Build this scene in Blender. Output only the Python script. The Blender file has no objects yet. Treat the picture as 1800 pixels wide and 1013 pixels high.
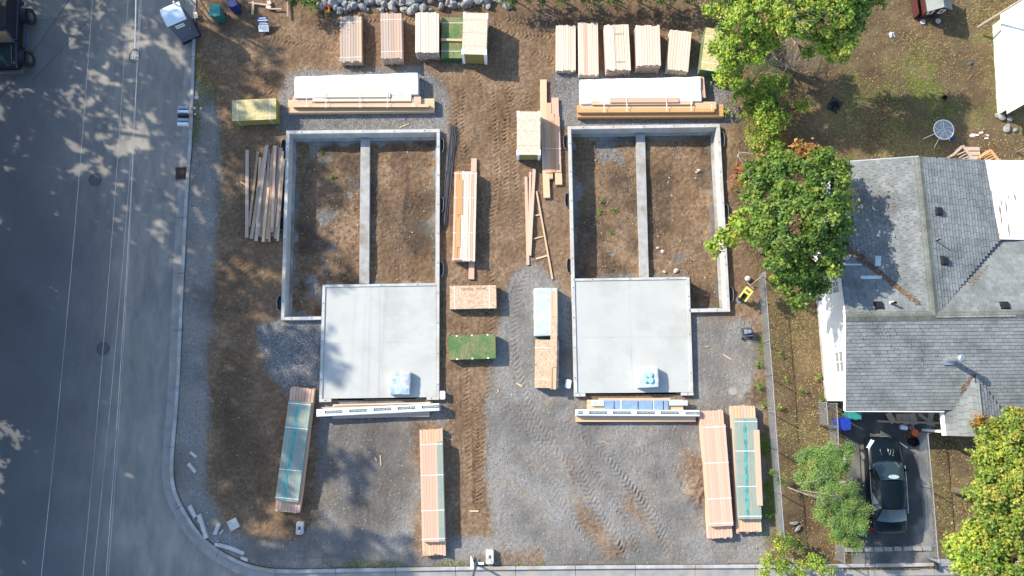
import bpy, math, random
import numpy as np
from mathutils import Vector, Matrix
random.seed(11); RNG = np.random.default_rng(5)
R = math.radians
SC = bpy.context.scene
COL = SC.collection

# ---------------------------------------------------------------- camera, sky, sun, exposure
F, TILT, H = 1400.0, R(8.0), 41.4          # focal length in photo pixels, tilt from straight down, height in metres
cam = bpy.data.cameras.new('camera'); cam.sensor_width = 36; cam.lens = F / 1800 * 36
cam.clip_start = 0.5; cam.clip_end = 2000
co = bpy.data.objects.new('camera', cam); COL.objects.link(co)
co.location = (0, 0, H); co.rotation_euler = (TILT, 0, 0); SC.camera = co

SUN_EL, SUN_SLOPE = R(33.5), R(29.0)
SD = Vector((-math.cos(SUN_SLOPE) * math.cos(SUN_EL), math.sin(SUN_SLOPE) * math.cos(SUN_EL), math.sin(SUN_EL)))
w = bpy.data.worlds.new('World'); SC.world = w; w.use_nodes = True
nt = w.node_tree; nt.nodes.clear()
sky = nt.nodes.new('ShaderNodeTexSky'); sky.sky_type = 'NISHITA'; sky.sun_disc = False
sky.sun_elevation = SUN_EL; sky.sun_rotation = math.atan2(SD.x, SD.y); sky.air_density = 1.0; sky.dust_density = 0.6
bg = nt.nodes.new('ShaderNodeBackground'); bg.inputs[1].default_value = 0.15
wo = nt.nodes.new('ShaderNodeOutputWorld')
nt.links.new(sky.outputs[0], bg.inputs[0]); nt.links.new(bg.outputs[0], wo.inputs[0])
sl = bpy.data.lights.new('sun', 'SUN'); sl.energy = 3.6; sl.angle = R(0.55); sl.color = (1.0, 0.91, 0.77)
so = bpy.data.objects.new('sun', sl); COL.objects.link(so)
so.rotation_euler = SD.to_track_quat('Z', 'Y').to_euler(); so.location = (0, 0, 60)
SC.view_settings.view_transform = 'Standard'; SC.view_settings.look = 'None'
SC.view_settings.gamma = 1; SC.view_settings.use_curve_mapping = False
SC.view_settings.exposure = 1.22

# ---------------------------------------------------------------- helpers
def P(px, py, z=0.0):
    """photo pixel (1800 x 1013) -> world point at height z"""
    a = (px - 900) / F; b = (506.5 - py) / F
    dx = a; dy = b * math.cos(TILT) + math.sin(TILT); dz = b * math.sin(TILT) - math.cos(TILT)
    k = (z - H) / dz
    return Vector((dx * k, dy * k, z))

def tag(o, label=None, cat=None, group=None, kind=None):
    if label: o['label'] = label
    if cat: o['category'] = cat
    if group: o['group'] = group
    if kind: o['kind'] = kind
    return o
def empty(name, loc, rz=0, label=None, cat=None, group=None, kind=None):
    o = bpy.data.objects.new(name, None); COL.objects.link(o)
    o.location = loc; o.rotation_euler = (0, 0, rz); o.empty_display_size = 0.2
    return tag(o, label, cat, group, kind)
def link(name, me, parent=None, loc=(0, 0, 0), rot=(0, 0, 0), scale=(1, 1, 1)):
    o = bpy.data.objects.new(name, me); COL.objects.link(o)
    o.location = loc; o.rotation_euler = rot; o.scale = scale
    if parent: o.parent = parent
    return o

class MB:
    def __init__(s): s.v = []; s.f = []; s.mi = []
    def quad(s, a, b, c, d, m=0):
        n = len(s.v); s.v += [tuple(a), tuple(b), tuple(c), tuple(d)]; s.f.append((n, n+1, n+2, n+3)); s.mi.append(m)
    def poly(s, pts, m=0):
        n = len(s.v); s.v += [tuple(p) for p in pts]; s.f.append(tuple(range(n, n + len(pts)))); s.mi.append(m)
    def prism(s, bot, top, mt=0, ms=None):
        """bottom and top loops, counter-clockwise from above"""
        ms = mt if ms is None else ms
        n = len(s.v); k = len(bot); s.v += [tuple(p) for p in bot] + [tuple(p) for p in top]
        s.f.append(tuple(range(n + k, n + 2*k))); s.mi.append(mt)
        s.f.append(tuple(range(n + k - 1, n - 1, -1))); s.mi.append(ms)
        for i in range(k):
            j = (i + 1) % k; s.f.append((n+i, n+j, n+k+j, n+k+i)); s.mi.append(ms)
    def box(s, x0, x1, y0, y1, z0, z1, m=0, ms=None):
        s.prism([(x0,y0,z0),(x1,y0,z0),(x1,y1,z0),(x0,y1,z0)], [(x0,y0,z1),(x1,y0,z1),(x1,y1,z1),(x0,y1,z1)], m, ms)
    def tube(s, pts, r, n=6, m=0, cap=True):
        pts = [Vector(p) for p in pts]; rs = r if isinstance(r, (list, tuple)) else [r] * len(pts)
        base = len(s.v); up = Vector((0.13, 0.31, 0.94)).normalized()
        for i, p in enumerate(pts):
            d = (pts[min(i+1, len(pts)-1)] - pts[max(i-1, 0)])
            d = d.normalized() if d.length > 1e-9 else Vector((0, 0, 1))
            a = d.cross(up)
            if a.length < 1e-3: a = d.cross(Vector((1, 0, 0)))
            a.normalize(); b = d.cross(a)
            for k in range(n):
                t = 2 * math.pi * k / n
                s.v.append(tuple(p + (a * math.cos(t) + b * math.sin(t)) * rs[i]))
        for i in range(len(pts) - 1):
            for k in range(n):
                k2 = (k + 1) % n; q = base + i * n
                s.f.append((q + k, q + k2, q + n + k2, q + n + k)); s.mi.append(m)
        if cap:
            s.f.append(tuple(base + k for k in range(n))); s.mi.append(m)
            q = base + (len(pts) - 1) * n
            s.f.append(tuple(q + n - 1 - k for k in range(n))); s.mi.append(m)
    def lathe(s, prof, n=16, c=(0, 0, 0), m=0):
        base = len(s.v)
        for (r, z) in prof:
            for k in range(n):
                t = 2 * math.pi * k / n; s.v.append((c[0] + r * math.cos(t), c[1] + r * math.sin(t), c[2] + z))
        for i in range(len(prof) - 1):
            for k in range(n):
                k2 = (k + 1) % n; q = base + i * n
                s.f.append((q + k, q + k2, q + n + k2, q + n + k)); s.mi.append(m)
        for i, rev in ((0, True), (len(prof) - 1, False)):
            if prof[i][0] > 1e-4:
                q = base + i * n; l = [q + k for k in range(n)]
                s.f.append(tuple(l[::-1] if rev else l)); s.mi.append(m)
    def mesh(s, name, mats, smooth=False):
        me = bpy.data.meshes.new(name); me.from_pydata(s.v, [], s.f)
        for m in (mats if isinstance(mats, (list, tuple)) else [mats]): me.materials.append(m)
        me.polygons.foreach_set('material_index', s.mi)
        if smooth: me.polygons.foreach_set('use_smooth', [True] * len(s.f))
        me.update(); return me
    def build(s, name, mats, parent=None, loc=(0, 0, 0), rot=(0, 0, 0), smooth=False):
        return link(name, s.mesh(name, mats, smooth), parent, loc, rot)

def np_mesh(name, V, Fc, mats, cols=None, smooth=False):
    """V (n,3), Fc (m,k) arrays"""
    me = bpy.data.meshes.new(name); k = Fc.shape[1]
    me.vertices.add(len(V)); me.vertices.foreach_set('co', V.astype(np.float32).ravel())
    me.loops.add(Fc.size); me.loops.foreach_set('vertex_index', Fc.astype(np.int32).ravel())
    me.polygons.add(len(Fc)); me.polygons.foreach_set('loop_start', np.arange(0, Fc.size, k, dtype=np.int32))
    me.polygons.foreach_set('loop_total', np.full(len(Fc), k, dtype=np.int32))
    me.polygons.foreach_set('use_smooth', np.full(len(Fc), smooth))
    for m in (mats if isinstance(mats, (list, tuple)) else [mats]): me.materials.append(m)
    if cols is not None:
        at = me.color_attributes.new('Col', 'FLOAT_COLOR', 'POINT')
        c4 = np.ones((len(V), 4), np.float32); c4[:, :cols.shape[1]] = cols; at.data.foreach_set('color', c4.ravel())
    me.update(calc_edges=True); return me

# value noise (numpy)
_LAT = RNG.random((512, 512))
def vnoise(x, y, s, off=0.0):
    x = np.asarray(x) / s + 137.3 + off; y = np.asarray(y) / s + 71.9 + off * 1.7
    xi = np.floor(x).astype(int); yi = np.floor(y).astype(int); fx = x - xi; fy = y - yi
    fx = fx*fx*(3-2*fx); fy = fy*fy*(3-2*fy)
    a = _LAT[xi % 512, yi % 512]; b = _LAT[(xi+1) % 512, yi % 512]; c = _LAT[xi % 512, (yi+1) % 512]; d = _LAT[(xi+1) % 512, (yi+1) % 512]
    return (a*(1-fx)+b*fx)*(1-fy) + (c*(1-fx)+d*fx)*fy
def fbm(x, y, s, n=4, off=0.0):
    t = 0; a = 1.0; w_ = 0
    for i in range(n): t = t + a * vnoise(x, y, s / 2**i, off + i*9.1); w_ += a; a *= 0.5
    return t / w_
def sstep(e0, e1, x):
    t = np.clip((x - e0) / (e1 - e0), 0, 1); return t*t*(3-2*t)
def sdist(X, Y, poly):
    """signed distance (inside positive) of points to a polygon of (x, y)"""
    d = np.full(X.shape, 1e9); ins = np.zeros(X.shape, bool); n = len(poly)
    for i in range(n):
        x0, y0 = poly[i]; x1, y1 = poly[(i+1) % n]
        ex, ey = x1-x0, y1-y0; L2 = ex*ex+ey*ey + 1e-12
        t = np.clip(((X-x0)*ex + (Y-y0)*ey)/L2, 0, 1)
        d = np.minimum(d, np.hypot(X-x0-t*ex, Y-y0-t*ey))
        c = ((y0 > Y) != (y1 > Y)) & (X < (x1-x0)*(Y-y0)/((y1-y0) if abs(y1-y0) > 1e-9 else 1e-9) + x0)
        ins ^= c
    return np.where(ins, d, -d)
def WP(poly, z=0.0): return [tuple(P(x, y, z)[:2]) for x, y in poly]

# ---------------------------------------------------------------- materials
class NT:
    def __init__(s, name, rough=0.8, spec=0.3):
        s.m = bpy.data.materials.new(name); s.m.use_nodes = True; s.t = s.m.node_tree
        s.b = s.t.nodes['Principled BSDF']; s.b.inputs['Roughness'].default_value = rough
        s.b.inputs['Specular IOR Level'].default_value = spec
    def n(s, typ, **kw):
        x = s.t.nodes.new(typ)
        for k, v in kw.items():
            if k.startswith('i_'): x.inputs[k[2:].replace('_', ' ')].default_value = v
            else: setattr(x, k, v)
        return x
    def l(s, a, b): s.t.links.new(a, b)
    def coord(s, kind='Object', scale=(1, 1, 1), rnd=False):
        tc = s.n('ShaderNodeTexCoord'); mp = s.n('ShaderNodeMapping'); mp.inputs['Scale'].default_value = scale
        s.l(tc.outputs[kind], mp.inputs[0])
        if rnd:
            oi = s.n('ShaderNodeObjectInfo'); mu = s.n('ShaderNodeMath', operation='MULTIPLY'); mu.inputs[1].default_value = 91.0
            s.l(oi.outputs['Random'], mu.inputs[0]); cb = s.n('ShaderNodeCombineXYZ')
            s.l(mu.outputs[0], cb.inputs[0]); s.l(mu.outputs[0], cb.inputs[1]); s.l(cb.outputs[0], mp.inputs['Location'])
        return mp.outputs[0]
    def pos(s, scale=(1, 1, 1)):
        g = s.n('ShaderNodeNewGeometry'); mp = s.n('ShaderNodeMapping'); mp.inputs['Scale'].default_value = scale
        s.l(g.outputs['Position'], mp.inputs[0]); return mp.outputs[0]
    def noise(s, vec, scale, detail=4, rough=0.55, out='Fac'):
        x = s.n('ShaderNodeTexNoise'); x.inputs['Scale'].default_value = scale; x.inputs['Detail'].default_value = detail
        x.inputs['Roughness'].default_value = rough; s.l(vec, x.inputs['Vector']); return x.outputs[out]
    def voro(s, vec, scale, out='Color', feature='F1'):
        x = s.n('ShaderNodeTexVoronoi', feature=feature); x.inputs['Scale'].default_value = scale; s.l(vec, x.inputs['Vector']); return x.outputs[out]
    def ramp(s, fac, stops):
        x = s.n('ShaderNodeValToRGB'); e = x.color_ramp.elements
        while len(e) > 2: e.remove(e[-1])
        for i, (p, c) in enumerate(stops):
            if i >= 2: e.new(p)
            e[i].position = p; e[i].color = (*c, 1) if len(c) == 3 else c
        s.l(fac, x.inputs[0]); return x.outputs[0]
    def mix(s, fac, a, b, mode='MIX'):
        x = s.n('ShaderNodeMix', data_type='RGBA', blend_type=mode)
        for sock, v in ((0, fac), (6, a), (7, b)):
            if isinstance(v, (int, float)): x.inputs[sock].default_value = v
            elif isinstance(v, tuple): x.inputs[sock].default_value = (*v, 1) if len(v) == 3 else v
            else: s.l(v, x.inputs[sock])
        return x.outputs[2]
    def math(s, op, a, b=0.0):
        x = s.n('ShaderNodeMath', operation=op)
        for i, v in enumerate((a, b)):
            if isinstance(v, (int, float)): x.inputs[i].default_value = v
            else: s.l(v, x.inputs[i])
        return x.outputs[0]
    def bump(s, h, strength=0.5, dist=0.02):
        x = s.n('ShaderNodeBump'); x.inputs['Strength'].default_value = strength; x.inputs['Distance'].default_value = dist
        s.l(h, x.inputs['Height']); s.l(x.outputs[0], s.b.inputs['Normal'])
    def col(s, c):
        if isinstance(c, tuple): s.b.inputs['Base Color'].default_value = (*c, 1)
        else: s.l(c, s.b.inputs['Base Color'])
        return s.m
def rand_of(n): return n.n('ShaderNodeObjectInfo').outputs['Random']

def m_plain(name, c, rough=0.6, metal=0.0, var=0.15, scale=6.0, spec=0.4, bump=0.0):
    n = NT(name, rough, spec); n.b.inputs['Metallic'].default_value = metal
    f = n.noise(n.pos(), scale, 5)
    d = tuple(x * (1 - var) for x in c); u = tuple(min(1, x * (1 + var)) for x in c)
    if bump: n.bump(f, bump, 0.01)
    return n.col(n.ramp(f, [(0.3, d), (0.7, u)]))

def m_wood(name, a, b, c, stain=None):
    """board material for unit cubes whose long axis is local Y"""
    n = NT(name, 0.75, 0.2); v = n.coord('Object', (3.0, 1.2, 3.0), rnd=True)
    g = n.noise(n.coord('Object', (16, 1.5, 6), rnd=True), 1.0, 4, 0.6)
    base = n.ramp(g, [(0.3, a), (0.7, b)])
    tint = n.ramp(rand_of(n), [(0.0, c), (0.5, b), (1.0, a)])
    base = n.mix(0.45, base, tint)
    kn = n.voro(n.coord('Object', (2.2, 7, 2), rnd=True), 1.0, 'Distance')
    kf = n.ramp(kn, [(0.05, (1, 1, 1)), (0.12, (0, 0, 0))])
    base = n.mix(n.math('MULTIPLY', kf, 0.5), base, tuple(x * 0.35 for x in c))
    if stain:
        s2 = n.noise(n.pos(), 1.6, 4, 0.65)
        base = n.mix(n.ramp(s2, [(0.45, (0, 0, 0)), (0.62, (1, 1, 1))]), base, stain)
    n.bump(g, 0.25, 0.004)
    return n.col(base)

def m_osb(name, a, b, c, extra=None):
    n = NT(name, 0.8, 0.15); p = n.pos()
    w_ = n.noise(p, 3, 2, out='Color'); pv = n.mix(0.06, p, w_, 'ADD')
    v1 = n.voro(n.pos((30, 11, 10)), 1.0); v2 = n.voro(n.pos((12, 33, 10)), 1.0)
    m = n.mix(0.5, v1, v2); bw = n.n('ShaderNodeRGBToBW'); n.l(m, bw.inputs[0])
    base = n.ramp(bw.outputs[0], [(0.22, c), (0.45, b), (0.8, a)])
    base = n.mix(n.ramp(n.noise(p, 1.1, 3), [(0.3, (0, 0, 0)), (0.8, (0.35, 0.35, 0.35))]), base, b)
    if extra: base = n.mix(n.ramp(n.noise(p, 1.3, 3), [(0.45, (0, 0, 0)), (0.62, (0.75, 0.75, 0.75))]), base, extra)
    return n.col(base)

def m_concrete(name, a, b, rough=0.8, scale=2.0, wet=None):
    n = NT(name, rough, 0.25); p = n.pos()
    f = n.noise(p, scale, 8, 0.62); g = n.noise(p, 60, 3)
    base = n.ramp(f, [(0.3, a), (0.7, b)])
    base = n.mix(0.12, base, n.ramp(g, [(0.3, (0.1, 0.1, 0.1)), (0.7, (0.7, 0.7, 0.68))]))
    if wet: base = n.mix(n.ramp(n.noise(p, 0.7, 6, 0.6), [(0.48, (0, 0, 0)), (0.66, (1, 1, 1))]), base, wet)
    n.bump(g, 0.12, 0.006)
    return n.col(base)

def m_ground():
    n = NT('ground_soil', 0.95, 0.1); p = n.pos()
    at = n.n('ShaderNodeVertexColor', layer_name='Col'); sep = n.n('ShaderNodeSeparateColor'); n.l(at.outputs[0], sep.inputs[0])
    gr, yd, dk = sep.outputs[0], sep.outputs[1], sep.outputs[2]
    f1 = n.noise(p, 0.55, 8, 0.62); f2 = n.noise(p, 5.5, 6, 0.65); f3 = n.noise(p, 38, 4, 0.7)
    soil = n.ramp(n.mix(0.5, f1, f2), [(0.34, (0.078, 0.048, 0.027)), (0.50, (0.215, 0.138, 0.080)), (0.64, (0.43, 0.30, 0.192))])
    soil = n.mix(0.35, soil, n.ramp(f3, [(0.3, (0.07, 0.045, 0.028)), (0.7, (0.30, 0.21, 0.14))]))
    # crushed stone: cells with their own grey
    v = n.voro(p, 26); bw = n.n('ShaderNodeRGBToBW'); n.l(v, bw.inputs[0])
    v2 = n.voro(p, 60); bw2 = n.n('ShaderNodeRGBToBW'); n.l(v2, bw2.inputs[0])
    grav = n.ramp(n.mix(0.5, bw.outputs[0], bw2.outputs[0]), [(0.15, (0.13, 0.13, 0.126)), (0.5, (0.245, 0.243, 0.236)), (0.85, (0.43, 0.425, 0.41))])
    grav = n.mix(n.ramp(n.noise(p, 0.8, 6, 0.65), [(0.36, (0, 0, 0)), (0.66, (0.8, 0.8, 0.8))]), grav, (0.275, 0.235, 0.185))
    grav = n.mix(n.ramp(n.noise(p, 0.33, 5, 0.6), [(0.42, (0, 0, 0)), (0.62, (0.8, 0.8, 0.8))]), grav, (0.14, 0.132, 0.122))
    edge = n.math('ADD', gr, n.math('MULTIPLY', n.math('SUBTRACT', f2, 0.5), 0.9))
    edge = n.math('ADD', edge, n.math('MULTIPLY', n.math('SUBTRACT', f3, 0.5), 0.5))
    fac = n.ramp(edge, [(0.30, (0, 0, 0)), (0.74, (1, 1, 1))])
    base = n.mix(fac, soil, grav)
    # yard: leaf mould, dry grass
    yc = n.ramp(n.mix(0.4, n.noise(p, 0.42, 7, 0.6), f3), [(0.34, (0.055, 0.038, 0.024)), (0.5, (0.135, 0.10, 0.056)), (0.66, (0.25, 0.20, 0.10)), (0.8, (0.22, 0.20, 0.09))])
    base = n.mix(n.math('MULTIPLY', yd, 0.92), base, yc)
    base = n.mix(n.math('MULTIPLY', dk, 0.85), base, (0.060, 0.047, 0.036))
    n.bump(n.math('ADD', n.math('MULTIPLY', f3, 0.6), n.math('ADD', n.math('MULTIPLY', bw.outputs[0], 0.8), n.math('MULTIPLY', f2, 1.2))), 0.9, 0.045)
    return n.col(base)

def m_asphalt(name='asphalt', dark=1.0):
    n = NT(name, 0.9, 0.15); p = n.pos()
    at = n.n('ShaderNodeVertexColor', layer_name='Col'); sep = n.n('ShaderNodeSeparateColor'); n.l(at.outputs[0], sep.inputs[0])
    f1 = n.noise(p, 0.35, 6, 0.6); f2 = n.noise(p, 90, 3, 0.7); f3 = n.noise(n.pos((1.6, 0.5, 1)), 1.0, 7, 0.7)
    k = dark
    base = n.ramp(f1, [(0.3, (0.105*k, 0.107*k, 0.114*k)), (0.7, (0.165*k, 0.167*k, 0.174*k))])
    base = n.mix(0.5, base, n.ramp(f2, [(0.3, (0.03*k, 0.032*k, 0.036*k)), (0.55, (0.09*k, 0.093*k, 0.10*k)), (0.75, (0.24*k, 0.24*k, 0.24*k))]))
    d = n.math('MULTIPLY', sep.outputs[0], n.ramp(f3, [(0.30, (0.35, 0.35, 0.35)), (0.66, (1, 1, 1))]))
    base = n.mix(d, base, (0.33, 0.30, 0.255))
    n.bump(f2, 0.35, 0.01)
    return n.col(base)

def m_leaf(name, sat=1.0, trans=0.35):
    n = NT(name, 0.5, 0.35)
    at = n.n('ShaderNodeVertexColor', layer_name='Col')
    n.l(at.outputs[0], n.b.inputs['Base Color'])
    tr = n.n('ShaderNodeBsdfTranslucent'); n.l(at.outputs[0], tr.inputs[0])
    mx = n.n('ShaderNodeMixShader'); mx.inputs[0].default_value = trans
    out = n.t.nodes['Material Output']; n.l(n.b.outputs[0], mx.inputs[1]); n.l(tr.outputs[0], mx.inputs[2]); n.l(mx.outputs[0], out.inputs[0])
    return n.m

def m_vc(name, rough=0.9):
    n = NT(name, rough, 0.1); at = n.n('ShaderNodeVertexColor', layer_name='Col'); n.l(at.outputs[0], n.b.inputs['Base Color']); return n.m

def m_shingle(name, a, b, c):
    n = NT(name, 0.92, 0.1); g = n.n('ShaderNodeNewGeometry')
    r = n.math('FRACT', n.math('ADD', g.outputs['Random Per Island'], rand_of(n)))
    base = n.ramp(r, [(0.0, a), (0.5, b), (1.0, c)])
    f = n.noise(n.pos(), 45, 3, 0.7); base = n.mix(0.3, base, n.ramp(f, [(0.3, tuple(x*0.45 for x in a)), (0.7, tuple(min(1, x*1.6) for x in c))]))
    st = n.noise(n.pos(), 0.8, 5, 0.65)
    base = n.mix(n.ramp(st, [(0.44, (0, 0, 0)), (0.72, (0.75, 0.75, 0.75))]), base, tuple(x * 0.55 for x in a))
    n.bump(f, 0.3, 0.005); return n.col(base)

def m_glass(name, c=(0.02, 0.025, 0.03), rough=0.08):
    n = NT(name, rough, 0.8); return n.col(c)

M = {}
M['ground'] = m_ground()
M['asphalt'] = m_asphalt(); M['drive'] = m_asphalt('driveway_asphalt', 0.66)
M['kerb'] = m_concrete('kerb_concrete', (0.27, 0.265, 0.25), (0.46, 0.45, 0.43), wet=(0.30, 0.26, 0.21))
M['gutter'] = m_concrete('gutter_concrete', (0.19, 0.185, 0.175), (0.31, 0.30, 0.285), wet=(0.33, 0.30, 0.255))
M['found'] = m_concrete('foundation_concrete', (0.36, 0.355, 0.335), (0.56, 0.555, 0.535), scale=2.6, wet=(0.40, 0.375, 0.335))
M['footing'] = m_concrete('footing_concrete', (0.26, 0.255, 0.24), (0.42, 0.41, 0.39), scale=3, wet=(0.2, 0.165, 0.125))
M['slabfill'] = m_plain('joint_filler', (0.30,0.31,0.29), .8)
M['slab'] = m_concrete('slab_concrete', (0.40, 0.41, 0.38), (0.46, 0.468, 0.435), 0.6, 0.55, wet=(0.37, 0.375, 0.345))
M['debris'] = m_concrete('broken_concrete', (0.38, 0.37, 0.35), (0.6, 0.58, 0.55), scale=4)
M['pale'] = m_wood('pale_lumber', (0.70, 0.61, 0.49), (0.62, 0.52, 0.40), (0.50, 0.38, 0.28))
M['pink'] = m_wood('pink_lumber', (0.66, 0.43, 0.32), (0.58, 0.36, 0.26), (0.48, 0.27, 0.18))
M['orange'] = m_wood('orange_lumber', (0.62, 0.36, 0.17), (0.52, 0.28, 0.12), (0.40, 0.19, 0.07))
M['tan'] = m_wood('tan_lumber', (0.66, 0.47, 0.30), (0.56, 0.38, 0.23), (0.46, 0.29, 0.16))
M['weath'] = m_wood('weathered_lumber', (0.50, 0.40, 0.32), (0.42, 0.32, 0.25), (0.33, 0.245, 0.18))
M['scrap'] = m_wood('scrap_lumber', (0.42, 0.31, 0.21), (0.30, 0.25, 0.21), (0.40, 0.24, 0.13))
M['treated'] = m_wood('treated_lumber', (0.31, 0.35, 0.29), (0.24, 0.29, 0.245), (0.34, 0.32, 0.24), stain=(0.22, 0.295, 0.265))
M['teal'] = m_plain('teal_tape', (0.07, 0.30, 0.28), 0.7, var=0.4, scale=3)
M['osb'] = m_osb('strand_board', (0.66, 0.50, 0.36), (0.52, 0.36, 0.24), (0.30, 0.19, 0.115))
M['osbpale'] = m_osb('pale_strand_board', (0.66, 0.58, 0.45), (0.57, 0.48, 0.36), (0.42, 0.33, 0.23))
M['osbyel'] = m_osb('yellow_strand_board', (0.62, 0.53, 0.30), (0.50, 0.42, 0.21), (0.33, 0.27, 0.12))
M['osbgreen'] = m_osb('green_strand_board', (0.27, 0.235, 0.125), (0.16, 0.18, 0.08), (0.07, 0.11, 0.045), extra=(0.05, 0.155, 0.05))
M['edge_green'] = m_plain('green_edge_paint', (0.012, 0.085, 0.033), 0.6, var=0.35, scale=12)
M['edge_olive'] = m_plain('olive_edge_paint', (0.215, 0.185, 0.035), 0.6, var=0.25, scale=12)
M['edge_brown'] = m_plain('brown_edge', (0.22, 0.13, 0.07), 0.8, var=0.3, scale=20)
M['strap'] = m_plain('white_strap', (0.8, 0.8, 0.78), 0.4, var=0.05)
M['wrap'] = m_plain('white_wrap', (0.66, 0.675, 0.685), 0.4, var=0.06, scale=5, bump=0.9)
M['wrapblue'] = m_plain('bluish_wrap', (0.46, 0.52, 0.55), 0.35, var=0.14, scale=3, bump=0.3)
M['bluefilm'] = m_plain('blue_film', (0.21, 0.31, 0.43), 0.3, var=0.12, scale=4)
M['darkfilm'] = m_plain('seam_film', (0.09, 0.10, 0.12), 0.4)
M['navy'] = m_plain('navy_print', (0.012, 0.05, 0.085), 0.6, var=0.05)
M['printwhite'] = m_plain('white_print', (0.75, 0.76, 0.76), 0.6, var=0.03)
M['printgreen'] = m_plain('green_print', (0.35, 0.55, 0.08), 0.6, var=0.05)
M['stamp'] = m_plain('brown_stamp', (0.20, 0.10, 0.05), 0.8, var=0.3, scale=40)
M['black'] = m_plain('black_plastic', (0.012, 0.013, 0.015), 0.5)
M['rubber'] = m_plain('tyre_rubber', (0.016, 0.016, 0.017), 0.85)
M['steel'] = m_plain('galvanised_steel', (0.42, 0.44, 0.46), 0.4, 0.7, var=0.12)
M['white'] = m_plain('white_paint', (0.80, 0.80, 0.79), 0.5, var=0.04)
M['whiteplastic'] = m_plain('white_plastic', (0.70, 0.75, 0.78), 0.35, var=0.04)
M['bark'] = m_plain('bark', (0.13, 0.095, 0.065), 0.9, var=0.4, scale=15, bump=0.5)
M['deadwood'] = m_plain('dead_wood', (0.36, 0.30, 0.25), 0.9, var=0.3, scale=15)
M['leaf'] = m_leaf('leaves'); M['litter'] = m_vc('litter')
M['rock'] = m_concrete('rock_stone', (0.14, 0.14, 0.142), (0.34, 0.335, 0.32), scale=5)
M['siding'] = m_plain('white_siding', (0.80, 0.80, 0.79), 0.6, var=0.03)
M['shingle'] = m_shingle('roof_shingle', (0.158, 0.174, 0.172), (0.195, 0.210, 0.207), (0.242, 0.254, 0.247))
M['ridge'] = m_shingle('ridge_shingle', (0.115, 0.125, 0.108), (0.145, 0.152, 0.128), (0.175, 0.178, 0.15))
M['felt'] = m_plain('roof_felt', (0.035, 0.042, 0.046), 0.95)
M['glass'] = m_glass('dark_glass')
# ---------------------------------------------------------------- kerb line (back edge of the kerb), world
KZ = 0.03
kerb_px = [(352,-420),(349,-200),(345,0),(341,150),(338,230),(333,300),(327,400),(320,550),(314,700),(305.5,790),(303.5,830),(307,858),(314,877),(325.5,899),(345,930),(368,955),(398,975),(434,992),(470,1000),(510,1002),(560,1001),(660,999),(780,997),(900,996),(1100,994),(1345,993),(1480,992),(1640,990),(1900,984),(2300,978)]
kerb_w = [P(x, y, KZ).to_2d() for x, y in kerb_px]
def smooth_line(pts, it=2):
    for _ in range(it):
        o = [pts[0]]
        for a, b in zip(pts[:-1], pts[1:]): o += [a*0.75 + b*0.25, a*0.25 + b*0.75]
        o.append(pts[-1]); pts = o
    return pts
kerb_s = smooth_line(kerb_w, 2)
def resample(pts, step):
    out = [pts[0].copy()]; acc = 0.0
    for a, b in zip(pts[:-1], pts[1:]):
        L = (b - a).length; d = step - acc
        while d <= L:
            out.append(a + (b - a) * (d / L)); d += step
        acc = (acc + L) % step
    return out
kerb_l = resample(kerb_s, 0.25)
def line_normals(pts):
    ns = []
    for i in range(len(pts)):
        d = (pts[min(i+1, len(pts)-1)] - pts[max(i-1, 0)]).normalized(); ns.append(Vector((d.y, -d.x)))   # right of travel
    return ns
kerb_n = line_normals(kerb_l)      # travelling south: right = west = road side
ROADPOLY = [(p.x, p.y) for p in kerb_s] + [(70, -60), (-70, -60), (-70, 90), (kerb_s[0].x, 90)]
WESTX, SOUTHY = -30.2, -19.5

def regular_polys():
    D = {}
    D['gravel'] = [
      [(300,100),(372,160),(388,230),(390,330),(380,450),(370,560),(364,700),(367,860),(400,925),(470,952),(520,940),(548,905),(562,830),(560,760),(560,690),(780,690),(790,760),(793,850),(797,938),(862,938),(856,850),(856,700),(868,600),(884,520),(900,485),(930,448),(960,472),(1002,520),(1008,700),(1215,700),(1213,552),(1322,560),(1334,640),(1300,712),(1335,720),(1352,940),(1345,1010),(300,1010)],
      [(445,572),(500,560),(572,560),(572,700),(520,705),(470,660)],
      [(505,128),(600,120),(742,116),(784,150),(782,236),(765,232),(500,236),(490,180)],
      [(968,128),(1290,122),(1302,215),(1262,224),(988,224),(972,190)]]
    D['soilpatch'] = [
      [(985,785),(1015,800),(1025,850),(1060,930),(1100,985),(1070,985),(1020,920),(990,860)],
      [(1205,790),(1245,800),(1248,915),(1205,880),(1190,830)],
      [(1080,900),(1105,850),(1145,900),(1170,950),(1150,965)],
      [(1090,940),(1125,945),(1120,975),(1085,970)],
      [(720,740),(790,740),(800,980),(725,985),(735,860)],
      [(480,880),(560,860),(570,930),(500,945)],[(830,970),(960,965),(960,996),(830,996)]]
    D['yard'] = [[(1335,560),(1322,470),(1290,330),(1282,210),(1288,130),(1240,40),(1225,-300),(2600,-300),(2600,1400),(1362,1400),(1362,900),(1350,700)],
                 [(330,-400),(345,-60),(520,-60),(560,-12),(900,-10),(1240,2),(1240,-400)]]
    D['dark_patch'] = [[(385,230),(430,240),(430,560),(372,560)],[(375,600),(440,640),(480,900),(380,880)],[(560,740),(735,740),(735,880),(660,930),(560,900)],[(480,870),(575,870),(580,930),(500,940)],[(780,640),(800,640),(800,720),(785,720)],  # outlines of ground coloured darker
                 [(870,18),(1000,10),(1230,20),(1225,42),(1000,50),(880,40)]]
    return D
DP = regular_polys()

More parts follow.
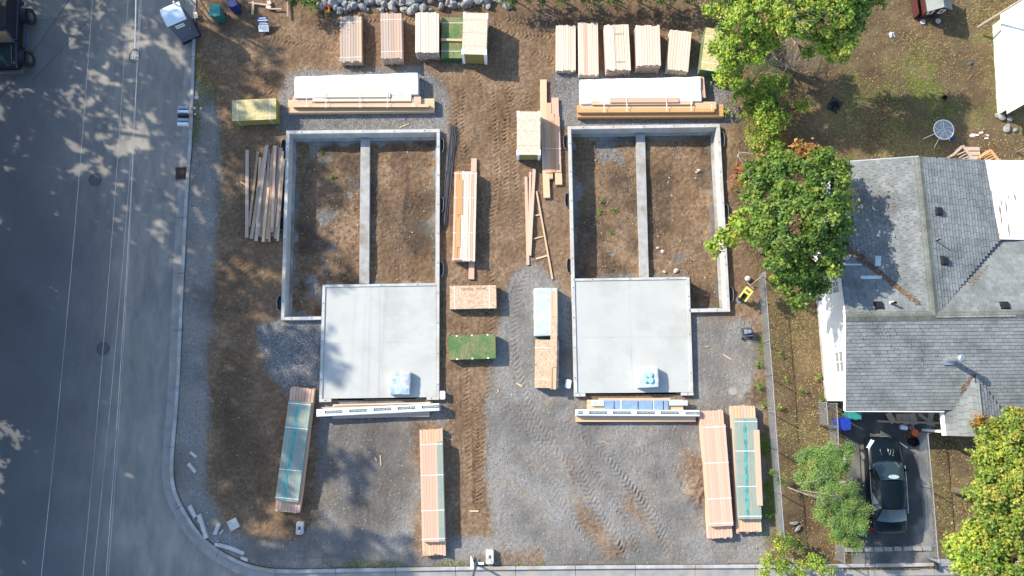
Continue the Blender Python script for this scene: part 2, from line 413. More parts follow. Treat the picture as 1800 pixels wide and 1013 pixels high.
TRACKS = [  # (photo polyline, width m, depth m, pitch m)
 ([(925,470),(905,520),(898,570),(900,620),(915,680),(940,740),(975,790)], .50, .035, .17),
 ([(862,470),(858,640),(846,760),(840,900)], .42, .022, .16),
 ([(1008,790),(1030,860),(1065,920),(1100,985)], .45, .035, .16),
 ([(1062,800),(1110,860),(1150,910),(1172,955)], .42, .035, .16),
 ([(880,700),(930,760),(980,800),(1030,850)], .42, .022, .16),
 ([(812,150),(806,240),(840,330),(846,480)], .40, .025, .15),
 ([(862,150),(868,240),(872,330),(850,440)], .42, .025, .15),
 ([(905,130),(880,220),(890,300),(880,380)], .38, .025, .15),
 ([(930,60),(1000,66),(1100,60),(1235,78)], .40, .022, .15),
 ([(930,90),(965,100),(975,125)], .38, .022, .15),
 ([(560,30),(640,36),(780,30),(880,52),(960,70)], .40, .022, .15),
 ([(1240,770),(1180,775),(1120,795),(1080,830)], .36, .022, .15),
 ([(1245,812),(1190,822),(1140,850)], .36, .022, .15),
 ([(1245,850),(1180,862)], .36, .022, .15),
 ([(640,840),(632,900),(636,980)], .36, .014, .15), ([(690,850),(686,920),(690,985)], .36, .014, .15),
 ([(835,700),(838,780),(836,900)], .34, .03, .12), ([(900,800),(893,860),(896,905)], .30, .018, .12),
 ([(420,430),(415,520),(420,600),(400,720)], .36, .014, .15), ([(455,440),(448,560)], .36, .014, .15),
 ([(820,560),(815,700),(822,860)], .42, .022, .15),
 ([(420,55),(520,75),(640,90),(760,112)], .36, .016, .15),
 ([(830,110),(850,180),(835,260)], .40, .02, .15),
 ([(795,170),(800,250),(790,210)][:2], .38, .02, .15), ([(925,150),(915,260),(925,300)], .4, .02, .15), ([(880,130),(905,200),(900,280),(912,420)], .4, .02, .15),
 ([(1060,980),(1000,900),(960,820),(940,740)], .42, .022, .16), ([(1130,985),(1110,930),(1060,850),(1020,780)], .42, .022, .16), ([(900,990),(880,930),(905,860),(950,800)], .4, .02, .16), ([(720,985),(700,900),(650,820),(600,760)], .4, .014, .16), ([(580,985),(600,900),(590,800)], .4, .014, .16),
 ([(1180,985),(1150,900),(1100,830),(1030,770),(960,720)], .42, .022, .16), ([(440,270),(425,400),(430,520),(440,640)], .4, .02, .15), ([(395,600),(400,740),(420,860),(470,930)], .4, .02, .15), ([(880,30),(960,45),(1080,38),(1220,50)], .4, .02, .15), ([(400,90),(470,130),(480,230)], .38, .018, .15)]

gate = lambda a, b, st: np.arange(a, b, st)
gx = np.concatenate([[-400,-250,-150,-100,-70,-50,-40], gate(-34, -19, .5), gate(-19, 13.6, .05), gate(13.6, 30, .13), gate(30, 46, 2), [55, 80, 120, 200, 400]])
gy = np.concatenate([[-400,-200,-100,-60,-40,-30,-20], gate(-16, -9.6, .4), gate(-9.6, 22.6, .05), gate(22.6, 34, .8), gate(34, 60, 4), [75, 120, 200, 400]])
GX, GY = np.meshgrid(gx, gy)
def dist_field(X, Y, plist):
    d = np.full(X.shape, -1e9)
    for p in plist: d = np.maximum(d, sdist(X, Y, p))
    return d
rag = (fbm(GX, GY, 2.2, 4, 3) - .5) * 1.3 + (fbm(GX, GY, .5, 2, 8) - .5) * .35
gW = {k: [WP(p) for p in v] for k, v in DP.items()}
dg = dist_field(GX, GY, gW['gravel']) + rag * .45
gsoft = sstep(-.7, .6, dg) * 0.95
for p in gW['soilpatch']: gsoft *= 1 - .6 * sstep(-.45, .55, sdist(GX, GY, p) + rag * 1.1)
yard = sstep(-.6, .9, dist_field(GX, GY, gW['yard']) + rag)
dark_patch = sstep(-.5, .6, dist_field(GX, GY, gW['dark_patch']) + rag) * (0.3 + .7 * fbm(GX, GY, 1.2, 3, 5)) * 0.75  # darkens the ground colour inside those outlines, edges ragged by noise
n1 = fbm(GX, GY, 2.6, 4, 1) - .5; n2 = fbm(GX, GY, .5, 3, 2) - .5; n3 = fbm(GX, GY, .14, 2, 4) - .5
GZ = n1 * (.10 - .05 * gsoft) + n2 * (.075 - .05 * gsoft) + n3 * (.04 - .012 * gsoft)
# ruts with lugs
for pl, wd, dp, pitch in TRACKS:
    pitch = pitch * 1.45; wd = wd * 1.1
    pts = smooth_line([Vector(q) for q in WP(pl)], 2)
    x0 = min(p.x for p in pts) - .6; x1 = max(p.x for p in pts) + .6; y0 = min(p.y for p in pts) - .6; y1 = max(p.y for p in pts) + .6
    ix = np.where((gx > x0) & (gx < x1))[0]; iy = np.where((gy > y0) & (gy < y1))[0]
    if len(ix) < 2 or len(iy) < 2: continue
    sl_ = np.ix_(iy, ix); X = GX[sl_]; Y = GY[sl_]
    best = np.full(X.shape, 1e9); S = np.zeros(X.shape); W_ = np.zeros(X.shape); acc = 0.0
    for a, b in zip(pts[:-1], pts[1:]):
        e = b - a; L = e.length
        t = ((X - a.x) * e.x + (Y - a.y) * e.y) / (L * L); tc = np.clip(t, 0, 1)
        d = np.hypot(X - a.x - tc * e.x, Y - a.y - tc * e.y)
        side = ((X - a.x) * e.y - (Y - a.y) * e.x) / L
        m_ = d < best; best[m_] = d[m_]; S[m_] = (acc + tc * L)[m_]; W_[m_] = side[m_]; acc += L
    hw = wd / 2; ins = sstep(hw + .05, hw - .04, best)
    lug = np.sin(2 * np.pi * (S + np.abs(W_) * .7) / pitch)
    fade = sstep(0, .5, S) * sstep(0, .5, acc - S) * (0.45 + .75 * fbm(X, Y, 1.2, 2, 6))
    rim = np.exp(-((best - hw - .03) / .045) ** 2)
    GZ[sl_] += (.5 + .7*(1 - gsoft[sl_])) * fade * (ins * (-dp * .45 + lug * dp * 1.15) + rim * dp * .4)
# raised lip of soil along the west strip and a few spoil heaps
for (x, y, r_, h_) in [(1225,815,.9,.22),(1222,870,.8,.26),(392,420,.7,.09),(395,300,.6,.09),(520,900,.9,.13),(1080,955,.8,.10),(790,860,.5,.10),(345,180,.8,.12),(360,130,.9,.10),(1290,250,.6,.16),(1285,330,.6,.14),(1310,400,.7,.18),(1320,690,.7,.15)]:
    q = P(x, y); GZ += h_ * np.exp(-(((GX - q.x)**2 + (GY - q.y)**2) / r_**2)) * (0.5 + fbm(GX, GY, .3, 3, 7))
rd = sdist(GX, GY, ROADPOLY)
near = sstep(.45, .0, -rd)                       # flatten towards the kerb
GZ = np.where(rd < 0, GZ * (1 - near) - .02 * near, 0)
west = GX < WESTX - .1; south = GY < SOUTHY
GZ = np.where(rd > .08, -.34, np.where(rd > -.02, -.10, GZ))
GZ = np.where((west & (rd > 0)) | (south & (rd > 0)), .02, GZ)
north_bank = sstep(22.2, 25.5, GY) * .9 * (rd < -0.5); GZ = GZ + north_bank

# foundations: outlines in photo pixels at wall-top height
ZW = 0.28                                         # wall top
FO = [dict(nw=(503,230), ne=(773,227), se=(771.5,703), swg=(561,707), nwg=(566,562), sww=(494,563)),
      dict(nw=(998,222), ne=(1265,218), see=(1283.5,548), nwg=(1212,549), seg=(1219.5,695), sw=(1009,697))]
OUT0 = WP([(503,230),(773,227),(771.5,703),(561,707),(566,562),(494,563)], ZW)
OUT1 = WP([(998,222),(1265,218),(1283.5,548),(1212,549),(1219.5,695),(1009,697)], ZW)
hole = np.maximum(sdist(GX, GY, OUT0), sdist(GX, GY, OUT1))
flat = sstep(-.5, -.05, hole); GZ = GZ * (1 - flat) + 0.0 * flat
drive_w = WP([(1466,742),(1500,728),(1640,728),(1630,800),(1640,992),(1486,994),(1478,860)])
dd = sdist(GX, GY, drive_w); GZ = np.where(dd > -.3, GZ * .2 - .03, GZ); GZ = np.where(dd > .1, -.06, GZ)
idx = np.arange(GX.size).reshape(GX.shape)
Fq = np.stack([idx[:-1,:-1], idx[:-1,1:], idx[1:,1:], idx[1:,:-1]], -1)
hc = (hole[:-1,:-1] + hole[1:,1:] + hole[:-1,1:] + hole[1:,:-1]) / 4
keep = hc < .09
cols = np.stack([gsoft, yard * (1 - gsoft * .6), dark_patch], -1).reshape(-1, 3)
V = np.stack([GX, GY, GZ], -1).reshape(-1, 3)
Fk = Fq[keep]; used = np.zeros(len(V), bool); used[Fk.ravel()] = True; remap = np.cumsum(used) - 1
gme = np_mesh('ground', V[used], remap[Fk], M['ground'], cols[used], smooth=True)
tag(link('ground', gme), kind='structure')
def gz(x, y):
    i = np.clip(np.searchsorted(gy, y), 1, len(gy) - 1); j = np.clip(np.searchsorted(gx, x), 1, len(gx) - 1); return float(GZ[i, j])

# ---------------------------------------------------------------- road sheet
def sheet(name, poly_fn, x0, x1, y0, y1, st, z, mat, colfn, kind='structure'):
    xs = np.arange(x0, x1 + st, st); ys = np.arange(y0, y1 + st, st); X, Y = np.meshgrid(xs, ys)
    k = poly_fn(X, Y); id_ = np.arange(X.size).reshape(X.shape)
    q = np.stack([id_[:-1,:-1], id_[:-1,1:], id_[1:,1:], id_[1:,:-1]], -1)
    kk = (k[:-1,:-1] & k[1:,1:] & k[:-1,1:] & k[1:,:-1]); q = q[kk]
    Z = np.full(X.shape, z) + .012 * (fbm(X, Y, 3, 3, 12) - .5); V = np.stack([X, Y, Z], -1).reshape(-1, 3)
    c = colfn(X, Y).reshape(-1, 3); u = np.zeros(len(V), bool); u[q.ravel()] = True; rm = np.cumsum(u) - 1
    return tag(link(name, np_mesh(name, V[u], rm[q], mat, c[u], True)), kind=kind)
def dust(X, Y):
    d = sdist(X, Y, ROADPOLY)
    a = sstep(8.5, .0, d) * .85 + .38 * np.exp(-((d - 2.9) / .8) ** 2) + .25 * np.exp(-((d - 1.3) / .5) ** 2)
    top = sstep(4, 20, Y) * sstep(14, 3, d) * .6
    a = np.clip((a + top) * (0.5 + .8 * fbm(X, Y, 2.5, 4, 20)), 0, .9) * (X < -10) + (X >= -10) * .4 * fbm(X, Y, 2.5, 4, 20)
    return np.stack([a, a*0, a*0], -1)
sheet('road', lambda X, Y: (sdist(X, Y, ROADPOLY) > .22) & ((X > WESTX - .3) | (Y < -9.5)) & (Y > SOUTHY - .3), -60, 70, -20, 86, .2, -.118, M['asphalt'], dust)
sheet('driveway', lambda X, Y: sdist(X, Y, drive_w) > -.12, 17, 24, -9.2, 1, .15, -.005, M['drive'], lambda X, Y: np.stack([.75 * sstep(.38, .7, fbm(X, Y, 1, 4, 5))]*3, -1))

# ---------------------------------------------------------------- kerb and gutter in cast lengths
kerb = tag(empty('kerb', (0, 0, 0)), kind='structure')
def sweep_piece(i0, i1, prof, gap=.012):
    mb = MB(); rings = []
    for i in range(i0, i1 + 1):
        p = kerb_l[i]; nrm = kerb_n[i]; t = Vector((-nrm.y, nrm.x)); sh = gap if i == i0 else (-gap if i == i1 else 0)
        p = p - t * sh * 0 + (kerb_l[min(i+1, len(kerb_l)-1)] - kerb_l[max(i-1, 0)]).normalized() * sh
        rings.append([(p.x + nrm.x * o, p.y + nrm.y * o, z) for o, z in prof])
    k = len(prof); mb.v = [q for r_ in rings for q in r_]
    for i in range(len(rings) - 1):
        for j in range(k):
            j2 = (j + 1) % k; mb.f.append((i*k+j, i*k+j2, (i+1)*k+j2, (i+1)*k+j)); mb.mi.append(0)
    mb.f.append(tuple(range(k))[::-1]); mb.mi.append(0); mb.f.append(tuple((len(rings)-1)*k + j for j in range(k))); mb.mi.append(0)
    return mb
kprof = [(0,-.3),(0,KZ),(.02,KZ+.01),(.15,KZ+.01),(.17,KZ-.01),(.19,-.096),(.19,-.3)]
gprof = [(.194,-.3),(.194,-.098),(.62,-.104),(.62,-.3)]
step = 12
i = 0
while i < len(kerb_l) - 2:
    j = min(i + step, len(kerb_l) - 1)
    sweep_piece(i, j, kprof).build('kerb_stone', M['kerb'], kerb)
    sweep_piece(i, j, gprof).build('gutter_slab', M['gutter'], kerb)
    i = j

# ---------------------------------------------------------------- foundations
def px_prism(mb, pts, z0, z1, m=0):
    """pts: photo px seen at height z1, clockwise on screen; walls go straight down to z0"""
    w_ = [P(x, y, z1) for x, y in pts][::-1]
    mb.prism([(p.x, p.y, z0) for p in w_], [(p.x, p.y, z1) for p in w_], m)
M['darksteel'] = m_plain('dark_steel', (.08,.075,.07), .6)
FLOORZ = -.72
def make_foundation(label, walls, crawl, slab_panels, lips, beam, vents, floorname='crawlspace_floor'):
    root = empty('house_foundation', P(*crawl[0], 0), 0, label, 'foundation'); ox, oy = root.location.x, root.location.y
    sh = (-ox, -oy, 0)
    for q in walls: mb = MB(); px_prism(mb, q, -1.1, ZW); mb.build('foundation_wall', M['found'], root, sh)
    mb = MB(); px_prism(mb, beam, -1.1, -.45); mb.build('grade_beam', M['footing'], root, sh)
    for q in slab_panels: mb = MB(); px_prism(mb, q, -.15, ZW - .05); mb.build('slab_panel', M['slab'], root, sh)
    fl = [slab_panels[0][0], slab_panels[1][1], slab_panels[3][2], slab_panels[2][3]]
    mb = MB(); px_prism(mb, fl, -.16, ZW - .056); mb.build('slab_joint_filler', M['slabfill'], root, sh)
    for q in walls:                                 # anchor bolts along the wall tops
        a_, b_ = [(P(*q[i], ZW) + P(*q[j], ZW)) / 2 for i, j in (((0, 3), (1, 2)) if abs(q[1][0]-q[0][0]) > abs(q[3][1]-q[0][1]) else ((0, 1), (3, 2)))]
        L_ = (b_ - a_).length; n_b = max(2, int(L_ / 1.5)) if L_ > 1.2 else 1; bolt = MB()
        for k in range(n_b): bolt.lathe([(.011, -.01), (.011, .05), (0, .05)], 6, tuple(a_.lerp(b_, (k + .5) / n_b))); bolt.lathe([(.03, 0), (.03, .006), (0, .006)], 6, tuple(a_.lerp(b_, (k + .5) / n_b)))
        tag(bolt.build('anchor_bolts', M['darksteel'], root, sh), kind='stuff')
    x0 = [min(p[0] for q in slab_panels for p in q) + 1, min(p[1] for q in slab_panels for p in q) + 1, max(p[0] for q in slab_panels for p in q) - 1, max(p[1] for q in slab_panels for p in q) - 1]
    for q in lips: mb = MB(); px_prism(mb, q, -.5, ZW + .05); mb.build('slab_curb', M['found'], root, sh)
    # inner footing strip, ragged mortar edge
    I = [P(x, y, ZW).to_2d() for x, y in crawl]; n_ = len(I)
    def inset(t):
        res = []
        for i in range(n_):
            a, b, c = I[i-1], I[i], I[(i+1) % n_]; d1 = (b-a).normalized(); d2 = (c-b).normalized()
            A1 = b + Vector((d1.y, -d1.x)) * t; A2 = b + Vector((d2.y, -d2.x)) * t; cr = d1.x*d2.y - d1.y*d2.x
            res.append(A1 + d1 * (((A2-A1).x*d2.y - (A2-A1).y*d2.x) / cr))
        return res
    I2 = inset(.13)
    for i in range(n_):
        j = (i+1) % n_; mb = MB(); l2 = [I[i], I[j], I2[j], I2[i]][::-1]
        mb.prism([(p.x, p.y, -1.1) for p in l2], [(p.x, p.y, FLOORZ + .17) for p in l2]); mb.build('footing', M['footing'], root, sh)
    for (x, y, side) in vents:                      # corrugated half-round vent wells against the outer face
        c = P(x, y, .1); rr = .42; pts = []
        mb = MB()
        N_ = 12
        for ring, (ra, rb) in enumerate(((.15, .40), (.135, .385))):
            pts.append([(c.x + side * ra * math.sin(math.pi*k/N_)**.6, c.y + rb * math.cos(math.pi*k/N_)) for k in range(N_+1)])
        for k in range(N_):
            o1, o2, i1, i2 = pts[0][k], pts[0][k+1], pts[1][k], pts[1][k+1]
            mb.prism([(*o1, -.3), (*o2, -.3), (*i2, -.3), (*i1, -.3)], [(*o1, .18), (*o2, .18), (*i2, .18), (*i1, .18)])
        mb.build('vent_well', M['steel'], root, sh)
        mb = MB(); mb.box(c.x - .12 if side < 0 else c.x - .02, c.x + .02 if side < 0 else c.x + .12, c.y - .33, c.y + .33, -.1, .035); mb.build('vent_opening', M['black'], root, sh)
    # soil floor
    xs = [p.x for p in I]; ys = [p.y for p in I]
    ax = np.arange(min(xs) - .1, max(xs) + .1, .05); ay = np.arange(min(ys) - .1, max(ys) + .1, .05); X, Y = np.meshgrid(ax, ay)
    poly = [(p.x, p.y) for p in I]; d = sdist(X, Y, poly)
    Z = FLOORZ + (fbm(X, Y, 1.4, 4, 31) - .5) * .16 + (fbm(X, Y, .2, 3, 32) - .5) * .07 + .05 * sstep(.5, .1, d)
    gv = np.clip(sstep(.50, .12, d + (fbm(X, Y, .5, 3, 41) - .5) * .7) * .8 + sstep(.60, .74, fbm(X, Y, 1.9, 4, 43)) * .8, 0, .95)
    id_ = np.arange(X.size).reshape(X.shape); q = np.stack([id_[:-1,:-1], id_[:-1,1:], id_[1:,1:], id_[1:,:-1]], -1)
    kk = d[:-1,:-1] > -.08; q = q[kk]; V = np.stack([X, Y, Z], -1).reshape(-1, 3)
    dk_ = sstep(.40, .7, fbm(X, Y, 1.2, 4, 49)) * .75
    c = np.stack([gv, gv*0, dk_], -1).reshape(-1, 3); u = np.zeros(len(V), bool); u[q.ravel()] = True; rm = np.cumsum(u) - 1
    tag(link(floorname, np_mesh(floorname, V[u], rm[q], M['ground'], c[u], True)), kind='structure')
    return root
make_foundation('left concrete house foundation with a pale garage slab, nearer the street',
  [[(503,230),(773,227),(773,232.4),(503,235.4)], [(503,235.8),(508.4,235.7),(499.6,557.2),(494,557.3)], [(494,557.7),(565.8,556.6),(565.6,562),(494,563)],
   [(767.6,232.8),(773,232.7),(771.7,703),(766.6,703)], [(567,501),(572,501),(566.2,701),(561,701)], [(572.4,500.9),(766.4,498),(766.4,502),(572.3,504.9)],
   [(561,701.3),(582,701),(582,706.6),(561,707)], [(750,697.6),(766.4,697.4),(766.4,702.9),(750,703.1)]],
  [(508.4,235.4),(767.6,232.5),(766.9,498),(567,501),(566,556.7),(499.6,557.3)],
  [[(572,505.2),(667.7,503.7),(666.8,602.5),(569.3,604)], [(667.9,503.7),(766.3,502.2),(766.3,601),(667.1,602.5)],
   [(569.3,604.2),(666.8,602.7),(665.8,699.6),(566.4,701)], [(667.1,602.7),(766.3,601.2),(766.3,697.2),(749.9,697.4),(749.9,698.4),(666.2,699.6)]],
  [], [(634,244),(650,244),(648.6,499),(631.4,499)],
  [(499,258,-1),(495.5,392,-1),(492,533,-1),(775.6,256,1),(775.4,360,1),(774.8,473,1)])
make_foundation('right concrete house foundation with a pale garage slab, beside the neighbouring yard',
  [[(998,222),(1265,218),(1265.4,223.4),(998.2,227.4)], [(998.4,227.8),(1003.8,227.7),(1014.8,691.5),(1009,691.6)], [(1260,223.8),(1265.6,223.7),(1283.5,548),(1278,548)],
   [(1212,543),(1277.6,542.4),(1277.8,548),(1212.3,549)], [(1207,488),(1212,488),(1218.6,690),(1213.2,690)],
   [(1008.6,490),(1206.6,487),(1206.7,491),(1009,494)],
   [(1009.2,692),(1029,691.6),(1029,697),(1009.4,697.3)], [(1198,690),(1218.7,690.3),(1219.3,695),(1198.2,695.4)]],
  [(1003.8,227.4),(1260,223.5),(1277.6,542.5),(1212,543),(1210.3,487.5),(1008.6,490.3)],
  [[(1009.6,494.4),(1105.2,493),(1108.6,593),(1012,594)], [(1105.4,493),(1206.6,491.4),(1209.8,592),(1108.8,593)],
   [(1012,594.2),(1108.6,593.2),(1112.6,690.6),(1015,691.2)], [(1108.8,593.2),(1209.8,592.2),(1213,689.4),(1113,690.6)]],
  [], [(1118,235),(1133.6,235),(1140.5,489),(1125,489)],
  [(995,250,-1),(997.6,352,-1),(1001,467,-1),(1268.6,245,1),(1275.6,372,1),(1284,518,1)])
# ---------------------------------------------------------------- shared unit meshes
def unit_cube(mt, ms=None, bev=0.0):
    key = ('cube', mt, ms)
    if key in CACHE: return CACHE[key]
    mb = MB(); mb.box(-.5, .5, -.5, .5, -.5, .5, 0, 1 if ms else 0)
    me = mb.mesh('board', [M[mt]] + ([M[ms]] if ms else [])); CACHE[key] = me; return me
CACHE = {}
def frame(c, z1):
    nw, ne, se, sw = [P(x, y, z1) for x, y in c]
    C = (nw + ne + se + sw) / 4; u = ((ne - nw) + (se - sw)) / 2; v = ((nw - sw) + (ne - se)) / 2
    ang = math.atan2(u.y, u.x) if u.length > v.length else math.atan2(-v.x, v.y)
    return C, u.length, v.length, ang
def put(name, me, root, x, y, z, sx, sy, sz, rz=0.0):
    return link(name, me, root, (x, y, z), (0, 0, rz), (sx, sy, sz))
def straps(root, W, L, hh, fr, across='u', mat='strap', w_=.022, over=.006):
    """bands running right over the pack, at fractions along its length"""
    for f in fr:
        mb = MB(); o = over
        if across == 'u':
            y = (f - .5) * L; x0, x1 = -W/2 - o, W/2 + o
            mb.box(x0, x1, y - w_/2, y + w_/2, hh, hh + .006); mb.box(x0 - .004, x0, y - w_/2, y + w_/2, .02, hh + .006); mb.box(x1, x1 + .004, y - w_/2, y + w_/2, .02, hh + .006)
        else:
            x = (f - .5) * W; y0, y1 = -L/2 - o, L/2 + o
            mb.box(x - w_/2, x + w_/2, y0, y1, hh, hh + .006); mb.box(x - w_/2, x + w_/2, y0 - .004, y0, .02, hh + .006); mb.box(x - w_/2, x + w_/2, y1, y1 + .004, .02, hh + .006)
        mb.build('strap', M[mat], root)
def bundle(label, c, z1, h, mat, cat='lumber stack', group='lumber bundles stacked on the lot', along='v', bw=.14, bt=.045, jit=.045, strap=(.15, .5, .85), mats=None, nx=None, topmats=None, name='lumber_bundle'):
    C, W, L, ang = frame(c, z1); g = z1 - h
    root = empty(name, (C.x, C.y, g), ang, label, cat, group)
    S, T = (W, L) if along == 'v' else (L, W)
    n = nx or max(1, round(S / bw)); bwid = S / n; nl = max(1, round(h / bt)); t = h / nl
    for l in range(nl):
        top = l == nl - 1
        for i in range(n):
            mm = mats[random.randrange(len(mats))] if mats else mat
            if topmats and top: mm = topmats[min(i * len(topmats) // n, len(topmats) - 1)]
            a = -S/2 + bwid * (i + .5); ln = T - abs(random.gauss(0, jit)); off = random.gauss(0, jit * .5)
            z = t * (l + .5) + (random.uniform(-.009, .009) if top else 0)
            if along == 'v': put('board', unit_cube(mm), root, a, off, z, bwid - .014, ln, t - .004)
            else: put('board', unit_cube(mm), root, off, a, z, bwid - .014, ln, t - .004, math.pi/2)
    if strap: straps(root, W, L, h, strap, 'u' if along == 'v' else 'v')
    return root, W, L, ang
def sheets(label, c, z1, h, mt, ms, cat='board stack', group='stacks of sheathing board', n=None, strap=(), across='u', corners=False, seams=(), name='sheathing_stack', fr_c=None):
    C, W, L, ang = frame(c, z1); g = z1 - h
    root = empty(name, (C.x, C.y, g), ang, label, cat, group)
    n = n or max(4, round((h - .06) / .036)); t = (h - .06) / n
    for k in (-.32, 0, .32):                                   # bearers under the pack
        if W > L: put('bearer', unit_cube('tan'), root, W * k, 0, .03, .09, L * .96, .06)
        else: put('bearer', unit_cube('tan'), root, 0, L * k, .03, .09, W * .96, .06, math.pi/2)
    for k in range(n):
        d = .004
        put('sheet', unit_cube(mt, ms), root, random.uniform(-d, d), random.uniform(-d, d), .06 + t * (k + .5), W - .006 + random.uniform(-.006, .004), L - .006 + random.uniform(-.006, .004), t - .003)
    for s in seams:
        mb = MB()
        if across == 'u': mb.box(-W/2, W/2, (s-.5)*L - .006, (s-.5)*L + .006, h, h + .002)
        else: mb.box((s-.5)*W - .006, (s-.5)*W + .006, -L/2, L/2, h, h + .002)
        mb.build('sheet_joint', M['edge_brown'], root)
    if strap: straps(root, W, L, h, strap, across)
    if corners:
        q = .13
        for sx in (-1, 1):
            for sy in (-1, 1):
                mb = MB(); x = sx * W/2; y = sy * L/2
                a0, a1 = sorted((x + sx * .012, x - sx * q)); b0, b1 = sorted((y + sy * .012, y - sy * .30))
                mb.box(a0, a1, b0, b1, h + .001, h + .014)
                c0, c1 = sorted((x + sx * .014, x + sx * .002)); mb.box(c0, c1, b0, b1, .05, h + .013)
                e0, e1 = sorted((y + sy * .014, y + sy * .002)); mb.box(a0, a1, e0, e1, .05, h + .013)
                mb.build('corner_guard', M['white'], root)
    return root, W, L, ang
def wrapped(label, c, z1, h, mat='wrap', cat='wrapped pack', group='plastic-wrapped packs', amp=.035, name='wrapped_pack', sag=.03):
    C, W, L, ang = frame(c, z1); g = z1 - h; root = empty(name, (C.x, C.y, g), ang, label, cat, group)
    nx, ny, nz = max(6, int(W / .07)), max(6, int(L / .07)), max(3, int(h / .09)); rd = .05
    V = []; Fc = []
    def face(fn, a, b):
        base = len(V)
        for j in range(b + 1):
            for i in range(a + 1): V.append(fn(i / a, j / b))
        for j in range(b):
            for i in range(a): q = base + j*(a+1) + i; Fc.append((q, q+1, q+a+2, q+a+1))
    X0, X1, Y0, Y1 = -W/2, W/2, -L/2, L/2
    face(lambda s, t: (X0+W*s, Y0+L*t, h), nx, ny); face(lambda s, t: (X0+W*s, Y0, h*t), nx, nz); face(lambda s, t: (X1-W*s, Y1, h*t), nx, nz)
    face(lambda s, t: (X1, Y0+L*s, h*t), ny, nz); face(lambda s, t: (X0, Y1-L*s, h*t), ny, nz)
    V = np.array(V, float); s0 = random.random() * 50
    core = np.stack([np.clip(V[:,0], X0+rd, X1-rd), np.clip(V[:,1], Y0+rd, Y1-rd), np.clip(V[:,2], 0, h-rd)], -1)
    d = V - core; ln = np.linalg.norm(d, axis=1, keepdims=True) + 1e-9; ok = (ln[:,0] > rd*.9)
    V2 = np.where(ok[:,None], core + d / ln * rd, V)
    nz_ = fbm(V2[:,0] * 1.0 + V2[:,2], V2[:,1] + V2[:,2]*.7, .55, 4, s0) - .5; ridge = np.abs(fbm(V2[:,0]*.6 + s0, V2[:,1]*2.0, .5, 3, s0+3) - .5)
    dirn = d / np.maximum(ln, 1e-6); V2 = V2 + dirn * (nz_[:,None] * amp * 2 + ridge[:,None] * amp * 1.6) * np.where(V2[:,2:3] > .01, 1, 0)
    V2[:,2] -= sag * (np.abs(V[:,2] - h) < 1e-6) * (fbm(V[:,0], V[:,1], 1.1, 2, s0) )
    me = np_mesh('film_cover', V2, np.array(Fc), M[mat], smooth=True)
    link('film_cover', me, root); return root, W, L, h

G_TOP = 'lumber packs in the row along the top of the lot'
# ---- top row, left group
bundle('weathered lumber pack leftmost in the top row, with the lowest stack height', [(597,28),(635,28),(636,109),(597,109)], .52, .5, 'weath', mats=['weath','weath','tan'], group=G_TOP, strap=(.1,.86), bw=.14)
bundle('weathered lumber pack second from the left in the top row, shaded by tree dapple', [(668,23),(706,22.5),(707,103),(670,103)], .84, .82, 'weath', mats=['weath','weath','pink'], group=G_TOP, strap=(.15,.85), bt=.075, bw=.14)
bundle('bleached lumber pack standing against the green board stack in the top row', [(730,21.5),(771.5,21),(771.5,92),(729.5,92.5)], .98, .96, 'pale', group=G_TOP, strap=(), bt=.08, mats=['weath'], topmats=['pale'], bw=.14)
r_, W_, L_, a_ = sheets('low green-edged board stack between bleached lumber and the tall white-cornered stack', [(777,31),(815,30),(815,102),(775,103)], .58, .56, 'osbgreen', 'edge_green', strap=(.17,.86), group='stacks of sheathing board')
tag(link('lumber_offcut', unit_cube('tan'), None, tuple(P(794, 70.5, .64)), (0, 0, R(88)), (.12, 1.15, .07)), 'tan stick lying across the low green-edged board stack', 'offcut')
sheets('tall pale board stack with white corner guards ending the top left row', [(814.5,23),(858,23),(854.5,96),(812,96)], 1.28, 1.26, 'osbpale', 'edge_olive', corners=True, seams=(.2,.52,.83))
# ---- top row, right group
bundle('short low bleached lumber pack, first of the right-hand top row', [(977,44.5),(1012,44.5),(1012,124),(977,125)], .36, .34, 'pale', group=G_TOP, strap=(), topmats=['pale'], mats=['pink','pale'], bw=.14)
bundle('longest bleached lumber pack, second of the right-hand top row', [(1016,40.5),(1051,40),(1052.5,132),(1017,133)], .42, .40, 'pale', group=G_TOP, strap=(), topmats=['pale','pink','pale','pale','pale'], bw=.10)
r_, W_, L_, a_ = bundle('bleached lumber pack with thin dark battens on top, third of the right-hand top row', [(1062,43.5),(1105,42.5),(1109,123),(1066,124)], .74, .72, 'pale', group=G_TOP, strap=(), mats=['pink','weath'], topmats=['pale'], bt=.075)
mb = MB(); mb.box(-W_*.13, -W_*.10, -L_*.48, L_*.48, .73, .735); mb.box(-W_*.10, W_*.28, L_*.28, L_*.30, .73, .735); mb.box(-W_*.10, W_*.28, -L_*.33, -L_*.31, .73, .735); mb.build('edge_strip', M['deadwood'], r_)
bundle('tall bleached lumber pack with a brown front end, fourth of the right-hand top row', [(1117,44.5),(1160,44.5),(1161.5,116.5),(1120,115.5)], .94, .92, 'pale', group=G_TOP, strap=(), mats=['weath','pink'], topmats=['pale'], bt=.08)
bundle('leaning-looking bleached lumber pack, fifth of the right-hand top row', [(1178,52),(1216,56),(1210,126),(1171.5,122)], .62, .60, 'pale', group=G_TOP, strap=(), topmats=['pale'], mats=['pale','tan'], bt=.06)
sheets('yellow-topped board stack with green sides half hidden under the yellow-green tree', [(1242,48.5),(1276,53),(1269,128),(1230,122)], 1.0, .98, 'osbyel', 'edge_green', strap=(.18,.8))
sheets('yellow board stack alone near the street, left of the left foundation', [(408.5,176.5),(486,172.5),(485,210),(407,213)], .80, .78, 'osbyel', 'edge_olive', strap=(.12,.86), across='v')
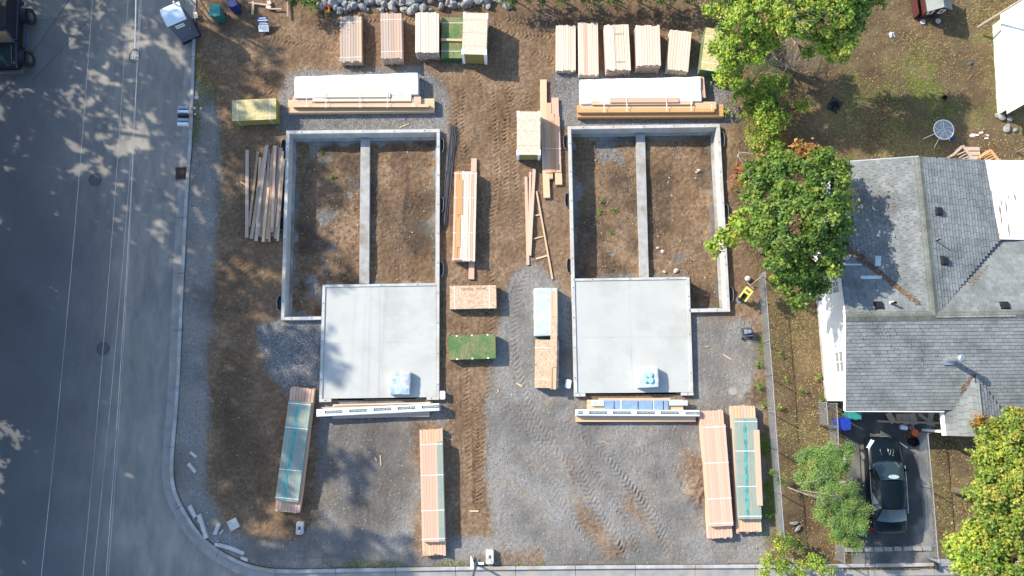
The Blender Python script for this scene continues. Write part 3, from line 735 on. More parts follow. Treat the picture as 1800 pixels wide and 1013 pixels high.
# ---- tall corner-guarded stack between the lots
sheets('pale board stack with white corner guards beside the long boards between the foundations', [(909,196),(950,196),(950,272),(908.5,273)], .98, .96, 'osbpale', 'edge_olive', corners=True, seams=(.22,.55,.80))
# ---- board stacks in the middle lane
r_, W_, L_, a_ = sheets('pinkish strand board stack with two white straps, above the green stack in the middle lane', [(790,503),(872,501),(873,542.3),(791,543.5)], .50, .48, 'osb', 'edge_green', strap=(.10,.85), across='v')
def text_mesh(body, size, mat, name='lettering'):
    cu = bpy.data.curves.new('t', 'FONT'); cu.body = body; cu.size = size; cu.align_x = 'CENTER'; cu.align_y = 'CENTER'; cu.extrude = .0008; cu.resolution_u = 2
    o = bpy.data.objects.new('t', cu); COL.objects.link(o); dg = bpy.context.evaluated_depsgraph_get()
    me = bpy.data.meshes.new_from_object(o.evaluated_get(dg)); bpy.data.objects.remove(o); bpy.data.curves.remove(cu)
    me.materials.clear(); me.materials.append(M[mat]); me.name = name; return me
link('stamp_lettering', text_mesh('GEORGIA - PACIFIC', .155, 'stamp', 'stamp_lettering'), r_, (.05, L_*.34, .485))
sheets('green-stained board stack with small white tags, lower of the two stacks in the middle lane', [(788,590.5),(870.5,587),(872,630.5),(789,632.5)], .52, .50, 'osbgreen', 'edge_green', strap=(), seams=(.5,), across='v')
STK = bpy.context.scene.objects['sheathing_stack.006'] if 'sheathing_stack.006' in bpy.context.scene.objects else r_
def tabs(root, W, L, h):
    for k in (-.32, 0, .33):
        for s in (-1, 1): mb = MB(); mb.box(W*k - .04, W*k + .04, s*(L/2 - .03) - .035, s*(L/2 - .03) + .035, h, h + .008); mb.build('paper_tag', M['white'], root)
root_green = [o for o in COL.objects if o.get('label', '').startswith('green-stained board')][0]; tabs(root_green, 2.44, 1.25, .50)
# ---- middle right: white wrapped pack, strand board, and the long boards laid over both
wrapped('pale plastic-wrapped pack above the strand board stack, left of the right garage slab', [(938,506.5),(980,505.5),(981,590),(939.5,591.5)], .62, .60, 'wrapblue')
sheets('pinkish strand board stack below the pale wrapped pack, left of the right garage slab', [(941,597.5),(982.5,597),(982,682),(939.5,682.5)], .60, .58, 'osb', 'edge_green', strap=(.18,.83))
for (a, b, w_, m_, z_, lab) in [((970,512),(970,684.5),.13,'pink',.70,'narrow pink board lying across the wrapped pack and the strand board stack'),
                                ((975.5,512),(975.5,557),.24,'tan',.70,'upper tan plank lying on the pale wrapped pack'),
                                ((975,557.5),(974,646),.27,'osb',.712,'brown strand board strip bridging the wrapped pack and the strand board stack'),
                                ((974,647),(973.2,684.5),.24,'tan',.70,'lower tan plank lying on the strand board stack')]:
    p, q = P(*a, z_), P(*b, z_); d = q - p
    tag(link('loose_plank', unit_cube(m_), None, tuple((p+q)/2), (0, 0, math.atan2(-d.x, d.y)), (w_, d.length, .045)), lab, 'plank', 'planks laid over the packs in the middle lane')
# ---- long white packs with stepped lumber in front
def step_stack(label, rows, z0, mats):
    """rows: list of (corner px, top z, height, material, number of boards)"""
    C, W, L, a = frame(rows[0][0], rows[0][1]); root = empty('stepped_lumber_bundle', (C.x, C.y, z0), a, label, 'lumber stack', 'stepped bundles of long lumber')
    inv = Matrix.Translation(root.location) @ Matrix.Rotation(a, 4, 'Z'); inv.invert()
    for c, zt, hh, mat, n in rows:
        C2, W2, L2, a2 = frame(c, zt); p = inv @ C2
        along_u = W2 > L2; S = L2 if along_u else W2
        nl = max(1, round(hh / .05)); t = hh / nl
        for l in range(nl):
            for i in range(n):
                o = -S/2 + S/n * (i + .5); ln = (W2 if along_u else L2) - random.uniform(0, .02)
                ca, sa = math.cos(a2 - a), math.sin(a2 - a)
                lx, ly = (0, o) if along_u else (o, 0)
                put('board', unit_cube(mat), root, p.x + lx*ca - ly*sa, p.y + lx*sa + ly*ca, p.z - hh + t*(l+.5), S/n - .005, ln, t - .003, (a2 - a) + (math.pi/2 if along_u else 0))
    return root, inv
def strap_px(root, inv, segs, z):
    for (x0, y0, x1, y1) in segs:
        a, b = inv @ P(x0, y0, z), inv @ P(x1, y1, z); mb = MB(); mb.tube([a, b], .013, 4); mb.build('strap', M['strap'], root)
wrapped('long white-wrapped pack at the top left, above the left foundation, in dappled shade', [(516.5,134.5),(734,127),(736,166),(518,172)], .62, .60, 'wrap')
r_, inv = step_stack('stepped bundle of pale long lumber in front of the left white-wrapped pack',
  [([(505,176),(763.5,173),(763.8,196),(507,198)], .34, .32, 'tan', 5), ([(515,170),(740,170),(740,184),(515,184)], .48, .13, 'pink', 3),
   ([(515.5,183),(754,183.5),(754,188),(515.5,189)], .54, .20, 'tan', 1), ([(549,169.5),(711,169),(735,174),(549,175)], .58, .09, 'pale', 2),
   ([(567,164),(686,163),(686,171),(567,171)], .66, .10, 'pale', 2)], .02, None)
strap_px(r_, inv, [(539,172,539,188),(573,164,573,190),(633,164,633,190),(681,164,681,190),(726,174,726,188)], .69)
mb = MB(); q = [inv @ P(x, y, z) for x, y, z in [(516,189.3,.54),(754,188.6,.54),(754,190.5,.36),(516,191.5,.36)]]; mb.poly([q[3], q[2], q[1], q[0]]); mb.build('glulam_face', M['edge_brown'], r_)
wrapped('long white-wrapped pack at the top right, above the right foundation, in full sun', [(1018.5,140),(1229,134),(1237,178),(1021,182)], .62, .60, 'wrap')
r_, inv = step_stack('orange-tinted stepped bundle of long lumber in front of the right white-wrapped pack',
  [([(1014,184.5),(1271.5,184),(1272.5,204),(1015.5,206.5)], .36, .34, 'orange', 5), ([(1020,180),(1262,179),(1256,192),(1020,193)], .50, .13, 'tan', 3),
   ([(1015,191),(1256,190),(1256,196.5),(1015,198)], .56, .20, 'orange', 1), ([(1040,178),(1218,177),(1218,184),(1040,184)], .60, .09, 'tan', 2),
   ([(1072,172),(1193,171),(1193,180),(1072,180)], .68, .10, 'pink', 2)], .02, None)
strap_px(r_, inv, [(1062,180,1062,198),(1102,172,1102,197),(1172,172,1172,196),(1215,178,1215,195),(1251,184,1251,194)], .71)
bundle('pink lumber end poking out right of the top right white-wrapped pack', [(1226,134.5),(1238,134.5),(1240.5,172),(1230,172)], .50, .48, 'pink', strap=(), name='lumber_bundle', bw=.12)
# ---- long bundle with orange boards
r_, W_, L_, a_ = bundle('long bleached bundle with orange boards on its left side, between the foundations', [(799,301.5),(838,301),(835,459.5),(794.5,458)], .56, .46, 'pale', strap=(.02,.31,.70,.975), mats=['pink','pale'], topmats=['pink','orange','orange','pale','pale','pale','pale','pink','pale'], nx=9, bt=.06)
put('board', unit_cube('pink'), r_, .40, -.02, -.04, .30, 6.55, .10); put('board', unit_cube('orange'), r_, -.26, 1.0, .475, .27, 1.9, .018); put('board', unit_cube('orange'), r_, -.30, -.9, .475, .2, 1.6, .018)
# ---- long boards in the middle, irregular ends
root = empty('plank_stack', P(968, 240, 0), 0, 'flat stack of long reddish boards with uneven ends beside the corner-guarded board stack', 'plank stack')
o_ = Vector(root.location)
for (a, b, w_, m_, z_) in [((955,140),(955.5,245),.36,'tan',.16),((957,245),(961.2,347.5),.35,'tan',.16),((964,181),(967,314),.30,'tan',.155),((975.5,172),(978,250),.37,'pink',.158),((979,250),(982.3,324.5),.37,'tan',.158),
                           ((961,210),(964,304),.30,'pink',.20),((969.5,212),(972,303),.24,'orange',.20),((979,205),(982,303),.28,'pink',.20),((970,140+60),(972,250),.22,'pink',.198)]:
    p, q = P(*a, z_) - o_, P(*b, z_) - o_; d = q - p; ang = math.atan2(-d.x, d.y)
    put('plank', unit_cube(m_), root, (p.x+q.x)/2, (p.y+q.y)/2, z_ - .022, w_, d.length, .043, ang)
    if z_ < .17: put('plank', unit_cube(m_), root, (p.x+q.x)/2 + .01, (p.y+q.y)/2 - .03, z_ - .07, w_, d.length, .043, ang)
put('bearer', unit_cube('weath'), root, 0, 1.2, .04, .09, 1.1, .06, math.pi/2); put('bearer', unit_cube('weath'), root, .05, -1.2, .04, .09, 1.1, .06, math.pi/2)
put('strap', unit_cube('strap'), root, .05, -.75, .226, .02, 1.0, .004, math.pi/2)
# ---- bottom lumber bundles
def two_tier(label, base, zb, hb, up, zu, hu, mb_, mu_, tops=None, teal=None, extra=None, strap=(.03,.31,.66,.97), nb=8, nu=8):
    r_, W_, L_, a_ = bundle(label, base, zb, hb, mb_, strap=(), bt=.05, nx=nb, mats=[mb_, 'pink'], group='two-tier lumber bundles at the bottom of the lot')
    C, W, L, a = frame(up, zu); inv = Matrix.Translation(r_.location) @ Matrix.Rotation(a_, 4, 'Z'); inv.invert(); p = inv @ C; da = a - a_
    nl = max(1, round(hu / .045)); t = hu / nl
    for l in range(nl):
        for i in range(nu):
            mm = mu_ if not (tops and l == nl - 1) else tops[i]
            o = -W/2 + W/nu*(i+.5); put('board', unit_cube(mm), r_, p.x + o*math.cos(da), p.y + o*math.sin(da), p.z - hu + t*(l+.5) + random.uniform(-.003,.003), W/nu - .006, L - random.uniform(0, .04), t - .003, da)
    for f in strap:
        y = (f - .5) * L; put('strap', unit_cube('strap'), r_, p.x - y*math.sin(da), p.y + y*math.cos(da), p.z + .006, .03, W + .02, .006, da + math.pi/2)
    if teal is not None:
        mb = MB(); n = 22; pts = []
        for k in range(n + 1):
            y = -L*.485 + L*.97*k/n; x = (teal - .5)*W + .02*math.sin(k*.9) + (k/n - .5)*.10; wv = .07 + .03*math.sin(k*2.3)
            pts.append(((x-wv)*math.cos(da) - y*math.sin(da) + p.x, (x-wv)*math.sin(da) + y*math.cos(da) + p.y, (x+wv)*math.cos(da) - y*math.sin(da) + p.x, (x+wv)*math.sin(da) + y*math.cos(da) + p.y))
        for k in range(n):
            q, r2 = pts[k], pts[k+1]; z = p.z + .004; mb.quad((q[0], q[1], z), (q[2], q[3], z), (r2[2], r2[3], z), (r2[0], r2[1], z))
        mb.build('paint_streak', M['teal'], r_)
    return r_, inv
two_tier('green treated lumber bundle with a teal streak at the bottom left, leaning to the right', [(511,681.5),(553,682.8),(526.5,902),(483,899.5)], .40, .38, [(507.5,705),(546.6,707),(524,883),(483,880)], .68, .28, 'tan', 'treated', teal=.42, strap=(.03,.31,.73,.975))
two_tier('pink lumber bundle with a green stripe on its right, bottom centre-left of the lot', [(737.5,755.5),(777.5,754.5),(784,975.5),(742,977.5)], .36, .34, [(738,777),(778,775),(781.8,952),(742,954)], .62, .26, 'tan', 'pink', tops=['pink','pink','pink','pink','pink','pink','treated','treated'])
two_tier('wide all-pink lumber bundle at the bottom right, left of the green treated one', [(1229.8,723),(1271,722),(1288.5,946),(1245,946.6)], .40, .38, [(1234,747),(1275.5,746),(1288.7,925.5),(1248.6,925.5)], .66, .26, 'pink', 'pink', strap=(.03,.27,.62,.975))
r_, inv = two_tier('green treated lumber bundle with a pink board on its right edge, nearest the wire fence', [(1284,714.5),(1328,714),(1338.6,936),(1296,935.5)], .40, .38, [(1291,735),(1330.7,735),(1339,913),(1298.5,913)], .68, .28, 'tan', 'treated', teal=.42, strap=(.03,.32,.67,.965))
p, q = inv @ P(1330.3, 756, .74), inv @ P(1336.2, 889, .74); d = q - p; put('board', unit_cube('pink'), r_, (p.x+q.x)/2, (p.y+q.y)/2, p.z - .02, .26, d.length, .045, math.atan2(-d.x, d.y))
# ---- beam packs in front of the slabs
def xbeam(label, c, z1, labels, upright, tilt_px, lead=None):
    C, W, L, a = frame(c, z1); root = empty('wrapped_beam', (C.x, C.y, z1 - .30), a, label, 'wrapped beam', 'white-wrapped printed beams')
    mb = MB(); e = .03; hw, hl = W/2, L/2
    mb.prism([(-hw,-hl,0),(hw,-hl,0),(hw,hl,0),(-hw,hl,0)], [(-hw,-hl,.27),(hw,-hl,.27),(hw,hl,.27),(-hw,hl,.27)])
    mb.prism([(-hw,-hl,.27),(hw,-hl,.27),(hw,hl,.27),(-hw,hl,.27)], [(-hw+.01,-hl+e,.30),(hw-.01,-hl+e,.30),(hw-.01,hl-e,.30),(-hw+.01,hl-e,.30)])
    mb.build('film_sleeve', M['wrap'], root); inv = Matrix.Translation(root.location) @ Matrix.Rotation(a, 4, 'Z'); inv.invert()
    for k, (x, y, wpx) in enumerate(labels):
        p = inv @ P(x, y, z1); wd = wpx / 33.9; mb = MB(); hb = .068
        mb.box(p.x - wd/2, p.x + wd/2, p.y - hb, p.y + hb, .301, .303); lab_ = mb.build('printed_label', M['navy'], root)
        if wpx > 20:
            link('label_lettering', TX1, lab_, (p.x - wd*.17, p.y, .3045)); link('label_lettering', TX2, lab_, (p.x + wd*.33, p.y, .3045)); link('label_cross', TXX, lab_, (p.x + wd*.12, p.y, .3045), (0, 0, 0))
        else: link('label_lettering', TX2, lab_, (p.x, p.y, .3045))
    return root
TX1 = text_mesh('ROSBORO', .095, 'printwhite'); TX2 = text_mesh('BEAM', .095, 'printwhite'); TXX = text_mesh('X', .19, 'printgreen')
def under(label, parts, z0=.02):
    C = P(*parts[0][0][0], 0); root = empty('lumber_bundle', (C.x, C.y, z0), 0, label, 'lumber stack', 'lumber under the printed beams')
    for c, zt, hh, mat, n in parts:
        C2, W2, L2, a2 = frame(c, zt); S = L2; nl = max(1, round(hh/.05)); t = hh/nl
        for l in range(nl):
            for i in range(n):
                o = -S/2 + S/n*(i+.5); put('board', unit_cube(mat), root, C2.x - C.x - o*math.sin(a2), C2.y - C.y + o*math.cos(a2), zt - z0 - hh + t*(l+.5), S/n - .005, W2 - random.uniform(0,.03), t - .003, a2 + math.pi/2)
    return root
under('low weathered lumber layers under the left printed beam', [([(585,711.5),(757,707.3),(753,732.5),(583.5,736)], .30, .28, 'weath', 6), ([(563.5,716),(600,715),(600,721),(564,722)], .26, .20, 'weath', 2), ([(740,712),(775,711.3),(775,722),(740,724)], .26, .2, 'weath', 3), ([(586,711),(757,707),(757,709.5),(586,713.5)], .36, .06, 'pale', 1)])
xbeam('white-wrapped printed beam with a pointed left end, in front of the left slab', [(555,719.7),(772,709.2),(772,722.4),(557,733)], .62, [(586.5,724.3,30),(629.4,722,30),(672,719.6,30),(714.5,717.4,30),(756.6,715.4,30)], True, None)
r_ = under('tan lumber layers under the right printed beam and blue film', [([(1012,722),(1223,722),(1223,741),(1012,742)], .28, .26, 'tan', 5), ([(1032,703),(1201,702.5),(1201,722),(1032,722)], .30, .28, 'tan', 5), ([(1052,700),(1178,699.5),(1178,703),(1052,703)], .30, .1, 'pink', 1)])
C, W, L, a = frame([(1039,704),(1209,704),(1209,716),(1039,716)], .40); root = empty('blue_film_pack', (C.x, C.y, .30), a, 'pale blue film-wrapped panels lying above the right printed beam', 'wrapped pack', 'plastic-wrapped packs')
for k, (x0, x1, y1) in enumerate([(1040,1062,714),(1062.6,1079,720.5),(1080.4,1092,720.5),(1093,1121,720.5),(1122.6,1147,720.5),(1149,1165.5,720.5),(1167,1175,720.5),(1176,1209,713)]):
    p, q = P(x0, 704, .42) - C, P(x1, y1, .42) - C; mb = MB(); mb.box(p.x, q.x, q.y, p.y, 0, .12); mb.build('film_panel', M['bluefilm' if 0 < k < 7 else 'wrapblue'], root)
for x in (1091.5,1148.5):
    p = P(x, 704, .42) - C; mb = MB(); mb.box(p.x-.02, p.x+.02, p.y-.50, p.y+.03, .121, .13); mb.build('strap', M['strap'], root)
xbeam('white-wrapped printed beam lying below the blue film, in front of the right slab', [(1012,720.3),(1230,721),(1230,732.6),(1012,730.8)], .62, [(1020.4,725.6,9),(1051.3,725.6,30.5),(1093.3,725.7,30.5),(1135.3,725.7,30.5),(1177.5,725.8,30.5),(1217.6,726.4,25)], True, None)
# ---- pallets on the slabs
_n = NT('crinkled_film', .25, .6); _v = _n.voro(_n.pos((3.2, 3.2, 1)), 1.0); _b = _n.n('ShaderNodeRGBToBW'); _n.l(_v, _b.inputs[0]); _f = _n.noise(_n.pos(), 7, 5, .65)
_n.bump(_f, .8, .03); M['crinkle'] = _n.col(_n.mix(.45, _n.ramp(_b.outputs[0], [(.2, (.20,.33,.46)), (.5, (.42,.48,.52)), (.8, (.50,.46,.40))]), _n.ramp(_f, [(.35, (.22,.33,.43)), (.65, (.60,.63,.65))])))
def bag_pallet(label, c, base, h, cyan):
    z1 = base + h; C, W, L, a = frame(c, z1); root = empty('wrapped_pallet', (C.x, C.y, base), a, label, 'wrapped pallet', 'wrapped pallets on the garage slabs')
    for k in (-.4, 0, .4): put('pallet_runner', unit_cube('weath'), root, W*k, 0, .04, .09, L*.96, .08)
    for k in range(6): put('pallet_slat', unit_cube('weath'), root, 0, L*(-.44+.176*k), .09, .10, W*.98, .02, math.pi/2)
    for j in range(3):
        for i in range(2):
            hh = h - .16; x0, x1 = W*(i-1)/2+.03, W*i/2-.03; y0, y1 = L*(j/3-.5)+.03, L*((j+1)/3-.5)-.03
            mb = MB(); mb.prism([(x0,y0,.11),(x1,y0,.11),(x1,y1,.11),(x0,y1,.11)], [(x0+.03,y0+.03,hh),(x1-.03,y0+.03,hh),(x1-.03,y1-.03,hh),(x0+.03,y1-.03,hh)]); mb.build('bag', M['bagblue'], root)
    q, *_ = wrapped('tmp', c, z1, h - .02, 'crinkle' if not cyan else 'wrapblue', amp=.05, sag=.06)
    for ch in list(q.children): ch.parent = root
    bpy.data.objects.remove(q)
    if cyan:
        for (x, y) in ((-.12,-.12),(.15,-.16),(.13,.12),(-.14,.1)):
            mb = MB(); mb.lathe([(0,h),(.12,h),(.15,h+.02),(.15,h+.045),(.10,h+.06),(0,h+.06)], 14, (x, y, 0)); mb.build('pail_lid', M['cyan'], root, smooth=True)
    return root
M['bagblue'] = m_plain('pale_blue_bag', (0.36, 0.50, 0.62), 0.4, var=.3, scale=9); M['cyan'] = m_plain('pale_cyan_plastic', (0.34, 0.66, 0.68), 0.4, var=.1, scale=8); M['papertan'] = m_plain('paper_bag', (0.6, 0.55, 0.47), 0.8)
bag_pallet('shrink-wrapped pallet of blue and white bags on the left garage slab', [(685,654.5),(720.5,653.5),(720,693.5),(684.5,694)], ZW - .05, .42, 0)
bag_pallet('shrink-wrapped pallet with pale cyan pail lids on the right garage slab', [(1119,646.5),(1157,645),(1157,680.5),(1121,683)], ZW - .05, .50, 1)
def tote(label, c, h):
    C, W, L, a = frame(c, h); root = empty('plastic_tub', (C.x, C.y, 0), a, label, 'tub', 'white plastic tubs by the slabs')
    def rr(s, z, r=.07): 
        o = []; 
        for cx, cy, t0 in ((1,1,0),(-1,1,90),(-1,-1,180),(1,-1,270)):
            for k in range(4): t = R(t0 + 30*k); o.append((cx*(W/2*s-r) + r*math.cos(t), cy*(L/2*s-r) + r*math.sin(t), z))
        return o
    mb = MB(); mb.prism(rr(.84, 0), rr(.92, h-.03)); mb.build('tub_body', M['whiteplastic'], root)
    mb = MB(); mb.prism(rr(1, h-.029), rr(1, h-.004)); mb.prism(rr(.84, h-.003), rr(.80, h)); mb.build('tub_lid', M['whiteplastic'], root)
tote('white lidded tub touching the bottom right corner of the left slab', [(773,687.5),(782.5,687),(782.5,702.5),(773,702)], .32)
tote('white lidded tub between the strand board stack and the right slab', [(995,667),(1005,668),(1002.5,683.5),(992.5,681.5)], .30)
# ---- scrap lumber pile, every board its own thing
cols_ = ['weath','scrap','scrap','tan','weath','scrap','pink']
tops = [(434.5,264,434,418),(453.5,267,438,399),(457.5,277,451,420),(463,278,442,420),(468,257,455,330),(470,255,452,390),(472,268,463,392),(476,270,458,417),(473,262,466,424),(483,256,470,420),
        (480,262,473,425),(484,257,478,400),(487,257,476,410),(489,259,480,416),(492,262,481,395),(494,260,485,420),(497,266,487,399),(499,280,491,372),(478,290,467,400),(482,300,474,415),(488,290,478,380),
        (465,300,450,424),(461,320,455,415),(472,330,462,425),(485,310,476,414),(490,320,484,420),(470,345,449,418),(476,350,464,426),(494,330,488,424),(486,350,478,408),(459,290,446,408),(495,300,489,410),(468,300,461,398),(480,275,470,372)]
posn = ['leftmost','second from the left','wide pale','bright yellow','short top','long leaning','straight grey','broad orange','knotty','twisted']
for i, (x0, y0, x1, y1) in enumerate(tops):
    z = .05 + (.045 * (i % 6) if i > 1 else 0) + (.05 if 5 < i < 18 else 0); p, q = P(x0, y0, z), P(x1, y1, z + .02 * ((i * 7) % 3)); d = q - p
    m_ = cols_[(i * 5) % 7]
    o = link('scrap_board', unit_cube(m_), None, tuple((p+q)/2), (0, math.asin(max(-.2, min(.2, 0))), math.atan2(-d.x, d.y)), (.13 if i % 3 else .18, d.length, .04))
    if i == 0: lb = 'grey tapering board lying apart at the far left of the scrap board pile'
    elif i == 1: lb = 'narrow brown board second from the left at the scrap board pile'
    elif i == 3: lb = 'yellowish board crossing the left part of the scrap board pile'
    else:
        rk = sorted(range(len(tops)), key=lambda k: tops[k][0]).index(i) + 1; od = lambda v: ('%d%s' % (v, 'th' if 10 < v % 100 < 14 else {1:'st',2:'nd',3:'rd'}.get(v % 10, 'th')))
        lb = 'used board in the scrap pile, its top end the %s from the left' % od(rk)
    tag(o, lb, 'board', 'used boards in the scrap pile')
# ---- three long 2x boards and the timber brace frame
for i, (x0, y0, x1, y1, w_, lab) in enumerate([(924.5,311,928,466,.15,'left of the three long pink studs leaning together beside the timber frame'),(932,303,929.5,449,.12,'middle of the three long pink studs beside the timber frame'),(939,297,931,449.5,.16,'right of the three long pink studs, touching the timber frame')]):
    z = .06 + .045*i; p, q = P(x0, y0, z), P(x1, y1, z); d = q - p
    tag(link('long_stud', unit_cube('pink'), None, tuple((p+q)/2), (0, 0, math.atan2(-d.x, d.y)), (w_, d.length, .045)), lab, 'stud', 'three long studs in the lane')
root = empty('timber_brace', P(955, 415, .05), 0, 'thin timber frame with three rungs lying on the soil in the lane', 'timber frame'); o_ = root.location
for (x0, y0, x1, y1, w_) in [(943,336,971,491,.09),(939,379,951,377,.07),(937,420,955,415.5,.07),(942,455,963,449,.09)]:
    p, q = P(x0, y0, .08) - o_, P(x1, y1, .08) - o_; d = q - p; put('rail' if w_ == .09 and y0 < 400 else 'rung', unit_cube('tan'), root, (p.x+q.x)/2, (p.y+q.y)/2, p.z + (.0 if y0 < 340 else -.04), w_, d.length, .04, math.atan2(-d.x, d.y))
# ---- black rods
root = empty('rebar_bundle', P(785, 310, 0), 0, 'loose bundle of thin black reinforcing rods along the right side of the left foundation', 'rebar'); o_ = root.location
for i in range(46):
    a = random.gauss(0, 1); x0 = 796 + a*3.4; x1 = 781 + random.gauss(0, 1)*3.6; y0 = 222 + random.uniform(-7, 14) ; y1 = 404 + random.uniform(-16, 8); z = .05 + random.uniform(0, .09)
    pts = []
    for k in range(7):
        t = k/6; xx = x0 + (x1-x0)*t + 2.8*math.sin(t*math.pi)*(-.4 + .5*random.random()); pts.append(P(xx, y0 + (y1-y0)*t, z) - o_)
    mb = MB(); mb.tube(pts, .010, 4); mb.build('rod', M['darkfilm'] if i % 3 else M['black'], root)
# ---------------------------------------------------------------- neighbouring house
def ray(px, py):
    a = (px - 900) / F; b = (506.5 - py) / F
    return Vector((a, b*math.cos(TILT) + math.sin(TILT), b*math.sin(TILT) - math.cos(TILT)))
def onplane(px, py, pl):
    o, n = pl; d = ray(px, py); c = Vector((0, 0, H)); return c + d * ((o - c).dot(n) / d.dot(n))
def plane3(a, b, c): return (a, (b - a).cross(c - a).normalized())
ZE, ZR = 2.65, 3.95
HO = P(1560, 560, 0); HX, HY = HO.x, HO.y
house = empty('grey_roofed_house', (HX, HY, 0), 0, 'white-walled house with grey shingled cross-gabled roof beside the maple', 'house')
HS = (-HX, -HY, 0)
R1 = P(1615, 275.5, ZR); R2 = P(1644, 556.5, ZR); RW = P(1487, 557, ZR); RE = P(1880, 551.5, ZR)
VW = P(1471, 427, ZE); WN = P(1484, 285, ZE); EW_ = P(1486.5, 722, ZE); EE = P(1880, 719, ZE)
plW = plane3(R1, R2, (WN + VW) / 2); plS = plane3(RW, RE, EW_)
plN = plane3(RW, RE, VW + Vector((-.1, 0, 0)))
E1 = P(1731, 281.5, 2.95); plE = plane3(R1, R2, E1)
VE = onplane(1757, 421, plE); WNp = onplane(1484, 285, plW); VWp = onplane(1471, 427, plW); E1p = onplane(1731, 281.5, plE); VWn = onplane(1471, 427, plN); R2n = onplane(1644, 556.5, plN)
IND = [300]
def shingle_plane(root, poly, up, mat, mat_o, name='shingle', tab=.33, expo=.175, indiv=False, shift=HS):
    """courses of tabs over a convex planar polygon; up = uphill point direction"""
    n = (poly[1]-poly[0]).cross(poly[2]-poly[0]).normalized()
    if n.z < 0: n = -n
    e = Vector((0, 0, 1)).cross(n)
    e = e.normalized() if e.length > 1e-4 else Vector((1, 0, 0)); s = n.cross(e)
    if s.z < 0: s = -s
    o = poly[0]; E = [(p-o).dot(e) for p in poly]; S = [(p-o).dot(s) for p in poly]; k = len(poly)
    lowp = [p - n*.012 for p in poly]; mb = MB(); mb.poly(lowp if (poly[1]-poly[0]).cross(poly[2]-poly[0]).z > 0 else lowp[::-1]); under_ = mb.build('roof_deck', M['felt'], root, shift)
    J = MB(); row = 0; s0 = min(S); 
    while s0 < max(S) - .02:
        sc = s0 + expo / 2; xs = []
        for i in range(k):
            a, b = i, (i+1) % k
            if (S[a] > sc) != (S[b] > sc): xs.append(E[a] + (E[b]-E[a]) * (sc - S[a]) / (S[b]-S[a]))
        if len(xs) >= 2:
            x0, x1 = min(xs), max(xs); x = x0 - (row % 2) * tab / 2 - (.07 if row % 3 == 0 else 0)
            while x < x1:
                a, b = max(x, x0), min(x + tab - .014, x1)
                if b - a > .03:
                    t = .026 + random.uniform(0, .012); lo = s0 - .003 + random.uniform(-.004, .004); hi = s0 + expo + .01
                    pt = lambda ee, ss, h: tuple(o + e*ee + s*ss + n*h)
                    q = [pt(a,lo,.001), pt(b,lo,.001), pt(b,hi,.001), pt(a,hi,.001), pt(a,lo,t), pt(b,lo,t), pt(b,hi,.004), pt(a,hi,.004)]
                    if indiv and IND[0] > 0 and b - a > tab * .8:
                        IND[0] -= 1
                        key = 'shingle_tab'
                        if key not in CACHE:
                            m2 = MB(); w_ = tab - .014; m2.prism([(0,0,.001),(w_,0,.001),(w_,expo+.012,.001),(0,expo+.012,.001)], [(0,0,.031),(w_,0,.031),(w_,expo+.012,.004),(0,expo+.012,.004)]); CACHE[key] = m2.mesh('shingle', M[mat])
                        ob = link('shingle', CACHE[key], root); mt = Matrix((e, s, n)).transposed().to_4x4(); mt.translation = o + e*a + s*lo + Vector(shift); ob.matrix_local = mt
                    else:
                        b0 = len(J.v); J.v += q
                        for f in ((4,5,6,7),(0,1,5,4),(1,2,6,5),(3,0,4,7)): J.f.append(tuple(b0+i_ for i_ in f)); J.mi.append(0)
                x += tab
        s0 += expo; row += 1
    tag(link('shingle_courses', J.mesh('shingle_courses', M[mat_o]), root, shift), kind='stuff')
    return under_
shingle_plane(house, [EW_, EE, RE, RW], None, 'shingle', 'shingle', indiv=True)
shingle_plane(house, [WNp, VWp, R2, R1], None, 'shingle', 'shingle')
shingle_plane(house, [R1, R2, VE, E1p], None, 'shingle', 'shingle')
shingle_plane(house, [VWn, RW, R2n], None, 'shingle', 'shingle')
NE_ = onplane(1880, 421, plN); VE2 = onplane(1757, 421, plN)
shingle_plane(house, [VE2, R2n, RE, NE_], None, 'shingle', 'shingle')
# ridge caps
def ridge_caps(a, b, plA, plB, half=.24):
    d = (b - a); L = d.length; d.normalize(); n = int(L / .15)
    def side(nn):
        v = nn.cross(d); v.normalize()
        return v if v.z < 0 else -v
    nA = plA[1] if plA[1].z > 0 else -plA[1]; nB = plB[1] if plB[1].z > 0 else -plB[1]; A, B = side(nA), side(nB)
    J = MB()
    for i in range(n):
        p = a + d * (i * .15); q = a + d * (i * .15 + .158); h0 = Vector((0, 0, .040)); h1 = Vector((0, 0, .028))
        for v in (A, B):
            w_ = half + random.uniform(-.012, .012)
            J.quad(p + h0, q + h1, q + v*w_ + h1*.7, p + v*w_ + h0*.7) if v is A else J.quad(p + v*w_ + h0*.7, q + v*w_ + h1*.7, q + h1, p + h0)
            J.quad(p + h0, p + v*w_ + h0*.7, p + v*w_, p)
    tag(link('ridge_cap_row', J.mesh('ridge_cap_row', M['ridge']), house, HS), kind='stuff')
ridge_caps(R1, R2, plW, plE); ridge_caps(RW, RE, plS, plN)
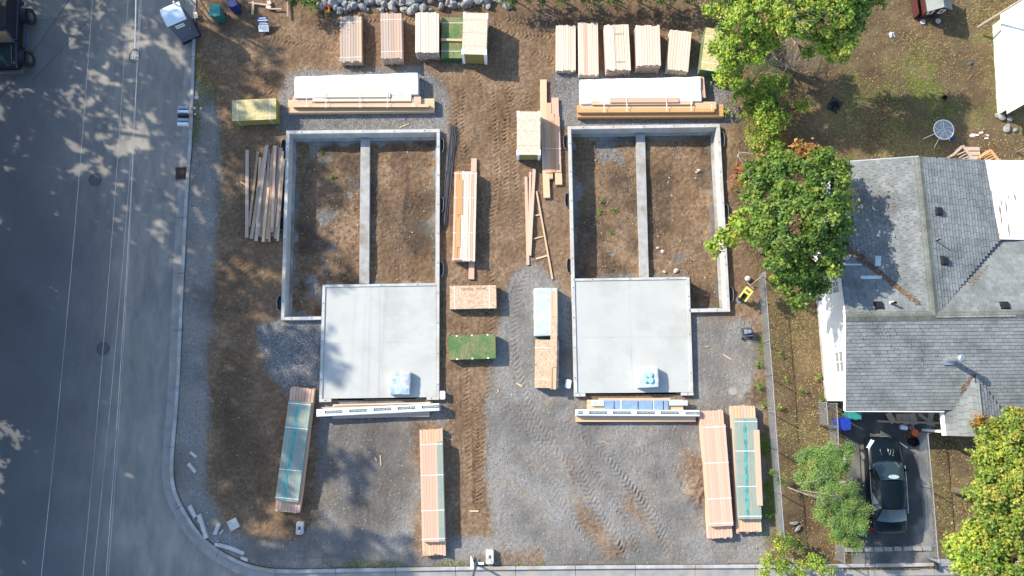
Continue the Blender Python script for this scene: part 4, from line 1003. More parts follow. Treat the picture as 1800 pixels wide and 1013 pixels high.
# white coated lean-to roof
E2 = P(1880, 283, 2.45); E3 = P(1880, 423, 2.45)
M['whiteroof'] = NT('white_roof_coating', .6)
_n = M['whiteroof']; _f = _n.noise(_n.pos((2.2, 1.1, 1)), 1.7, 7, .7); M['whiteroof'] = _n.col(_n.mix(_n.ramp(_f, [(.30, (1,1,1)), (.345, (0,0,0))]), (.74,.75,.755), (.16,.11,.09)))
VEz = VE + Vector((0,0,.03)); pls = [E1 + Vector((0,0,.03)), VEz, E3, E2]
for k in range(4):
    t0, t1 = k/4, (k+1)/4; a = pls[0].lerp(pls[3], t0); b = pls[1].lerp(pls[2], t0); c = pls[1].lerp(pls[2], t1 - .003); d = pls[0].lerp(pls[3], t1 - .003)
    mb = MB(); mb.prism([tuple(v - Vector((0,0,.05))) for v in (a,b,c,d)], [tuple(v) for v in (a,b,c,d)]); mb.build('roof_panel', M['whiteroof'], house, HS)
mb = MB()
for k in range(9):                                   # curled splits in the coating
    x, y = random.uniform(1752, 1795), random.uniform(330, 405); l = random.uniform(10, 38); p = onplane(x, y, plane3(pls[0], pls[1], pls[3])) ; q = onplane(x + 3, y + l, plane3(pls[0], pls[1], pls[3]))
    w_ = random.uniform(.02, .05); up = Vector((0,0,.012)); m_ = (p+q)/2 + Vector((w_, 0, 0)); mb.poly([p+up, (p+q)/2+Vector((-w_,0,.012)), q+up, m_+up])
mb.build('coating_split', M['edge_brown'], house, HS)
# porch gable
AP = onplane(1714, 657, plS); ZP = AP.z; plR = (AP, Vector((0, 0, 1)))
PF = onplane(1727, 768, plR); PLb = P(1660, 726, 2.45); PLf = P(1664, 766, 2.45)
PRb = P(1752, 724, 2.45); PRf = P(1790, 766, 2.45)
up = Vector((0, 0, .05))
plPL = plane3(AP + up, PF + up, (PLb + PLf)/2)
shingle_plane(house, [PLb, PLf, PF + up, AP + up], None, 'shingle', 'shingle')
shingle_plane(house, [AP + up, PF + up, PRf, PRb], None, 'shingle', 'shingle')
mb = MB(); d = (PLf - PLb).normalized()
mb.prism([tuple(PLb + Vector((-.12,0,-.22))), tuple(PLf + Vector((-.12,0,-.22))), tuple(PLf + Vector((.02,0,-.22))), tuple(PLb + Vector((.02,0,-.22)))], [tuple(PLb + Vector((-.12,0,.0))), tuple(PLf + Vector((-.12,0,.0))), tuple(PLf + Vector((-.01,0,.0))), tuple(PLb + Vector((-.01,0,.0)))]); mb.build('porch_gutter', M['white'], house, HS)
for p in (PLf, PF): mb = MB(); mb.box(p.x+.05, p.x+.17, p.y+.12, p.y+.24, 0, min(p.z, 2.4)-.1); mb.build('porch_post', M['white'], house, HS)
# walls
BW0 = P(1451.5, 705, 0); BWN = P(1434, 500, 0)
xw = BW0.x; ys = BW0.y; dirw = (BWN - BW0); dirw.z = 0; dirw.normalize()          # west wall direction (north)
e_ = Vector((dirw.y, -dirw.x, 0))
def zroof(pt, pl):
    o, n = pl; return o.z - ((pt.x-o.x)*n.x + (pt.y-o.y)*n.y) / n.z
Lw = (VW - BW0).dot(dirw); Ln = (WN - BW0).dot(dirw) - .25; Lr = (RW - BW0).dot(dirw)
def wpt(l, off, z): q = BW0 + dirw*l + e_*off; return Vector((q.x, q.y, z))
mb = MB(); prof = [(0, ZE-.1), (Lr, ZR-.10), (Lw-.1, ZE-.08)]
outer = [wpt(0,0,0)] + [wpt(l,0,z) for l, z in prof] + [wpt(Lw-.1,0,0)]; inner = [p + e_*.16 for p in outer]
mb.poly(outer); mb.poly(inner[::-1])
for i in range(len(outer)): j = (i+1) % len(outer); mb.quad(outer[i], inner[i], inner[j], outer[j])
mb.build('gable_wall', M['siding'], house, HS)
def wall_run(l0, o0, l1, o1, h, th=.16, name='wall'):
    a, b = wpt(l0,o0,0), wpt(l1,o1,0); d = (b-a).normalized(); nn = Vector((-d.y, d.x, 0))*th; mb = MB()
    loop = [a, b, b+nn, a+nn]; mb.prism([tuple(p) for p in loop], [(p.x,p.y,h) for p in loop]); return mb.build(name, M['siding'], house, HS)
wall_run(0, .17, 0, 13, ZE-.12); wall_run(Lw, 0, Ln, 0, ZE-.12, -.16); wall_run(Ln, .16, Ln, 13, ZE-.12, -.16)
# clapboard joints: proud boards on the gable wall
jb = MB()
for k in range(1, 13):
    z = .2*k
    a, b = wpt(.02, -.006, z), wpt(Lw - .12, -.006, z); jb.prism([tuple(a), tuple(a + e_*.005), tuple(b + e_*.005), tuple(b)], [tuple(a + Vector((0,0,.012))), tuple(a + e_*.005 + Vector((0,0,.012))), tuple(b + e_*.005 + Vector((0,0,.012))), tuple(b + Vector((0,0,.012)))])
jb.build('siding_lap', M['siding'], house, HS)
mb = MB(); mb.prism([tuple(wpt(-.02,-.05,0)), tuple(wpt(-.02,0,0)), tuple(wpt(Lw,0,0)), tuple(wpt(Lw,-.05,0))][::1], [tuple(wpt(-.02,-.05,.18)), tuple(wpt(-.02,0,.18)), tuple(wpt(Lw,0,.18)), tuple(wpt(Lw,-.05,.18))]); mb.build('plinth', M['kerb'], house, HS)
# rake and eave trim
def trim(a, b, w_, h, mat='white'):
    d = (b-a).normalized(); side = Vector((-d.y, d.x, 0)).normalized()*w_; mb = MB(); dn = Vector((0,0,-h))
    lp = [a, b, b+side, a+side]
    if (lp[1]-lp[0]).cross(lp[2]-lp[0]).z < 0: lp = lp[::-1]
    mb.prism([tuple(p+dn) for p in lp], [tuple(p) for p in lp]); return mb.build('roof_trim', M[mat], house, HS)
trim(EW_ + Vector((0,-.003,-.0)), P(1660,723,ZE), -.05, .14); trim(RW + Vector((-.003,0,.0)), EW_ + Vector((-.003,0,0)), -.05, .15); trim(RW + Vector((-.003,0,0)), VW + Vector((-.003,0,0)), .05, .15); trim(WN, VW, -.05, .14, 'steel'); trim(R1 + Vector((0,.003,0)), WN + Vector((0,.003,0)), -.04, .14, 'steel')
# windows in the west wall
def wall_pt(px, py):
    d = ray(px, py); c = Vector((0,0,H)); return c + d * ((BW0 - c).dot(e_) / d.dot(e_))
M['paneglass'] = m_plain('sky_lit_pane', (.22,.24,.26), .15, spec=.8)
def window(px0, py0, px1, py1, w_, h_):
    c = wall_pt((px0+px1)/2, (py0+py1)/2); fr = empty('x', (0,0,0)); bpy.data.objects.remove(fr)
    ln = (c - BW0).dot(dirw); z = c.z; mb = MB()
    def slab(l0, l1, z0, z1, o0, o1, m_): 
        a = [wpt(l0,o0,z0), wpt(l0,o1,z0), wpt(l1,o1,z0), wpt(l1,o0,z0)]; b = [Vector((p.x,p.y,z1)) for p in a]
        if (a[1]-a[0]).cross(a[2]-a[0]).z < 0: a, b = a[::-1], b[::-1]
        m_.prism([tuple(p) for p in a], [tuple(p) for p in b])
    m1 = MB(); t = .05
    slab(ln-w_/2-t, ln+w_/2+t, z+h_/2, z+h_/2+t, -.05, -.001, m1); slab(ln-w_/2-t, ln+w_/2+t, z-h_/2-t, z-h_/2, -.06, -.001, m1)
    slab(ln-w_/2-t, ln-w_/2, z-h_/2, z+h_/2, -.05, -.001, m1); slab(ln+w_/2, ln+w_/2+t, z-h_/2, z+h_/2, -.05, -.001, m1); slab(ln-.015, ln+.015, z-h_/2, z+h_/2, -.04, -.013, m1); slab(ln-w_/2, ln-.015, z-.015, z+.015, -.04, -.013, m1); slab(ln+.015, ln+w_/2, z-.015, z+.015, -.04, -.013, m1)
    wf = m1.build('window', M['white'], house, HS); m2 = MB(); slab(ln-w_/2, ln+w_/2, z-h_/2, z+h_/2, -.012, -.002, m2); m2.build('pane', M['paneglass'], wf)
window(1470, 618, 1483, 655, .95, .95); window(1465, 495, 1475, 514, .55, .6)
# roof furniture
def roof_vent(px, py, pl):
    p = onplane(px, py, pl); n = pl[1] if pl[1].z > 0 else -pl[1]; q = n.to_track_quat('Z', 'Y').to_euler(); mb = MB()
    mb.prism([(-.24,-.24,.0),(.24,-.24,.0),(.24,.24,.0),(-.24,.24,.0)], [(-.22,-.22,.03),(.22,-.22,.03),(.22,.22,.03),(-.22,.22,.03)]); mb.prism([(-.17,-.17,.03),(.17,-.17,.03),(.17,.17,.03),(-.17,.17,.03)], [(-.14,-.15,.16),(.14,-.15,.16),(.14,.15,.13),(-.14,.15,.13)])
    mb.build('roof_vent', M['black'], house, p + Vector(HS), q)
roof_vent(1649, 372, plE); roof_vent(1659, 459, plE); roof_vent(1544.5, 538, plN); roof_vent(1766, 538, plN)
def pipe(px, py, pl, r_, h_, mat, cap=False, boot=None):
    p = onplane(px, py, pl); mb = MB(); prof = [(r_, -.1), (r_, h_)] + ([(r_*1.35, h_+.01), (r_*1.35, h_+.10), (r_*.9, h_+.17), (0, h_+.18)] if cap else [(r_*.8, h_), (r_*.8, h_-.1), (0, h_-.1)])
    mb.lathe(prof, 16); o = mb.build('flue_pipe', M[mat], house, p + Vector(HS), smooth=False)
    mb = MB(); mb.box(-r_*2, r_*2, -r_*2, r_*2, .0, .03); mb.build('flashing', M[boot or 'steel'], o, (0,0,.0))
pipe(1667, 632, plS, .13, 1.05, 'steel', True, 'steel'); pipe(1567, 534, plN, .06, .45, 'black', False, 'white'); pipe(1645, 424, plE, .035, .4, 'black')
tag_ = None
for (x0, y0, x1, y1, pl) in [(1475,464,1514,467,plN),(1512,485,1550,491,plN),(1538,450,1548,468,plW)]:  # pale strips: broken tree shade painted onto the roof as colour
    a, b, c, d = [onplane(x, y, pl) + Vector((0,0,.045)) for x, y in ((x0,y1),(x1,y1),(x1,y0),(x0,y0))]; mb = MB(); mb.quad(a,b,c,d); mb.quad(*[v - Vector((0,0,.01)) for v in (d,c,b,a)]); mb.build('painted_dapple', M['wrapblue'], house, HS)
# ---------------------------------------------------------------- foliage
def leaf_arrays(C, N, size, col, asp=.62, bend=.18):
    """C (n,3) centres, N (n,3) normals, size (n,), col (n,3) -> quads"""
    n = len(C); N = N / (np.linalg.norm(N, axis=1, keepdims=True) + 1e-9)
    r_ = RNG.normal(size=(n, 3)); T = np.cross(N, r_); T /= np.linalg.norm(T, axis=1, keepdims=True) + 1e-9; B = np.cross(N, T)
    s = size[:, None]
    v0 = C + T*s*.5; v1 = C + B*s*.5*asp - N*s*bend; v2 = C - T*s*.5; v3 = C - B*s*.5*asp - N*s*bend
    V = np.stack([v0, v1, v2, v3], 1).reshape(-1, 3); Fc = np.arange(4*n).reshape(n, 4); return V, Fc, np.repeat(col, 4, 0)
def pal(cols, idx, jit=.18):
    c = np.array(cols, float)[idx]; return np.clip(c * (1 + RNG.normal(0, jit, (len(idx), 1))) * (1 + RNG.normal(0, .06, (len(idx), 3))), 0.004, .9)
YG = [(.32,.43,.05),(.24,.36,.04),(.42,.46,.07),(.15,.26,.033),(.36,.40,.055),(.20,.32,.04)]
MG = [(.10,.185,.028),(.155,.245,.034),(.065,.13,.024),(.23,.30,.045),(.12,.20,.033)]
OL = [(.33,.36,.05),(.20,.29,.04),(.40,.36,.06),(.11,.19,.028),(.24,.30,.045),(.14,.22,.03)]
FE = [(.17,.30,.08),(.23,.36,.09),(.32,.39,.10),(.13,.24,.065)]
OR = [(.45,.17,.05),(.35,.10,.04),(.40,.24,.05),(.2,.2,.03),(.25,.13,.05)]
DG = [(.03,.065,.015),(.045,.09,.018),(.06,.11,.02)]
BL = [(.10,.17,.09),(.13,.2,.09),(.08,.13,.06)]
def crown_mesh(name, blobs, leaf, dens, gap=.35, asp=.62, flat=.75, sub=.45, bend=.18):
    """blobs: (x, y, z, r, palette) world; leaves gathered in sub-clumps over each blob"""
    Cs, Ns, Ss, Cc = [], [], [], []
    for (x, y, z, r_, pl) in blobs:
        m = max(3, int(5.5 * (r_ / sub) ** 2)); d = RNG.normal(size=(m, 3)); d[:, 2] = np.abs(d[:, 2]) * 1.0 - .35; d /= np.linalg.norm(d, axis=1, keepdims=True)
        rad = r_ * RNG.uniform(.55, 1.05, (m, 1)); sc = np.array([x, y, z]) + d * rad * np.array([1, 1, flat]); keep_ = RNG.random(m) > gap * .5; keep_[0] = True; sc = sc[keep_]; d = d[keep_]
        k = max(4, int(dens * sub * sub))
        for c, dd_ in zip(sc, d):
            rr = sub * RNG.uniform(.55, 1.1); o = RNG.normal(size=(k, 3)) * np.array([.42, .42, .24]) * rr
            p = c + o; nn = RNG.normal(size=(k, 3)) * .55 + np.array([0, 0, .8]) + dd_ * .45 + o / (rr + 1e-6) * .5
            ci = RNG.integers(0, len(pl)); ix = np.where(RNG.random(k) < .62, ci, RNG.integers(0, len(pl), k))
            Cs.append(p); Ns.append(nn); Ss.append(leaf * RNG.uniform(.4, 1.4, k)); Cc.append(pal(pl, ix))
    V, Fc, cc = leaf_arrays(np.concatenate(Cs), np.concatenate(Ns), np.concatenate(Ss), np.concatenate(Cc), asp, bend)
    return np_mesh(name, V, Fc, M['leaf'], cc)
def plant(name, label, cat, trunk_px, zc, blobs_px, leaf, dens, group=None, gap=.35, trunk_r=.16, sub=.45, asp=.62, limbs=True, flat=.75, bark='bark', bend=.18):
    """blobs_px: (px, py, r px, z, palette)"""
    base = P(*trunk_px, zc * .7 if limbs else 0); g = gz(base.x, base.y); root = empty(name, (base.x, base.y, g), 0, label, cat, group); bl = []
    for (x, y, r_, z, pl) in blobs_px:
        p = P(x, y, z); bl.append((p.x - base.x, p.y - base.y, z - g, r_ / F * (H - z), pl))
    link('crown', crown_mesh('crown', bl, leaf, dens, gap, asp, flat, sub, bend), root)
    if limbs:
        mb = MB(); top = Vector((0, 0, zc * .45)); mb.tube([(0,0,-.2), (.05,.03,zc*.2), tuple(top)], [trunk_r*1.25, trunk_r, trunk_r*.8], 8)
        for (x, y, z, r_, pl) in bl:
            e = Vector((x, y, z)); far = math.hypot(x, y) > 2.2
            m1 = top.lerp(e, .45) + Vector((random.uniform(-.2,.2), random.uniform(-.2,.2), .15)); mb.tube([top*.92, m1, e], [trunk_r*.2, trunk_r*.12, trunk_r*.04], 5)
            for k in range(2 if far else 5):
                d = Vector((random.gauss(0,1), random.gauss(0,1), random.uniform(0,.7))).normalized(); mb.tube([m1.lerp(e, .5), m1.lerp(e,.8) + d*r_*.35, e + d*r_*.85], [trunk_r*.2, trunk_r*.12, .006], 4)
        mb.build('trunk', M[bark], root)
    return root
plant('maple_tree', 'dense green maple overhanging the right foundation corner and the house roof', 'tree', (1390, 410), 6.5,
  [(1400,325,52,5.2,MG),(1352,350,44,4.6,MG),(1450,335,42,5.2,MG),(1392,395,58,6.0,MG),(1445,395,46,5.6,MG),(1350,405,36,4.6,MG),(1385,455,42,5.0,MG),(1432,455,46,5.0,MG),(1405,500,34,4.2,MG),(1428,495,28,4.0,MG),
   (1310,392,24,4.0,YG),(1285,408,17,3.8,YG),(1268,425,13,3.6,YG),(1255,437,8,3.5,YG),(1330,310,28,4.0,MG),(1372,290,28,4.2,MG),(1475,305,24,5.0,MG),(1482,350,18,5.0,OL),(1440,290,28,4.8,MG),(1475,400,22,5.0,MG),
   (1405,270,18,4.5,OR),(1432,262,9,4.6,OR),(1330,285,14,3.6,OR),(1455,280,18,4.6,OL),(1400,530,10,3.8,MG),(1462,430,24,4.6,MG),(1370,500,14,3.8,MG)], .18, 330, gap=.3, asp=.8, sub=.40, bend=.12)
plant('shrub', 'reddish-orange leaved shrub between the right foundation and the maple', 'shrub', (1300, 330), 1.2, [(1296,320,14,1.2,OR),(1310,345,12,1.0,OL),(1302,300,10,1.2,OR)], .13, 260, sub=.3, trunk_r=.04, gap=.5)
plant('yellow_green_tree', 'large bright yellow-green tree at the top overhanging the lumber row', 'tree', (1390, 25), 7,
  [(1262,78,17,3.2,YG),(1290,95,30,3.8,YG),(1298,45,36,4.6,YG),(1282,140,24,3.0,YG),(1275,120,16,3.0,YG),(1335,15,44,5.6,YG),(1330,85,30,4.2,YG),(1395,15,50,6.2,YG),(1460,20,44,6.0,YG),(1480,70,32,5.2,YG),(1445,80,26,4.8,YG),(1498,15,34,5.4,MG),(1425,50,26,5.2,YG),
   (1380,-30,60,6.4,YG),(1255,15,16,3.4,YG),(1470,100,16,4.4,YG),(1310,165,14,2.2,YG),(1360,60,24,4.6,YG),(1415,95,12,4.2,YG),(1500,45,20,5.2,MG),(1300,-20,40,4.6,MG),(1240,-30,30,3.0,MG),(1450,-30,50,6.0,MG),(1520,-10,26,5.0,MG),(1545,0,12,4.6,OL)], .165, 460, gap=.25, sub=.40, asp=.75)
GB = 'bushes in the strip between the lot and the yard'
plant('bush', 'feathery blue-green bush below the big yellow-green tree', 'bush', (1345, 130), 1.5, [(1338,125,18,1.2,BL),(1355,115,14,1.4,BL),(1330,140,13,1.0,BL),(1362,130,12,1.2,BL)], .07, 900, group=GB, sub=.3, asp=.25, trunk_r=.04)
plant('bush', 'bright green leafy bush in the strip right of the top right lumber pack', 'bush', (1352, 170), 2, [(1365,150,20,1.8,YG),(1350,180,26,1.6,MG),(1330,172,16,1.2,YG),(1365,190,15,1.2,MG),(1372,140,12,1.8,YG)], .14, 330, group=GB, sub=.32, trunk_r=.05)
plant('bush', 'leafy yellow-green thicket between the big yellow-green tree and the maple', 'bush', (1330, 165), 2.4, [(1322,160,22,2.0,YG),(1340,195,24,2.0,YG),(1355,215,24,1.8,YG),(1325,190,18,1.6,OL),(1345,150,16,2.2,YG),(1375,210,16,1.4,YG),(1340,250,20,1.4,OL),(1362,255,16,1.4,YG)], .15, 330, group=GB, sub=.34, trunk_r=.05)
plant('bush', 'small round green bush standing apart on the yard side of the strip', 'bush', (1408, 187), 1, [(1405,185,12,.8,YG),(1418,182,11,.8,YG),(1412,193,8,.6,MG)], .13, 300, group=GB, sub=.28, trunk_r=.03)
plant('bush', 'yellow and orange bush right of the right foundation top corner', 'bush', (1335, 215), 1.4, [(1335,210,22,1.2,OL),(1318,225,15,1.0,OL),(1350,232,22,1.0,YG),(1330,245,18,.9,OL),(1368,225,12,.9,OR),(1378,242,12,.8,OR),(1312,200,12,.9,OL)], .12, 270, group=GB, sub=.32, gap=.55, trunk_r=.04)
plant('bush', 'low sparse bush at the right end of the orange lumber bundle', 'bush', (1284, 190), .6, [(1282,196,7,.4,YG),(1286,182,6,.4,MG),(1290,150,9,.6,YG)], .12, 260, group=GB, sub=.25, trunk_r=.02)
plant('olive_green_tree', 'big yellow-olive tree at the bottom right corner beside the porch', 'tree', (1765, 880), 6,
  [(1770,738,24,3.8,OL),(1742,765,24,4.2,OL),(1722,735,11,3.4,OR),(1790,745,26,4.2,OL),(1738,805,28,4.8,OL),(1790,800,34,5.4,OL),(1752,855,36,5.6,OL),(1805,860,40,5.8,OL),(1748,905,34,5.2,OL),(1795,925,40,5.4,OL),(1722,972,34,4.6,YG),(1778,985,40,5.0,OL),(1690,952,18,3.8,YG),(1700,1000,28,4.2,YG),(1745,1025,40,4.6,OL),(1820,780,30,4.8,OL),(1675,970,10,3.6,YG),(1765,830,36,4.2,OL),(1770,880,44,4.4,OL),(1740,940,36,4.0,OL),(1735,870,26,4.0,OL),(1755,780,26,4.0,OL),(1728,860,16,4.6,OL),(1712,940,18,4.2,YG),(1830,1000,40,5,OL)], .165, 470, gap=.1, sub=.44, asp=.8)
plant('feathery_tree', 'light feathery green tree leaning over the driveway fence', 'tree', (1448, 880), 3.5,
  [(1445,825,26,2.6,FE),(1475,812,24,2.8,FE),(1425,805,18,2.4,FE),(1460,800,20,2.8,FE),(1478,845,20,2.8,FE),(1490,790,9,2.6,FE),(1430,850,18,2.4,FE),(1460,870,18,2.6,FE),(1497,855,9,2.8,FE),(1408,835,12,2.0,FE)], .095, 2600, gap=.15, sub=.36, asp=.3, trunk_r=.06, flat=.6)
plant('feathery_tree', 'yellower feathery shrub next to the rear of the black car', 'tree', (1478, 905), 3.0,
  [(1468,912,26,2.2,FE),(1498,905,24,2.4,FE),(1490,930,24,2.2,FE),(1512,925,14,2.4,FE),(1450,900,18,2.0,FE),(1500,880,15,2.4,FE),(1480,950,14,2.0,OL),(1518,900,10,2.4,FE),(1506,958,8,2.0,FE)], .095, 2600, gap=.15, sub=.34, asp=.3, trunk_r=.05, flat=.6)
plant('shrub', 'small green tuft growing over the wire fence rail', 'shrub', (1366, 838), 1.2, [(1362,836,10,1.1,MG),(1374,843,8,1.0,FE)], .07, 900, sub=.25, trunk_r=.03)
plant('yellow_shrub', 'yellow-leaved shrub at the bottom edge behind the end of the kerb', 'shrub', (1385, 990), 1.6, [(1368,985,22,1.4,YG),(1350,1000,18,1.2,YG),(1395,962,17,1.2,MG),(1372,950,13,1.0,YG),(1440,992,15,1.4,YG),(1455,1000,13,1.2,YG),(1410,1000,16,1.2,YG),(1425,985,10,1.2,YG),(1385,1015,20,1.2,YG)], .12, 330, sub=.32, trunk_r=.04, gap=.4)
plant('dark_hedge', 'dark green bush behind the boulders at the top left', 'bush', (536, -8), 1.4, [(545,4,14,1.4,MG),(528,0,18,1.2,DG),(555,-14,22,1.4,MG),(515,-10,18,1.2,DG)], .13, 300, sub=.32, trunk_r=.04)
GH = 'hedge bushes along the top edge'
for i, x in enumerate(range(905, 1245, 44)):
    plant('hedge_bush', 'dark hedge bush at the top edge above the churned soil', 'bush', (x, -12), 1.4, [(x-12, -4 - (i % 2)*4, 15, 1.2, DG if i % 2 else MG), (x+10, -7, 17, 1.3, DG), (x, -24, 24, 1.5, DG)], .12, 260, group=GH, sub=.32, trunk_r=.04)
# weeds
GWD = 'small weeds growing along the fence and in the crawl spaces'
for (x, y, r_, z, lab) in [(1334,642,7,.2,'tuft of weed in the soil beside the fence, upper'),(1336,678,7,.2,'tuft of weed in the soil beside the fence, lower'),(1362,878+76,6,.2,'weed at the foot of the wire fence near the bottom'),(1352,810+100,5,.2,'weed right of the green treated bundle'),(1340,712,5,.15,'weed by the top of the green treated bundle'),
                     (1374,622,7,.25,'broad pale weed in the dry strip, upper'),(1412,690,8,.25,'broad yellow weed in the dry strip'),(1382,668,6,.2,'pale weed low in the dry strip'),(1446,700,7,.25,'weed at the foot of the white wall'),(1438,662,6,.2,'small weed near the white wall'),(1370,715,6,.2,'weed in the dry strip level with the gate')]:
    plant('weed', lab, 'weed', (x, y), .3, [(x, y, r_*.75, z, MG if r_ > 6 else YG)], .12, 330, group=GWD, sub=.2, limbs=False)
for (x, y) in [(1055,352),(1075,371),(1056,374),(1074,408),(565,268),(585,312)]:
    p = P(x, y, FLOORZ + .08); root = empty('weed', p, 0, 'bright green seedling on the crawl space soil', 'weed', GWD); link('leaves', crown_mesh('leaves', [(0,0,.02,.14 if x > 1000 else .09,[(.12,.28,.03),(.18,.36,.04)])], .10, 340, .2, .5, .4, .18), root)
# dead branches
def twigs(name, label, paths, n_side, lmax=1.1, rk=1.0, mat='deadwood', cat='dead branch', group='bare grey branches'):
    x0, y0, z0 = paths[0][0][0], paths[0][0][1], paths[0][0][2]; o_ = P(x0, y0, z0); root = empty(name, o_, 0, label, cat, group); mb = MB()
    for path, r_ in paths_r(paths):
        r_ *= rk
        pts = [P(x, y, z) - o_ for x, y, z in path]; mb.tube(pts, [r_*(1 - .75*i/(len(pts)-1)) for i in range(len(pts))], 5)
        for k in range(n_side):
            i = random.randrange(len(pts)-1); a = pts[i].lerp(pts[i+1], random.random()); d = (pts[i+1]-pts[i]).normalized() + Vector((random.gauss(0,.7), random.gauss(0,.7), random.gauss(0,.3))); l = random.uniform(.3, lmax); b = a + d*l*.5; c = b + (d + Vector((random.gauss(0,.4), random.gauss(0,.4), 0)))*l*.5
            mb.tube([a, b, c], [r_*.35, r_*.22, .004], 4)
    mb.build('limb', M[mat], root)
def paths_r(ps): return [(p, .045 if i == 0 else .028) for i, p in enumerate(ps)]
twigs('bare_branch', 'long bare forked branch lying across the top of the yellow-green tree', [[(1358,10,6.6),(1385,22,6.7),(1402,36,6.7),(1440,37,6.6)], [(1385,22,6.7),(1420,17,6.8),(1460,22,6.7)], [(1400,34,6.7),(1408,55,6.2)], [(1378,40,6.3),(1398,5,7.0)]], 6)
twigs('bare_branch', 'grey tangle of dead twigs below the yellow-green tree', [[(1390,118,.3),(1376,92,1.4),(1385,70,1.6)], [(1392,118,.3),(1405,95,1.5),(1425,72,1.7)], [(1388,120,.3),(1365,105,1.3),(1355,90,1.2)], [(1392,120,.3),(1425,110,1.3),(1440,98,1.2)], [(1388,118,.3),(1372,80,1.7)], [(1395,119,.3),(1412,78,1.9)], [(1392,119,.3),(1430,121,1.1)], [(1390,119,.3),(1395,80,1.8),(1402,66,1.6)], [(1386,119,.3),(1352,112,1.0)]], 16)
twigs('bare_branch', 'curved white stick lying above the maple', [[(1296,277,.5),(1300,268,.5),(1340,272,.6),(1375,276,.6)], [(1295,272,.4),(1308,281,.4)]], 2)
twigs('bare_branch', 'pale bare twigs poking out of the feathery tree', [[(1385,857,1.8),(1415,868,2.4),(1445,875,2.9)], [(1400,850,2.4),(1435,845,3.0),(1450,835,3.1)], [(1410,862,2.6),(1450,868,3.1)]], 7, lmax=.45, rk=.4)
tag(link('long_pole', unit_cube('weath'), None, tuple(P(1412, 995, .9)), (0, 0, R(-27)), (1.9, .16, .09)), 'grey timber sticking out of the yellow shrub at the bottom edge', 'timber')

# ---------------------------------------------------------------- street trees beyond the frame (west kerb and north verge)
def shade_blobs(n, r0, z0, z1):
    out = []
    for k in range(n):
        a = random.uniform(0, 2*math.pi); t = random.random(); z = z0 + (z1 - z0)*t; rr = r0 * math.sqrt(random.random()) * math.sin(math.pi*(.12 + .8*t))**.6; out.append((rr*math.cos(a), rr*math.sin(a), z, random.uniform(.8, 1.35), DG + MG))
    return out
SH = []
for v in range(2):
    random.seed(40 + v); SH.append(crown_mesh('crown', shade_blobs((54, 38)[v], 4.6, 4.0, 15.0), .32, (58, 40)[v], (.6, .9)[v], .8, .75, .62))
def street_tree(x, y, rz, s, v, label):
    root = empty('street_tree', (x, y, 0), rz, label, 'tree', 'tall street trees beyond the west kerb'); root.scale = (s, s, s)
    link('crown', SH[v], root); mb = MB(); mb.tube([(0,0,-.3),(.05,.05,3),(0,.1,7),(0,0,13)], [.34,.27,.2,.05], 10)
    for k in range(12):
        a = k*2.4; z = 4 + k*.7; mb.tube([(0,0,z),(math.cos(a)*1.6,math.sin(a)*1.6,z+1.2),(math.cos(a)*3,math.sin(a)*3,z+2.4)], [.12,.08,.02], 5)
    mb.build('trunk', M['bark'], root)
ST = [(-35,-3,.3,1.3,0),(-36,5,1.3,1.4,0),(-36,13,2.3,1.35,0),(-36,21,3.3,1.25,1),(-33.5,-5,0,1.0,0),(-34,2,1.0,1.05,0),(-33,9,2.0,1.1,0),(-34.5,16,3.0,1.05,1),(-33.5,24,4.0,1.0,1),(-35,30,5.0,1.0,1),(-26,33,.7,.8,1),(-19,31,.2,.72,1)]
for i, (x, y, rz, s, v) in enumerate(ST):
    street_tree(x, y, rz, s, v, 'tall street tree beyond the edge of the view that shades the road')
random.seed(77)
def px_cube(name, c, z1, h, mat, label, cat, group=None): 
    C, W, L, a = frame(c, z1); o = link(name, unit_cube(mat), None, (C.x, C.y, z1 - h/2), (0,0,a), (W, L, h)); return tag(o, label, cat, group)
# ---------------------------------------------------------------- fences
def chain_fence(label, pts, h=1.15, group='chain-link fences', post_step=2.4, gauge=.0042, sp=.11):
    W_ = [P(x, y, h) for x, y in pts]; W_ = [Vector((p.x, p.y, 0)) for p in W_]; o_ = W_[0]; root = empty('chain_link_fence', o_, 0, label, 'fence', group)
    rail = MB(); wire = MB()
    for a, b in zip(W_[:-1], W_[1:]):
        L = (b-a).length; d = (b-a).normalized(); n = max(1, round(L/post_step))
        for k in range(n + 1):
            p = a + d*(L*k/n) - o_; mb = MB(); mb.lathe([(.028,-.3),(.028,h+.03),(.034,h+.04),(.02,h+.07),(0,h+.075)], 8, tuple(p)); mb.build('post', M['steel'], root)
        rail.tube([a - o_ + Vector((0,0,h)), b - o_ + Vector((0,0,h))], .018, 6)
        m = int((L + h)/sp)
        for s_ in (1, -1):
            for k in range(m):
                t0 = k*sp - h; lo, hi = max(0, t0), min(L, t0 + h)
                if hi - lo < .02: continue
                z0, z1 = (lo - t0, hi - t0) if s_ > 0 else (h - (lo - t0), h - (hi - t0))
                p, q = a + d*lo - o_, a + d*hi - o_; wire.tube([p + Vector((0,0,z0)), q + Vector((0,0,z1))], gauge, 3, cap=False)
    rail.build('top_rail', M['steel'], root); tag(wire.build('wire_mesh', M['steel'], root), kind='stuff'); return root
chain_fence('long chain-link fence between the lot and the dry strip', [(1345,478),(1353,600),(1358,660),(1367,790),(1379,945)])
chain_fence('chain-link fence on the right side of the driveway by the olive tree', [(1631,762),(1640,860),(1650,990),(1690,991)])
chain_fence('chain-link fence on the left side of the driveway under the feathery tree', [(1473,752),(1478,860),(1485,990)])
chain_fence('small chain-link gate panel standing at the foot of the white wall', [(1453,708),(1456,748),(1473,750),(1471,710)], post_step=1.4, group='chain-link fences')
